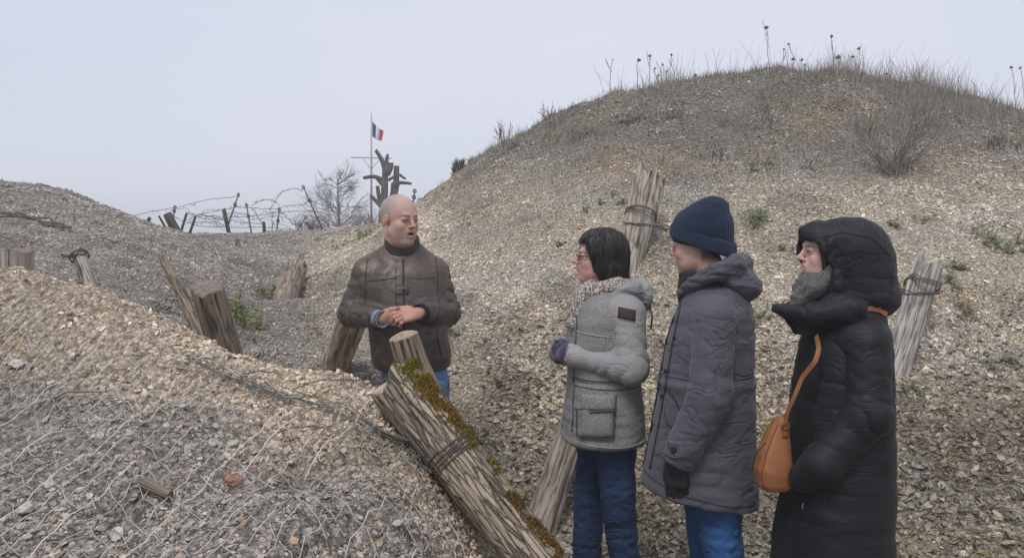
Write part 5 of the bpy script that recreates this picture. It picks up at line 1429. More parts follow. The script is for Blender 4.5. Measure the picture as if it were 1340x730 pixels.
# ------------------------------------------------------------------ people (local frame: x forward, y left, z up, origin on the ground)
def body(root, P, skin, **hk):
    """one continuous body: head, neck, trunk, arms with hands, legs with feet"""
    ho, hm, sc = np.array(P['head']), np.array(P['hm']), P['sc']
    hr = [(ho[i] - .135, ho[i] + .135) for i in range(3)]
    fx, fy, fz = [hr[0]], [hr[1]], [hr[2]]
    if P.get('finehand'):
        h = P['finehand']; fx.append((h[0] - .09, h[0] + .08)); fy.append((h[1] - .12, h[1] + .12)); fz.append((h[2] - .07, h[2] + .07))
    F = Field(fine_axis(-.40, .46, .0032, .016, fx), fine_axis(-.40, .40, .0032, .016, fy), fine_axis(-.03, ho[2] + .17, .0032, .018, fz))
    n0 = ho + hm @ np.array([-.022, 0, -.075]) * sc; sh = P['neck']
    F.cone(n0, sh, .056 * sc * P.get('nk', 1), .062 * P.get('nk', 1), k=.02)
    F.loft([(z, a - .02, b + .02, c - .02, d + .02) for z, a, b, c, d in P['torso']], k=.03)
    for s_ in ('L', 'R'):
        S_, E_, W_ = P['arm' + s_]; F.chain([S_, E_, W_], [.046, .032, .023], k=.03)
        side = -1 if s_ == 'L' else 1; hd = P['hand' + s_]
        hand(F, W_, frame_m(hd['x'], hd['z']), side, **{k_: v for k_, v in hd.items() if k_ not in 'xz'})
        H_, K_, A_ = P['leg' + s_]; F.chain([H_, K_, A_], [.085, .055, .038], k=.04)
        A_ = np.array(A_); F.cone(A_ + (-.02, 0, -.02), A_ + (.15, 0, -.05), .038, .030, k=.02)
    head(F, ho, hm, sc, **hk)
    V, Q = F.mesh(); V = relax(V, Q, 1, .35)
    col = head_cols(V, ho, hm, sc, skin, hk.get('mouth', 0), P.get('brow', (.16, .12, .09)), P.get('hair'), P.get('haircol'), P.get('beard', 0))
    hands_ = V[:, 2] < ho[2] - .25
    kn = fbm(V * 60, 2, 5); col[hands_] = (np.array(skin) * np.array([.98, .80, .76])) * (1 + .12 * kn[hands_][:, None])
    o = link('body', mesh_np('body', V, Q, m_skin, True, col), root)
    for s_ in (1, -1):
        c = ho + hm @ np.array([.0795, s_ * .0315, .003]) * sc; e = ball('eye', c, (.0118 * sc,) * 3, m_eye, root)
        g_ = hm @ np.array([.0112, s_ * .0012, 0]) * sc; ball('iris', c + g_, (.0052 * sc,) * 3, m_iris, e)
    return o
def boots(root, P, mat=None):
    for s_ in ('L', 'R'):
        A_ = np.array(P['leg' + s_][2]); F = Field(*grid_for(A_ + (-.12, -.10, -.16), A_ + (.26, .10, .14), .008))
        F.cone(A_ + (0, 0, .08), A_ + (-.005, 0, -.01), .058, .055, k=.02); F.cone(A_ + (-.02, 0, -.045), A_ + (.15, 0, -.055), .050, .044, k=.03)
        zb = -.001; F.box(A_ * (1, 1, 0) + (.06, 0, .012), (.15, .052, .012), None, .006, .004); F.box(A_ * (1, 1, 0) + (0, 0, -.25), (.6, .6, .25), None, .0, .0, 's')
        cloth('boot', F, mat or m_boot, root, it=1)
def trousers(root, P, rows, rads, mat, fold=.010, seed=1, name='jeans', cuff=.0):
    zt = rows[-1][0]
    F = Field(*grid_for((-.30, -.30, .0), (.32, .32, zt + .03), .0085))
    F.loft(rows, k=.02, p=2.2)
    for s_ in ('L', 'R'):
        H_, K_, A_ = [np.array(v) for v in P['leg' + s_]]; F.chain([H_, K_, A_ + (-.005, 0, .015)], rads, k=.035)
    def disp(V, n):
        z = V[:, 2]; low = np.exp(-((z - .13) / .12) ** 2) + np.exp(-((z - .5) / .09) ** 2) * .8 + .5
        return (fold * low * folds(V, 7, 7, 19, seed) + .3 * fold * folds(V, 20, 20, 34, seed + 3)) - .0
    return cloth(name, F, mat, root, lambda V, n: disp(V, n) + .008 * crease(V, 9, 9, 22, seed + 11, .12, -.1))

# ================================================================== the man in the brown jacket
man = empty('person', tuple(Vector((-.556, 4.06, gz1(-.556, 4.06) - .005))), math.radians(-84))
man.location.z = .0
tag(man, 'bald man in a brown leather jacket talking with his hands clasped', 'person')
MH = rotm(0, 4, 40)
PM = dict(head=(.035, -.012, 1.690), hm=MH, sc=1.03, neck=(-.015, .0, 1.50), nk=1.02,
          torso=[(.80, .12, -.13, .19, -.08), (.95, .13, -.12, .19, -.12), (1.1, .15, -.12, .20, -.16), (1.3, .13, -.12, .19, -.19), (1.42, .11, -.11, .18, -.18), (1.50, .06, -.09, .12, -.12), (1.53, .03, -.07, .06, -.06)],
          armL=((-.01, .165, 1.425), (-.01, .222, 1.225), (.250, .092, 1.245)), armR=((-.01, -.175, 1.425), (-.01, -.252, 1.225), (.215, -.102, 1.215)),
          handL=dict(x=(.22, -1, -.16), z=(.80, .05, .60), curl=(28, 48, 34), thumb=(.75, .40, .15), sc=.98, fat=1.0), handR=dict(x=(.06, 1, .0), z=(.92, 0, -.38), curl=(22, 58, 48), thumb=(.8, .5, .1), sc=.98, fat=1.0),
          legL=((.0, .14, .86), (.01, .15, .48), (-.01, .16, .09)), legR=((.0, -.01, .86), (.01, -.02, .48), (-.01, -.04, .09)), finehand=(.27, .0, 1.22),
          beard=.55, brow=(.15, .11, .09), haircol=(.36, .335, .32),
          hair=lambda P: sstep(.0, .02, P[:, 2] - .015 - np.clip(P[:, 0] - .02, 0, 1) * 2.2 * (P[:, 2] < .09)) * sstep(.062, .03, P[:, 0] + .25 * np.clip(P[:, 2] - .06, 0, 1)) * (.55 + .45 * sstep(.105, .06, P[:, 2])) + sstep(-.05, -.02, P[:, 2]) * sstep(-.02, -.05, P[:, 0]) * .9)
body(man, PM, (.52, .325, .265), mouth=1.15, nose=1.3, fat=.003)
# short fuzz of hair on the sides and back
m_hairg = attr_mat('grey_hair', .8, .2, 50, 0)
def fuzz(root, ho, hm, sc, n, sel, L, cols, name='hair', r0=.0006, seed=0, down=.2):
    rr_ = np.random.default_rng(seed); mb = MB(); V, T = ICO2; k = 0
    while k < n:
        d = rr_.normal(0, 1, 3); d /= np.linalg.norm(d); p = d * np.array([.0985, .0770, .0850]) + np.array([-.012, 0, .040])
        if not sel(p, rr_): continue
        k += 1; q = (d + np.array([-.9, 0, -down * 3]) + rr_.normal(0, .25, 3)); q /= np.linalg.norm(q); a_ = ho + hm @ (p * sc); b_ = ho + hm @ ((p + q * L * rr_.uniform(.6, 1.2)) * sc)
        sd_ = hm @ np.cross(q, d + .01); sd_ /= np.linalg.norm(sd_) + 1e-9; c = np.array(cols) * rr_.uniform(.7, 1.25)
        mb.add([a_ - sd_ * r0, a_ + sd_ * r0, b_], None, [(0, 1, 2)], c)
    o = mb.build(name, m_hairg, root); o['kind'] = 'stuff'; return o
fuzz(man, np.array(PM['head']), MH, PM['sc'], 9000, lambda p, r_: (p[0] < .035) and (p[2] > -.02) and (p[2] < .10 or r_.random() < .5) and (p[2] < .055 or p[0] < .0 or r_.random() < .3), .0048, (.40, .375, .35), seed=4, r0=.00035)

m_leather = None
def leather():
    m, nt, b = new_mat('brown_leather', .45, .5)
    a = nt.nodes.new('ShaderNodeAttribute'); a.attribute_name = 'col'
    co = objco(nt); n1 = N(nt, 'ShaderNodeTexNoise', Scale=14, Detail=6, Roughness=.65); nt.links.new(co, n1.inputs['Vector'])
    s_ = nt.nodes.new('ShaderNodeVectorMath'); s_.operation = 'SCALE'; nt.links.new(a.outputs['Color'], s_.inputs[0]); nt.links.new(rampv(nt, n1.outputs['Fac'], .3, .7, .7, 1.35), s_.inputs['Scale'])
    nt.links.new(s_.outputs[0], b.inputs['Base Color']); nt.links.new(rampv(nt, n1.outputs['Fac'], .3, .7, .55, .36), b.inputs['Roughness'])
    v = N(nt, 'ShaderNodeTexVoronoi', Scale=260); nt.links.new(co, v.inputs['Vector']); nb = bump(nt, b, v.outputs['Distance'], .35, .0006)
    n3 = N(nt, 'ShaderNodeTexNoise', Scale=28, Detail=4, Distortion=.8); nt.links.new(co, n3.inputs['Vector']); bump(nt, b, n3.outputs['Fac'], .8, .004, nb); return m
m_leather = leather()
F = Field(*grid_for((-.24, -.40, .88), (.36, .40, 1.62), .0072))
F.loft([(.935, .155, -.155, .238, -.150), (1.0, .175, -.16, .246, -.160), (1.10, .185, -.155, .232, -.165), (1.25, .170, -.15, .215, -.185), (1.36, .145, -.145, .200, -.205), (1.43, .118, -.13, .175, -.185), (1.48, .085, -.11, .125, -.135), (1.53, .065, -.095, .092, -.092)], k=.02, p=2.5, rnd=.025)
for s_ in ('L', 'R'):
    S_, E_, W_ = [np.array(v) for v in PM['arm' + s_]]; Wc = E_ + (W_ - E_) * .82
    F.cone(S_ + (0, 0, -.002), E_, .070, .069, k=.05); F.cone((-.02, .05 * (1 if s_ == 'L' else -1), 1.53), S_ + (-.005, 0, .012), .060, .062, k=.04); F.cone(E_, Wc, .070, .054, k=.02)
F.cone((-.055, 0, 1.50), (-.03, 0, 1.585), .080, .084, k=.02)
F.cone((-.02, 0, 1.56), (.0, 0, 1.66), .066, .078, k=.004, op='s'); F.ell((.10, .0, 1.575), (.05, .028, .07), None, .01, 's')
F.ell((.0, .035, .91), (.16, .175, .075), None, .01, 's')
def dispm(V, n):
    y = np.abs(V[:, 1] - .02); z = V[:, 2]; arm = sstep(.19, .24, y) + sstep(.12, .2, V[:, 0]) * (z > 1.14)
    return np.clip(arm, 0, 1) * (.016 * np.where(V[:, 1] > 0, armfold(V, *PM['armL'], .075, 3), armfold(V, *PM['armR'], .075, 4)) + .003) - .008 * (1 - .5 * np.clip(arm, 0, 1)) * folds(V, 8, 8, 5, 8) - .004 * folds(V, 20, 20, 20, 12) + .004 * crease(V, 9, 7, 16, 14) * (.3 + arm)
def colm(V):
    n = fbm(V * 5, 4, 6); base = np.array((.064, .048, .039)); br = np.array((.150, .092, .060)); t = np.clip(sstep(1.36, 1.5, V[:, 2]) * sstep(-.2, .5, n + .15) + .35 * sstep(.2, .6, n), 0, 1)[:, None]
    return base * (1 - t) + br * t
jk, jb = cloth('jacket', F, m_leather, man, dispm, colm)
m_lead = fabric('dark_lining', (.030, .028, .030), .8, 300, .0005, .15)
m_seamb = fabric('brown_seam', (.035, .027, .022), .6, 300, .0005, .2)
D_ = (-1, 0, 0)
stitch('zip_placket', jb, [(.3, .008, 1.50), (.3, .012, 1.30), (.3, .02, .99)], D_, .0048, m_seamb, man, 60)
stitch('placket_edge', jb, [(.3, -.028, 1.46), (.3, -.024, 1.30), (.3, -.016, .99)], D_, .0022, m_seamb, man, 60)
stitch('yoke_seam', jb, [(.3, .03, 1.405), (.3, .10, 1.40), (.3, .165, 1.405)], D_, .0024, m_seamb, man, 30)
stitch('yoke_seam', jb, [(.3, -.03, 1.405), (.3, -.10, 1.395), (.3, -.165, 1.39)], D_, .0024, m_seamb, man, 30)
stitch('armhole_seam', jb, [(.3, .168, 1.50), (.3, .178, 1.42), (.3, .176, 1.33), (.3, .185, 1.27)], D_, .0024, m_seamb, man, 30)
stitch('armhole_seam', jb, [(.3, -.168, 1.50), (.3, -.178, 1.42), (.3, -.176, 1.33), (.3, -.185, 1.27)], D_, .0024, m_seamb, man, 30)
stitch('hem_seam', jb, [(.3, -.12, .975), (.3, .04, .968), (.3, .20, .972)], D_, .0022, m_seamb, man, 40)
stitch('pocket_welt', jb, [(.3, .17, 1.13), (.3, .20, 1.00)], D_, .0042, m_seamb, man, 16)
patch('throat_tab', jb, [(.3, -.03, 1.365), (.3, .035, 1.365), (.3, .035, 1.325), (.3, -.03, 1.325)], D_, .005, m_leather, man, col=(.05, .04, .034))
h, n_ = on_surf(jb, (.5, .012, 1.345), D_); disc('button', h + n_ * .006, n_, .0085, .003, m_black, man)
# collar
F = Field(*grid_for((-.20, -.18, 1.46), (.14, .18, 1.64), .006))
F.cone((-.028, 0, 1.49), (.004, 0, 1.612), .094, .088, k=.01); F.cone((-.024, 0, 1.44), (.010, 0, 1.74), .080, .077, k=.003, op='s'); F.ell((.100, .020, 1.635), (.05, .022, .095), None, .01, 's'); F.box((0, 0, 1.37), (.3, .3, .10), None, 0, .0, 's')
F.box((0, 0, 1.70), (.3, .3, .092), rotm(0, 10, 0), 0, .004, 's')
cloth('collar', F, m_leather, man, None, lambda V: np.tile((.040, .034, .032), (len(V), 1)))
F = Field(*grid_for((-.14, -.12, 1.44), (.12, .12, 1.60), .006))
F.cone((-.025, 0, 1.48), (-.012, 0, 1.575), .083, .074, k=.01); F.cone((-.02, 0, 1.44), (.0, 0, 1.68), .064, .064, k=.003, op='s'); F.ell((.085, .0, 1.60), (.05, .018, .06), None, .01, 's')
m_shirt = fabric('navy_shirt', (.030, .034, .050), .85, 400, .0005, .1); cloth('shirt_collar', F, m_shirt, man)
# cuffs: pale shirt cuff on his right arm, dark knit on his left
m_cuff = fabric('grey_blue_shirt', (.20, .22, .29), .85, 400, .0005, .12); m_knit = fabric('black_knit', (.020, .018, .022), .9, 350, .001, .2)
for s_, mat, nm in (('R', m_cuff, 'shirt_cuff'), ('L', m_knit, 'knit_cuff')):
    S_, E_, W_ = [np.array(v) for v in PM['arm' + s_]]; a_ = E_ + (W_ - E_) * .80; b_ = E_ + (W_ - E_) * (1.10 if s_ == 'R' else 1.05)
    F = Field(*grid_for(np.minimum(a_, b_) - .07, np.maximum(a_, b_) + .07, .0042)); F.cone(a_, b_, .043, .042, k=.0); u_ = (b_ - a_) / np.linalg.norm(b_ - a_)
    F.cone(b_ - u_ * .01, b_ + u_ * .07, .034, .034, k=.004, op='s'); F.box(b_ + u_ * .06, (.055, .08, .08), frame_m(u_, (0, 0, 1)), 0, .002, 's')
    o, _ = cloth(nm, F, mat, man, lambda V, n: .003 * folds(V, 40, 40, 40, 2)); 
    if s_ == 'R':
        mb = MB(); M_ = frame_m(u_, (0, 0, 1)); c_ = b_ - u_ * .002; mb.tube([c_ + M_ @ np.array([0, math.cos(t) * .0405, math.sin(t) * .0405]) for t in np.linspace(0, 6.283, 22)], .0042, 6, False); mb.build('watch_band', m_black, man)
trousers(man, PM, [(.72, .13, -.13, .225, -.08), (.85, .14, -.14, .23, -.10), (1.0, .14, -.13, .22, -.12)], [.088, .074, .066], m_denim, seed=3)
boots(man, PM)
mb = MB(); 

# ================================================================== the woman in glasses
wom = empty('person', (.400, 3.42, 0), math.radians(188))
tag(wom, 'woman with dark short hair and glasses in a grey tweed coat', 'person')
WH = rotm(0, -3, -7)
PW = dict(head=(.030, 0, 1.515), hm=WH, sc=.895, neck=(-.03, 0, 1.36), nk=.85,
          torso=[(.74, .08, -.09, .10, -.10), (.85, .12, -.12, .14, -.14), (1.0, .12, -.11, .14, -.14), (1.2, .13, -.12, .15, -.15), (1.3, .09, -.12, .15, -.15), (1.36, .04, -.09, .10, -.10), (1.38, .0, -.08, .05, -.05)],
          armL=((-.052, .150, 1.275), (-.055, .205, 1.075), (.185, .075, 1.120)), armR=((-.06, -.150, 1.270), (-.03, -.215, 1.065), (.20, -.06, 1.105)),
          handL=dict(x=(.35, -.93, .0), z=(.9, .35, .25), curl=(40, 60, 40), thumb=(.8, .5, 0), sc=.9), handR=dict(x=(.2, .95, .1), z=(.95, -.2, -.2), curl=(40, 60, 40), thumb=(.8, .5, 0), sc=.9),
          legL=((-.02, .078, .76), (-.040, .095, .43), (-.075, .10, .09)), legR=((.01, -.078, .76), (.045, -.09, .43), (.065, -.09, .09)), brow=(.10, .07, .06))
body(wom, PW, (.56, .34, .265), nose=1.2, fem=True)
m_tweed = fabric('grey_tweed', (.20, .195, .19), .95, 380, .0016, .12, .0, 6, (1, 1, .6), ((.42, .41, .40), (.060, .058, .057)))
m_nylon = fabric('light_grey_padded_sleeve', (.29, .28, .28), .55, 500, .0004, .10, 0, 9, wr=.002)
# tweed coat
F = Field(*grid_for((-.24, -.27, .68), (.26, .27, 1.44), .0072))
F.loft([(.73, .178, -.158, .205, -.205), (.76, .182, -.162, .212, -.212), (.85, .176, -.160, .210, -.210), (.98, .158, -.146, .190, -.190), (1.05, .158, -.143, .185, -.185), (1.15, .168, -.145, .190, -.190), (1.25, .155, -.148, .192, -.192), (1.32, .130, -.146, .175, -.175), (1.37, .100, -.130, .125, -.125), (1.40, .07, -.115, .09, -.09)], k=.02, p=2.4, rnd=.02)
F.cone((-.02, 0, 1.36), (.0, 0, 1.5), .07, .08, k=.01, op='s'); F.ell((0, 0, .69), (.14, .17, .08), None, .01, 's')
def dispw(V, n):
    z = V[:, 2]; return .005 * crease(V, 7, 7, 20, 77) - .006 * folds(V, 5, 5, 14, 5) * (1 + np.exp(-((z - 1.03) / .05) ** 2)) + .003 * folds(V, 18, 18, 30, 6) - .010 * np.exp(-((z - 1.005) / .008) ** 2) + .006 * np.exp(-((z - .752) / .014) ** 2)
ct, cb = cloth('coat', F, m_tweed, wom, dispw)
# padded sleeves
for s_ in ('L', 'R'):
    S_, E_, W_ = [np.array(v) for v in PW['arm' + s_]]; F = Field(*grid_for(np.minimum(np.minimum(S_, E_), W_) - .12, np.maximum(np.maximum(S_, E_), W_) + .12, .0068))
    F.ell(S_ + (.010, -.02 * (1 if s_ == 'L' else -1), .015), (.088, .062, .080), k=.02); F.cone(S_, E_, .070, .065, k=.03); F.cone(E_, E_ + (W_ - E_) * .93, .064, .046, k=.03)
    u_ = (W_ - E_) / np.linalg.norm(W_ - E_); F.cone(W_ - u_ * .01, W_ + u_ * .05, .038, .05, k=.004, op='s')
    o, b_ = cloth('sleeve', F, m_nylon, wom, lambda V, n: .010 * armfold(V, S_, E_, W_, .058, 14 if s_ == 'L' else 15) + .003)
    if s_ == 'L': slb = b_
DL = (0, -1, 0)
m_badge = fabric('dark_brown_leather', (.045, .026, .022), .6, 300, .0006, .2); patch('arm_badge', slb, [(-.068, .5, 1.312), (-.002, .5, 1.325), (.004, .5, 1.283), (-.062, .5, 1.268)], DL, .012, m_badge, wom, start=.1)
m_seamg = fabric('grey_seam', (.085, .082, .08), .9, 300, .0005, .2); m_lightseam = fabric('pale_grey_piping', (.30, .29, .285), .8, 300, .0005, .1)
stitch('chest_seam', cb, [(.148, .5, 1.215), (.08, .5, 1.205), (.03, .5, 1.20)], DL, .004, m_lightseam, wom, 20)
stitch('waist_seam', cb, [(.15, .5, 1.022), (.0, .5, 1.016), (-.13, .5, 1.020)], DL, .0032, m_seamg, wom, 40)
stitch('waist_seam', cb, [(.15, .5, .990), (.0, .5, .985), (-.13, .5, .990)], DL, .0032, m_seamg, wom, 40)
stitch('hem_piping', cb, [(.165, .5, .765), (.0, .5, .752), (-.145, .5, .762)], DL, .0030, m_lightseam, wom, 40)
patch('pocket', cb, [(.142, .5, .930), (.012, .5, .930), (.018, .5, .795), (.150, .5, .790)], DL, .010, m_tweed, wom, puff=.012)
F2 = patch('pocket_flap', cb, [(.140, .5, .965), (.004, .5, .970), (.008, .5, .908), (.145, .5, .902)], DL, .022, m_tweed, wom, puff=.006)
stitch('pocket_piping', cb, [(.143, .5, .902), (.010, .5, .907)], DL, .0035, m_seamg, wom, 16, lift=.024)
stitch('pocket_piping', cb, [(.147, .5, .90), (.150, .5, .79), (.02, .5, .793), (.012, .5, .90)], DL, .003, m_seamg, wom, 30, lift=.008)
stitch('front_edge', cb, [(.140, .3, 1.28), (.156, .3, 1.12), (.150, .3, 1.0), (.166, .3, .80)], DL, .0042, m_seamg, wom, 40)
# hood lying on the back
F = Field(*grid_for((-.27, -.20, 1.20), (.16, .20, 1.50), .0066))
F.ell((-.085, 0, 1.385), (.105, .150, .052), rotm(0, -12, 0), k=.02); F.ell((-.145, 0, 1.345), (.060, .120, .075), k=.03); F.cone((.04, .10, 1.335), (-.09, .115, 1.395), .024, .034, k=.02); F.cone((.04, -.10, 1.335), (-.09, -.115, 1.395), .024, .034, k=.02)
F.ell((-.01, 0, 1.44), (.075, .085, .075), None, .01, 's')
cloth('hood', F, m_nylon, wom, lambda V, n: -.020 * folds(V, 10, 7, 20, 24, 2) - .007 * folds(V, 25, 25, 40, 26))
mb = MB(); mb.tube([(-.165, .09, 1.33), (-.175, .10, 1.27), (-.168, .105, 1.22)], .004, 5); mb.build('hood_cord', m_badge, wom)
# scarf
def scarf_mat():
    m, nt, b = new_mat('patterned_scarf', .9, .2); co = objco(nt, (44, 44, 44)); v = N(nt, 'ShaderNodeTexVoronoi', Scale=1.0, Randomness=.35); v.distance = 'CHEBYCHEV'; nt.links.new(co, v.inputs['Vector'])
    f = rampv(nt, v.outputs['Distance'], .24, .30); g = rampv(nt, v.outputs['Distance'], .42, .47, 1, 0); mm_ = nt.nodes.new('ShaderNodeMath'); mm_.operation = 'MULTIPLY'; nt.links.new(f, mm_.inputs[0]); nt.links.new(g, mm_.inputs[1])
    c = mixc(nt, (.50, .455, .40), (.17, .13, .12), mm_.outputs[0]); nt.links.new(c, b.inputs['Base Color']); n = N(nt, 'ShaderNodeTexNoise', Scale=300); nt.links.new(objco(nt), n.inputs['Vector']); bump(nt, b, n.outputs['Fac'], .5, .001); return m
F = Field(*grid_for((-.12, -.14, 1.12), (.20, .15, 1.48), .0062))
F.cone((.065, -.055, 1.375), (.065, .06, 1.375), .036, .036, k=.02); F.cone((.06, .06, 1.375), (-.03, .09, 1.405), .036, .032, k=.02); F.cone((.06, -.06, 1.375), (-.03, -.09, 1.405), .036, .032, k=.02)
F.cone((.10, .03, 1.35), (.140, .045, 1.24), .040, .026, k=.03); F.cone((.09, -.02, 1.35), (.135, -.01, 1.24), .040, .03, k=.03); F.cone((.05, .0, 1.43), (.075, 0, 1.37), .042, .04, k=.02)
cloth('scarf', F, scarf_mat(), wom, lambda V, n: .014 * folds(V, 13, 13, 22, 31, 2) + .004 * folds(V, 40, 40, 40, 33))
# hair
def hair_mat(name, c0, c1):
    m, nt, b = new_mat(name, .42, .5); co = objco(nt, (55, 55, 7)); n = N(nt, 'ShaderNodeTexNoise', Scale=1.6, Detail=5, Roughness=.7, Distortion=.5); nt.links.new(co, n.inputs['Vector'])
    nt.links.new(mixc(nt, c0, c1, rampv(nt, n.outputs['Fac'], .4, .72)), b.inputs['Base Color']); bump(nt, b, n.outputs['Fac'], 1, .006); return m
m_hair = hair_mat('dark_hair', (.010, .009, .010), (.085, .075, .072))
ho = np.array(PW['head']); F = Field(*grid_for((-.20, -.14, 1.36), (.17, .14, 1.68), .0042)); F.frame(ho, WH * .9)
F.ell((-.022, 0, .052), (.100, .083, .082), k=.01); F.ell((-.055, 0, -.010), (.075, .080, .095), k=.03)
for s_ in (1, -1):
    F.cone((.030, s_ * .060, .075), (.028, s_ * .070, .02), .022, .018, k=.02); F.cone((.02, s_ * .070, .02), (.008, s_ * .070, -.05), .020, .014, k=.02); F.cone((-.02, s_ * .066, .0), (-.03, s_ * .062, -.09), .026, .012, k=.02)
F.cone((-.06, .05, -.05), (-.105, .050, -.145), .042, .016, k=.02); F.cone((-.06, -.05, -.05), (-.105, -.050, -.145), .042, .016, k=.02); F.cone((-.07, 0, -.05), (-.150, 0, -.150), .055, .016, k=.02); F.cone((-.03, .062, -.06), (-.06, .066, -.135), .026, .012, k=.02)
for y_ in (-.045, -.02, .01, .038): F.cone((.045, y_, .112), (.082, y_ * 1.1, .088), .016, .008, k=.012)
F.frame(ho, WH * .9); F.ell((.075, 0, -.02), (.060, .0655, .085), None, .008, 's')
F.frame()
def strandd(V, n):
    q = (V - ho); a_ = np.arctan2(q[:, 1], q[:, 0]); return .009 * (ridged(np.stack([a_ * 9 + 2 * np.sin(q[:, 2] * 18), q[:, 2] * 6, q[:, 0] * 9], 1) * 1.6, 3, 41) - .5) + .003 * fbm(V * 25, 2, 9)
hr_, hb_ = cloth('hair', F, m_hair, wom, strandd, None, 1)
def locks(name, bvh, parent, mat, c, R0, n, seed, sel, L=.07, r=.0011, out=.004, cols=(1, 1, 1)):
    """separate locks laid over the hair so that its outline is not smooth"""
    rr_ = np.random.default_rng(seed); mb = MB(); c = Vector(c); k = 0; tries = 0
    while k < n and tries < n * 12:
        tries += 1; d = Vector(rr_.normal(0, 1, 3)).normalized(); h, nn, _, _ = bvh.ray_cast(c + d * .3, -d)
        if h is None or not sel(h, rr_): continue
        k += 1; g_ = Vector((-.15, 0, -1)) + Vector(rr_.normal(0, .22, 3)); pts = [h + nn * .0005]; p = h.copy()
        for q in range(5):
            t_ = (g_ - nn * g_.dot(nn)); t_.normalize(); p = p + t_ * L / 5; e = (p - c).normalized(); hh, n2, _, _ = bvh.ray_cast(c + e * .3, -e)
            if hh is not None and (hh - p).length < .03: p = hh.copy(); nn = n2
            pts.append(p + nn * out * (q + 1) / 5 * rr_.uniform(.2, 1.3))
        mb.tube(pts, [r, r, r * .9, r * .8, r * .5, r * .2], 3, False, cols)
    o = mb.build(name, mat, parent); o['kind'] = 'stuff'; return o
locks('hair_locks', hb_, wom, m_hair, tuple(ho + (-.02, 0, .01)), .1, 2200, 3, lambda h, r_: True, .080, .0007, .009)
# glasses
m_frame = fabric('dark_spectacle_frame', (.015, .012, .014), .3, 200, .0, .1, spec=.6); gl = MB()
H = lambda v: tuple(ho + WH @ (np.array(v) * .895))
for s_ in (1, -1):
    c_ = np.array((.104, s_ * .034, -.001)); gl.tube([H(c_ + (-.003 * abs(math.cos(t)), .0235 * math.cos(t), .0165 * math.sin(t))) for t in np.linspace(0, 6.283, 20)], .0019, 5, False)
    gl.tube([H((.101, s_ * .057, .008)), H((.085, s_ * .066, .008)), H((.03, s_ * .0745, .006)), H((-.01, s_ * .080, .002))], .0024, 5)
gl.tube([H((.104, .011, .004)), H((.107, 0, .006)), H((.104, -.011, .004))], .0019, 5); g_ = gl.build('glasses', m_frame, wom)
g_['kind'] = 'part' if False else ''; del g_['kind']
m_lens, nt, b = new_mat('spectacle_lens', .05, .5); b.inputs['Transmission Weight'].default_value = 1.0; b.inputs['IOR'].default_value = 1.05
for s_ in (1, -1):
    mb = MB(); c_ = np.array((.104, s_ * .034, -.001)); P_ = [H(c_)] + [H(c_ + (-.003 * abs(math.cos(t)), .0228 * math.cos(t), .0158 * math.sin(t))) for t in np.linspace(0, 6.283, 17)[:-1]]
    mb.add(P_, None, [(0, 1 + i, 1 + (i + 1) % 16) for i in range(16)]); mb.build('lens', m_lens, g_)
# purple gloves
m_glove = fabric('purple_wool', (.045, .030, .075), .95, 300, .0015, .25, .3)
def gloves(root, P, s_, mat, name='glove', infl=.0045, h=.0042, cuffl=.06, cr=.036, ext=.19):
    S_, E_, W_ = [np.array(v) for v in P['arm' + s_]]; hd = P['hand' + s_]; M_ = frame_m(hd['x'], hd['z']); F = Field(*grid_for(W_ - ext, W_ + ext, h))
    hand(F, W_, M_, -1 if s_ == 'L' else 1, **{k_: v for k_, v in hd.items() if k_ not in 'xz'}); u_ = (E_ - W_) / np.linalg.norm(E_ - W_); F.cone(W_ + u_ * cuffl, W_, cr, cr * .92, k=.012)
    F.d -= infl; return cloth(name, F, mat, root, lambda V, n: .0025 * folds(V, 45, 45, 45, 3))
gloves(wom, PW, 'L', m_glove, cuffl=.02, cr=.030); gloves(wom, PW, 'R', m_glove, cuffl=.02, cr=.030)
trousers(wom, PW, [(.68, .110, -.120, .150, -.150), (.74, .11, -.12, .145, -.145), (.77, .10, -.10, .12, -.12)], [.088, .068, .062], m_navy, .011, seed=9)
boots(wom, PW)
stitch('coat_toggle', cb, [(-.02, .5, .775), (-.025, .5, .745)], DL, .004, m_lightseam, wom, 4, lift=.004)
# ================================================================== the man in the navy beanie
bea = empty('person', (.768, 3.12, 0), math.radians(168))
tag(bea, 'person in a navy knitted beanie and long dark grey parka with arms hanging', 'person')
BH = rotm(0, 7, -20)
PB = dict(head=(.040, -.01, 1.575), hm=BH, sc=1.0, neck=(-.03, 0, 1.40), nk=1.05,
          torso=[(.74, .09, -.09, .11, -.11), (.85, .13, -.13, .14, -.14), (1.05, .13, -.13, .16, -.16), (1.25, .12, -.14, .17, -.17), (1.35, .09, -.13, .16, -.16), (1.42, .04, -.09, .10, -.10), (1.44, .0, -.08, .05, -.05)],
          armL=((-.015, .180, 1.305), (.000, .230, 1.03), (.112, .230, .775)), armR=((-.05, -.185, 1.315), (-.02, -.24, 1.03), (.09, -.23, .77)),
          handL=dict(x=(.02, .0, -1), z=(.25, 1, 0), curl=(18, 24, 18), thumb=(.85, .45, -.3), sc=1.0), handR=dict(x=(.1, .0, -1), z=(.2, -1, 0), curl=(18, 24, 18), thumb=(.85, .45, -.3), sc=1.0),
          legL=((-.02, .09, .78), (-.055, .10, .45), (-.095, .11, .09)), legR=((.01, -.08, .78), (.0, -.09, .45), (-.02, -.10, .09)), brow=(.12, .09, .07), haircol=(.05, .04, .035),
          hair=lambda P: sstep(-.085, -.05, P[:, 2]) * sstep(-.012, -.03, P[:, 0]))
body(bea, PB, (.55, .33, .26), nose=1.2, ears=False)
m_parka = fabric('dark_grey_parka_cloth', (.086, .080, .100), .72, 600, .0004, .12, .15, 7, wr=.0045)
F = Field(*grid_for((-.30, -.30, .50), (.34, .30, 1.50), .0075))
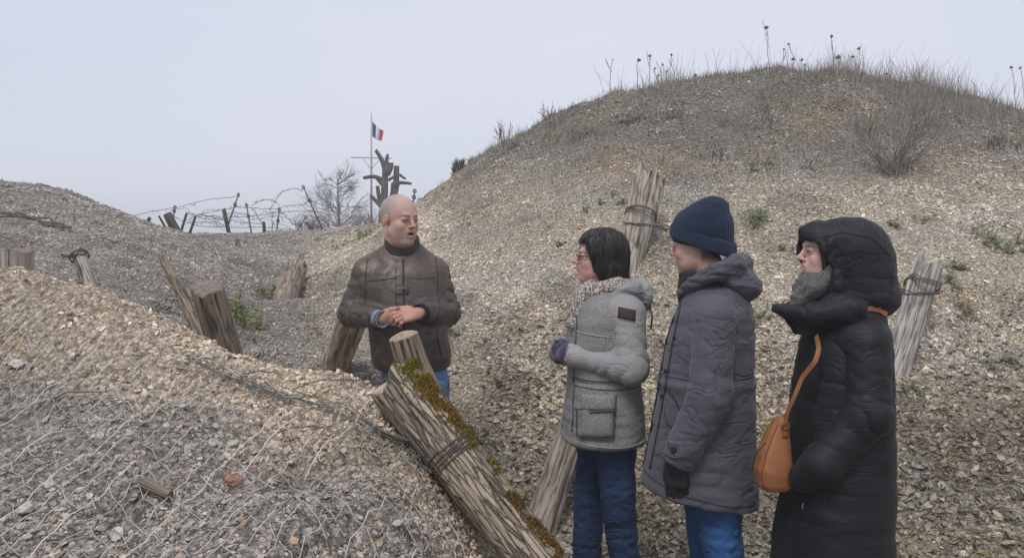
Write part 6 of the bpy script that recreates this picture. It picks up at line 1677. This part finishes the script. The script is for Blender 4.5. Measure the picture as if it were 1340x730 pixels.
F.loft([(.54, .268, -.198, .235, -.235), (.63, .262, -.200, .238, -.238), (.75, .240, -.192, .235, -.235), (.93, .205, -.182, .222, -.222), (1.09, .186, -.176, .212, -.212), (1.22, .160, -.176, .208, -.208), (1.32, .130, -.170, .195, -.195), (1.38, .105, -.150, .155, -.155), (1.42, .08, -.13, .11, -.11)], k=.02, p=2.4, rnd=.02)
F.cone((.0, 0, 1.37), (.02, 0, 1.55), .075, .09, k=.01, op='s')
F.box((.02, 0, .375), (.6, .6, .225), rotm(0, -10, 0), .0, .012, 's'); F.ell((.03, 0, .56), (.17, .18, .12), None, .01, 's')
def dispb(V, n):
    z = V[:, 2]; return -.009 * folds(V, 4, 4, 11, 51, 2) + .007 * crease(V, 5, 5, 14, 53) - .003 * folds(V, 12, 12, 24, 52) - .007 * np.exp(-((z - 1.075 + .03 * V[:, 0]) / .006) ** 2) + .008 * np.exp(-((z - 1.05) / .02) ** 2)
ct, cb2 = cloth('parka', F, m_parka, bea, dispb)
slb2 = None
for s_ in ('L', 'R'):
    S_, E_, W_ = [np.array(v) for v in PB['arm' + s_]]; F = Field(*grid_for(np.minimum(np.minimum(S_, E_), W_) - .13, np.maximum(np.maximum(S_, E_), W_) + .13, .0070)); sg = 1 if s_ == 'L' else -1
    F.ell(S_ + (0, -.03 * sg, .01), (.080, .055, .070), k=.02); F.cone(S_, E_, .078, .075, k=.03); F.cone(E_, W_ + (E_ - W_) * .02, .077, .064, k=.03)
    u_ = (W_ - E_) / np.linalg.norm(W_ - E_); F.box(W_ + u_ * .075, (.07, .12, .12), frame_m(u_, (0, 1, 0)), 0, .006, 's'); F.cone(W_ - u_ * .03, W_ + u_ * .05, .045, .05, k=.004, op='s')
    o, b_ = cloth('sleeve', F, m_parka, bea, lambda V, n: -.005 * folds(V, 7, 5, 14, 61 if s_ == 'L' else 62, 2) + .010 * armfold(V, S_, E_, W_, .085, 61 if s_ == 'L' else 62) + .002 - .004 * folds(V, 18, 14, 30, 63))
    if s_ == 'L': slb2 = b_
m_pseam = fabric('parka_seam', (.036, .035, .044), .8, 300, .0004, .15); m_plt = fabric('parka_piping', (.15, .148, .165), .7, 300, .0004, .1)
for dz in (0, .014): stitch('waist_stitching', cb2, [(.18, .5, 1.086 - dz), (.08, .5, 1.080 - dz), (-.06, .5, 1.082 - dz), (-.168, .5, 1.088 - dz)], DL, .0016, m_plt, bea, 60, lift=.001, start=.0)
stitch('front_flap_edge', cb2, [(.105, .5, 1.36), (.135, .5, 1.20), (.158, .5, 1.05), (.185, .5, .88), (.215, .5, .72)], DL, .0055, m_pseam, bea, 60, start=.0)
stitch('front_edge', cb2, [(.130, .5, 1.30), (.16, .5, 1.20), (.184, .5, 1.05), (.215, .5, .86), (.245, .5, .70)], DL, .006, m_pseam, bea, 60, start=.0)
stitch('pocket_zip', cb2, [(.150, .5, 1.035), (.118, .5, .990), (.102, .5, .945)], DL, .0045, m_pseam, bea, 18, start=.0)
stitch('pocket_seam', cb2, [(.165, .5, .95), (.150, .5, .90), (.10, .5, .875), (.065, .5, .88)], DL, .003, m_pseam, bea, 18, start=.0)
stitch('hem_seam', cb2, [(.24, .5, .70), (.10, .5, .655), (-.05, .5, .625), (-.18, .5, .605)], DL, .0026, m_pseam, bea, 60, start=.0)
for (x_, z_) in ((.128, 1.225), (.160, 1.095), (.172, 1.00)):
    h, n_ = on_surf(cb2, (x_, .5, z_), DL)
    if h is not None: disc('button', h + n_ * .004, n_, .008, .003, m_black, bea)
patch('cuff_tab', slb2, [(.150, .5, .865), (.095, .5, .87), (.085, .5, .81), (.14, .5, .805)], DL, .007, m_parka, bea, start=.0)
h, n_ = on_surf(slb2, (.122, .5, .836), DL); disc('button', h + n_ * .011, n_, .0125, .004, m_black, bea)
stitch('cuff_seam', slb2, [(.165, .5, .815), (.11, .5, .80), (.05, .5, .81)], DL, .0026, m_pseam, bea, 16, start=.0)
# hood bunched round the neck and the dark collar inside it
F = Field(*grid_for((-.28, -.20, 1.28), (.19, .20, 1.62), .0066))
for s_ in (1, -1): F.chain([(.105, .055 * s_, 1.395), (.065, .098 * s_, 1.425), (-.02, .118 * s_, 1.475), (-.09, .100 * s_, 1.500)], [.020, .030, .036, .034], k=.03)
F.chain([(-.09, .100, 1.500), (-.125, .0, 1.505), (-.09, -.100, 1.500)], [.036, .040, .036], k=.03)
F.ell((-.100, 0, 1.435), (.100, .130, .056), rotm(0, -22, 0), k=.03); F.ell((-.140, 0, 1.415), (.056, .105, .058), rotm(0, -15, 0), k=.03)
cloth('hood', F, m_parka, bea, lambda V, n: -.018 * folds(V, 9, 9, 20, 71, 2) - .006 * folds(V, 26, 26, 40, 72))
F = Field(*grid_for((-.14, -.15, 1.34), (.20, .15, 1.56), .006)); F.cone((.015, 0, 1.38), (.022, 0, 1.46), .105, .094, k=.01); F.cone((.02, 0, 1.36), (.03, 0, 1.58), .083, .082, k=.003, op='s'); F.box((0, 0, 1.585), (.3, .3, .10), rotm(0, 8, 0), 0, .003, 's')
cloth('collar', F, m_lead, bea, lambda V, n: .008 * folds(V, 20, 20, 20, 2))
# beanie
def knit_mat(name, c0, c1, sc=210, ax=0):
    m, nt, b = new_mat(name, .95, .15); a = nt.nodes.new('ShaderNodeAttribute'); a.attribute_name = 'col'; sp = nt.nodes.new('ShaderNodeSeparateColor'); nt.links.new(a.outputs['Color'], sp.inputs[0])
    n = N(nt, 'ShaderNodeTexNoise', Scale=330, Detail=2); nt.links.new(objco(nt), n.inputs['Vector']); f = nt.nodes.new('ShaderNodeMath'); f.operation = 'MULTIPLY'; nt.links.new(sp.outputs[0], f.inputs[0]); nt.links.new(rampv(nt, n.outputs['Fac'], .3, .7, .6, 1), f.inputs[1])
    nt.links.new(mixc(nt, c0, c1, f.outputs[0]), b.inputs['Base Color']); b.inputs['Sheen Weight'].default_value = .15; bump(nt, b, f.outputs[0], .9, .0016); return m
m_knitn = knit_mat('navy_knit', (.010, .016, .036), (.028, .043, .085))
ho = np.array(PB['head'])
def ribs(V, c, M, per=76):
    q = (V - c) @ M; a_ = np.arctan2(q[:, 1], q[:, 0] + .01); return .5 + .5 * np.cos(a_ * per + 1.2 * fbm(q * 9, 2, 4))
F = Field(*grid_for((-.16, -.14, 1.50), (.20, .14, 1.80), .0042)); F.frame(ho, BH)
F.ell((-.012, 0, .055), (.116, .096, .100), k=.01); F.ell((-.055, 0, .090), (.072, .078, .080), k=.03); F.ell((-.080, .0, .142), (.042, .045, .034), k=.03); F.cone((-.07, 0, .05), (-.085, 0, -.03), .065, .050, k=.03)
F.box((.02, 0, -.105), (.3, .3, .10), rotm(0, -18, 0), 0, .004, 's')
F.frame(); crown = lambda V, n: .0016 * ribs(V, ho, BH) + .012 * folds(V, 8, 8, 10, 81, 2) * sstep(1.66, 1.71, V[:, 2])
hat, hb2 = cloth('beanie', F, m_knitn, bea, crown, lambda V: np.repeat(ribs(V, ho, BH)[:, None], 3, 1))
F = Field(*grid_for((-.17, -.15, 1.48), (.21, .15, 1.72), .0042)); F.frame(ho, BH); 
F.ell((-.014, 0, .000), (.128, .102, .170), rotm(0, 8, 0), k=.01); Mb = rotm(0, -25, 0)
F.box(Mb @ np.array((.0, 0, .150)), (.3, .3, .10), Mb, 0, .010, 's'); F.box(Mb @ np.array((.0, 0, -.104)), (.3, .3, .10), Mb, 0, .010, 's'); F.ell((-.014, 0, -.01), (.108, .083, .19), rotm(0, 8, 0), .004, 's')
F.frame(); cloth('turned_up_brim', F, m_knitn, hat, lambda V, n: .0018 * ribs(V, ho, BH) + .004 * folds(V, 12, 12, 12, 83, 2), lambda V: np.repeat(ribs(V, ho, BH)[:, None] * 1.0, 3, 1))
m_gblack = fabric('black_leather_glove', (.022, .020, .024), .5, 300, .0006, .2, wr=.003)
gloves(bea, PB, 'L', m_gblack, cuffl=.05, cr=.038, ext=.25); gloves(bea, PB, 'R', m_gblack, cuffl=.05, cr=.038, ext=.25)
trousers(bea, PB, [(.62, .10, -.13, .165, -.165), (.72, .10, -.13, .165, -.165), (.84, .10, -.11, .15, -.15)], [.098, .076, .066], m_denim2, .011, seed=19)
boots(bea, PB)

# ================================================================== the woman in the black hooded coat
blk = empty('person', (1.173, 2.82, 0), math.radians(184))
tag(blk, 'person in a long black hooded coat with one hand in the pocket', 'person')
KH = rotm(0, -4, -4)
PK = dict(head=(.062, 0, 1.545), hm=KH, sc=.90, neck=(-.02, 0, 1.37), nk=.85,
          torso=[(.74, .08, -.08, .10, -.10), (.85, .12, -.12, .14, -.14), (1.0, .12, -.12, .15, -.15), (1.2, .13, -.12, .16, -.16), (1.3, .09, -.12, .15, -.15), (1.37, .04, -.09, .10, -.10), (1.39, .0, -.08, .05, -.05)],
          armL=((.010, .150, 1.255), (.008, .195, 1.020), (.155, .180, .850)), armR=((-.06, -.165, 1.265), (-.07, -.215, 1.0), (.11, -.17, .845)),
          handL=dict(x=(.3, -.75, -.6), z=(.5, 1, .1), curl=(35, 50, 30), thumb=(.85, .3, -.3), sc=.7), handR=dict(x=(.75, .2, -.6), z=(.3, -1, .1), curl=(25, 30, 20), thumb=(.85, .3, -.3), sc=.86),
          legL=((-.0, .085, .78), (.0, .095, .43), (-.02, .10, .09)), legR=((.0, -.085, .78), (.03, -.09, .43), (.03, -.09, .09)), brow=(.10, .07, .06))
body(blk, PK, (.62, .40, .33), nose=1.3)
m_blk = fabric('black_coat_cloth', (.0070, .0074, .0105), .6, 700, .0003, .12, .03, 7, wr=.0018, spec=.35)
F = Field(*grid_for((-.24, -.28, .30), (.30, .28, 1.46), .0078))
F.loft([(.32, .235, -.165, .235, -.235), (.48, .222, -.163, .232, -.232), (.60, .208, -.158, .225, -.225), (.74, .185, -.160, .215, -.215), (.86, .178, -.158, .205, -.205), (1.0, .172, -.156, .192, -.192), (1.12, .160, -.152, .185, -.185), (1.22, .140, -.148, .178, -.178), (1.30, .110, -.130, .150, -.150), (1.37, .09, -.120, .125, -.125), (1.41, .06, -.10, .08, -.08)], k=.02, p=2.4, rnd=.02)
F.ell((.03, 0, .30), (.17, .18, .10), None, .01, 's')
def dispk(V, n): return -.008 * folds(V, 4, 4, 9, 91, 2) + .006 * crease(V, 5, 5, 13, 93) - .002 * folds(V, 12, 12, 20, 92)
ct, cb3 = cloth('coat', F, m_blk, blk, dispk)
for s_ in ('L', 'R'):
    S_, E_, W_ = [np.array(v) for v in PK['arm' + s_]]; F = Field(*grid_for(np.minimum(np.minimum(S_, E_), W_) - .13, np.maximum(np.maximum(S_, E_), W_) + .13, .0070)); sg = 1 if s_ == 'L' else -1
    F.ell(S_ + (-.02, -.04 * sg, .01), (.095, .060, .068), k=.03); F.cone(S_ + (-.015, -.01 * sg, -.01), E_, .078, .069, k=.04); F.cone(E_, W_, .068, .062, k=.04); F.cone(W_, W_ + np.array((.035, -.055 * sg, -.06)), .060, .050, k=.03)
    o, b_ = cloth('sleeve', F, m_blk, blk, lambda V, n: -.004 * folds(V, 7, 4, 11, 95 if s_ == 'L' else 96, 2) + .007 * armfold(V, S_, E_, W_, .085, 95 if s_ == 'L' else 96) + .003)
m_kseam = fabric('black_seam', (.008, .008, .010), .7, 300, .0003, .1)
stitch('front_edge', cb3, [(.120, .5, 1.20), (.150, .5, 1.05), (.162, .5, .86), (.190, .5, .62), (.205, .5, .46)], DL, .005, m_kseam, blk, 60, start=.0)
stitch('pocket_zip', cb3, [(.178, .5, .700), (.174, .5, .625)], DL, .0045, m_kseam, blk, 12, start=.0)
m_steel = fabric('dull_steel', (.30, .30, .32), .35, 200, .0, .1, spec=.6)
h, n_ = on_surf(cb3, (.178, .5, .695), DL)
mb = MB(); mb.tube([h + n_ * .006, h + n_ * .010 + Vector((-.001, 0, -.022))], .0028, 6); mb.build('zip_pull', m_steel, blk)
# hood: deep shell round the head, standing collar with a pointed front
m_hood = m_blk
ho = np.array(PK['head']); F = Field(*grid_for((-.22, -.19, 1.26), (.29, .19, 1.71), .0056))
F.ell((-.015, 0, 1.545), (.155, .132, .132), rotm(0, -8, 0), k=.02); F.ell((-.030, 0, 1.46), (.145, .135, .12), k=.03); F.ell((-.055, 0, 1.39), (.13, .14, .08), k=.04)
F.chain([(.158, .0, 1.628), (.10, 0, 1.595), (.02, 0, 1.58)], [.014, .070, .095], k=.03)
# collar wings reaching forward to a point
for s_ in (1, -1): F.chain([(.235, .030 * s_, 1.352), (.15, .075 * s_, 1.335), (.04, .115 * s_, 1.36)], [.018, .045, .06], k=.03)
F.chain([(.225, 0, 1.345), (.13, 0, 1.27), (.09, 0, 1.22)], [.018, .05, .05], k=.03)
for s_ in (1, -1): F.chain([(.09, .090 * s_, 1.39), (.085, .104 * s_, 1.44), (.098, .098 * s_, 1.52), (.125, .07 * s_, 1.59)], [.03, .026, .024, .018], k=.02)
# inner space, open at the face
F.ell((.03, 0, 1.535), (.145, .104, .100), rotm(0, -8, 0), k=.012, op='s'); F.ell((.165, 0, 1.50), (.085, .088, .092), rotm(0, -16, 0), k=.012, op='s')
F.box((.229, 0, 1.537), (.09, .16, .102), rotm(0, 31, 0), 0, .004, 's'); F.box((.195, 0, 1.460), (.09, .16, .045), None, 0, .010, 's')
F.ell((.09, 0, 1.42), (.13, .075, .075), rotm(0, 8, 0), k=.012, op='s')
for s_ in (1, -1): F.ell((.072, .112 * s_, 1.545), (.056, .017, .075), rotm(0, 25, 0), k=.012)
def disph(V, n): return -.010 * folds(V, 7, 7, 9, 101, 2) + .007 * crease(V, 8, 8, 10, 103) - .002 * folds(V, 20, 20, 26, 102)
hk_, hb3 = cloth('hood', F, m_hood, blk, disph)
for (x_, z_) in ((.185, 1.372), (.140, 1.318), (.112, 1.285)):
    h, n_ = on_surf(hb3, (x_, .5, z_), DL)
    if h is not None: disc('snap', h + n_ * .003, n_, .006, .002, m_black, blk)
stitch('hood_seam', hb3, [(.135, .5, 1.60), (.06, .5, 1.62), (-.03, .5, 1.60), (-.10, .5, 1.54)], DL, .0022, m_kseam, blk, 40, start=.0)
stitch('hood_seam', hb3, [(.075, .5, 1.43), (.0, .5, 1.40), (-.08, .5, 1.37), (-.13, .5, 1.38)], DL, .0022, m_kseam, blk, 40, start=.0)
h, n_ = on_surf(cb3, (.160, .5, 1.225), DL)
if h is not None: disc('snap', h + n_ * .004, n_, .008, .003, m_steel, blk)
# scarf and a wisp of hair
m_wool = fabric('grey_green_wool', (.095, .10, .085), .98, 200, .003, .3, .3, 14, (1, 1, 1.5), ((.19, .195, .165), (.045, .047, .04)))
F = Field(*grid_for((-.06, -.11, 1.32), (.22, .11, 1.55), .0055))
for s_ in (1, -1): F.chain([(.160, 0.0, 1.385), (.130, .045 * s_, 1.428), (.075, .074 * s_, 1.485)], [.030, .032, .028], k=.02)
F.ell((.12, 0, 1.445), (.046, .052, .048), k=.02)
sc_, scb = cloth('scarf', F, m_wool, blk, lambda V, n: .012 * folds(V, 16, 16, 26, 111, 2) + .005 * folds(V, 50, 50, 50, 112))
locks('scarf_fluff', scb, blk, m_wool, (.12, 0, 1.42), .1, 350, 13, lambda h, r_: True, .014, .0006, .004)
m_hairb = hair_mat('brown_hair', (.05, .035, .025), (.16, .12, .085)); mb = MB(); rr_ = np.random.default_rng(5)
for k in range(60):
    y_ = rr_.uniform(.052, .070); x_ = rr_.uniform(.075, .11); mb.tube([(x_ + .015, y_, 1.57), (x_ + .005, y_ + .006, 1.53), (x_, y_ + .004, 1.48), (x_ - .01, y_, 1.44)], .0012, 3, False)
o = mb.build('hair', m_hairb, blk); o['kind'] = 'stuff'
trousers(blk, PK, [(.55, .12, -.13, .165, -.165), (.70, .12, -.13, .165, -.165), (.80, .12, -.12, .16, -.16)], [.098, .068, .060], m_navy, .010, seed=29)
boots(blk, PK)

# ---- tan shoulder bag and its strap (world placed, hanging at her front)
bag = empty('shoulder_bag', tuple(Matrix.Translation(blk.location) @ Vector((0, 0, 0))), math.radians(184)); bag.location = blk.location
tag(bag, 'tan leather shoulder bag hanging in front of the black hooded coat', 'bag')
m_tan = fabric('tan_leather', (.30, .122, .048), .45, 260, .0006, .22, 0, 10, spec=.4); m_tand = fabric('tan_leather_edge', (.22, .075, .028), .5, 260, .0005, .2); m_bagside = fabric('dark_bag_leather', (.045, .028, .022), .5, 260, .0005, .2)
BX, BY = .262, .035
F = Field(*grid_for((.14, -.10, .68), (.38, .17, 1.02), .0045))
F.loft([(.722, BX + .045, BX - .055, BY + .045, BY - .045), (.745, BX + .062, BX - .065, BY + .055, BY - .055), (.80, BX + .066, BX - .058, BY + .055, BY - .055), (.87, BX + .048, BX - .052, BY + .048, BY - .048), (.94, BX + .020, BX - .046, BY + .034, BY - .034), (.985, BX - .008, BX - .040, BY + .018, BY - .018)], k=.0, p=3.0, rnd=.022)
bo, bb = cloth('bag_body', F, m_tan, bag, lambda V, n: .004 * folds(V, 9, 9, 12, 121, 2))
stitch('piping', bb, [(BX - .038, .5, .97), (BX - .046, .5, .86), (BX - .052, .5, .76), (BX - .03, .5, .735), (BX + .04, .5, .735)], DL, .0028, m_tand, bag, 40, start=.0)
stitch('piping', bb, [(BX - .010, .5, .975), (BX + .018, .5, .92), (BX + .042, .5, .86), (BX + .058, .5, .79), (BX + .05, .5, .745)], DL, .0028, m_tand, bag, 40, start=.0)
patch('strap_tab', bb, [(BX - .012, .5, .965), (BX - .034, .5, .965), (BX - .036, .5, .915), (BX - .014, .5, .912)], DL, .005, m_tand, bag, start=.0)
# strap: a flat band following the coat up over the near shoulder
def band(name, pts, w, th, mat, parent, wd=(0, 1, 0), n=60):
    P = np.array(pts, dtype=float); d = np.r_[0, np.cumsum(np.linalg.norm(np.diff(P, axis=0), axis=1))]; t = np.linspace(0, d[-1], n); C = np.stack([np.interp(t, d, P[:, i]) for i in range(3)], 1)
    for _ in range(4): C[1:-1] = (C[:-2] + 2 * C[1:-1] + C[2:]) / 4
    T = np.gradient(C, axis=0); T /= np.linalg.norm(T, axis=1, keepdims=True); W = np.cross(T, np.array(wd)); 
    c0 = np.array((-.02, 0, 0)); out = C - np.array((-.02, .0, 0)) ; out[:, 2] = 0; out /= np.linalg.norm(out, axis=1, keepdims=True) + 1e-9
    S_ = np.cross(T, out); S_ /= np.linalg.norm(S_, axis=1, keepdims=True) + 1e-9; O_ = np.cross(S_, T)
    V = np.stack([C + S_ * w / 2 + O_ * th / 2, C - S_ * w / 2 + O_ * th / 2, C - S_ * w / 2 - O_ * th / 2, C + S_ * w / 2 - O_ * th / 2], 1).reshape(-1, 3)
    i = np.arange(n - 1)[:, None] * 4; j = np.arange(4)[None]; Q = np.stack([i + j, i + (j + 1) % 4, i + 4 + (j + 1) % 4, i + 4 + j], -1).reshape(-1, 4)
    Q = np.concatenate([Q, [(3, 2, 1, 0), (4 * n - 4, 4 * n - 3, 4 * n - 2, 4 * n - 1)]])
    return link(name, mesh_np(name, V, Q, mat, False), parent)
fr = []
for (x_, z_) in ((.172, 1.19), (.160, 1.23)):
    h, n_ = on_surf(cb3, (x_, .6, z_), DL); fr.append(tuple(h + n_ * .007) if h is not None else (x_, .15, z_))
band('strap', [(BX - .024, BY + .030, .935), (.232, .070, 1.00), (.214, .095, 1.07), (.196, .105, 1.13)] + fr + [(.145, .095, 1.27)], .016, .004, m_tan, bag)
sh_ = []
for (x_, y_) in ((.02, .130), (-.02, .122), (-.06, .115), (-.085, .11)):
    h, n_ = on_surf(cb3, (x_, y_, 1.7), (0, 0, -1)); 
    if h is not None: sh_.append(tuple(h + n_ * .008))
if len(sh_) > 2: band('strap', sh_, .016, .004, m_tan, bag)
mb = MB(); c_ = Vector((BX - .024, BY + .036, .955)); mb.tube([c_ + Vector((math.cos(t) * .013, .004, math.sin(t) * .011)) for t in np.linspace(0, 6.283, 13)], .0024, 5, False); mb.build('buckle', m_tand, bag)
mb = MB(); mb.tube([(BX + .045, BY + .04, .90), (BX + .075, BY + .03, .86), (BX + .085, BY + .02, .80)], .0022, 4); mb.build('drawstring', m_bagside, bag)
# ------------------------------------------------------------------ the damp winter air
hz_m = bpy.data.materials.new('damp_air'); hz_m.use_nodes = True; nt = hz_m.node_tree
for n in list(nt.nodes): nt.nodes.remove(n)
ou = nt.nodes.new('ShaderNodeOutputMaterial'); pv = nt.nodes.new('ShaderNodeVolumePrincipled'); pv.inputs['Color'].default_value = (.97, .98, 1, 1); pv.inputs['Density'].default_value = .006; pv.inputs['Anisotropy'].default_value = .2
nt.links.new(pv.outputs[0], ou.inputs['Volume'])
mb = MB(); mb.box((0, 80, 2.85), (152, 142, 3.95)); hz = mb.build('haze', hz_m, None, False); tag(hz, 'pale damp winter haze hanging over the trenches', 'haze', kind='stuff')
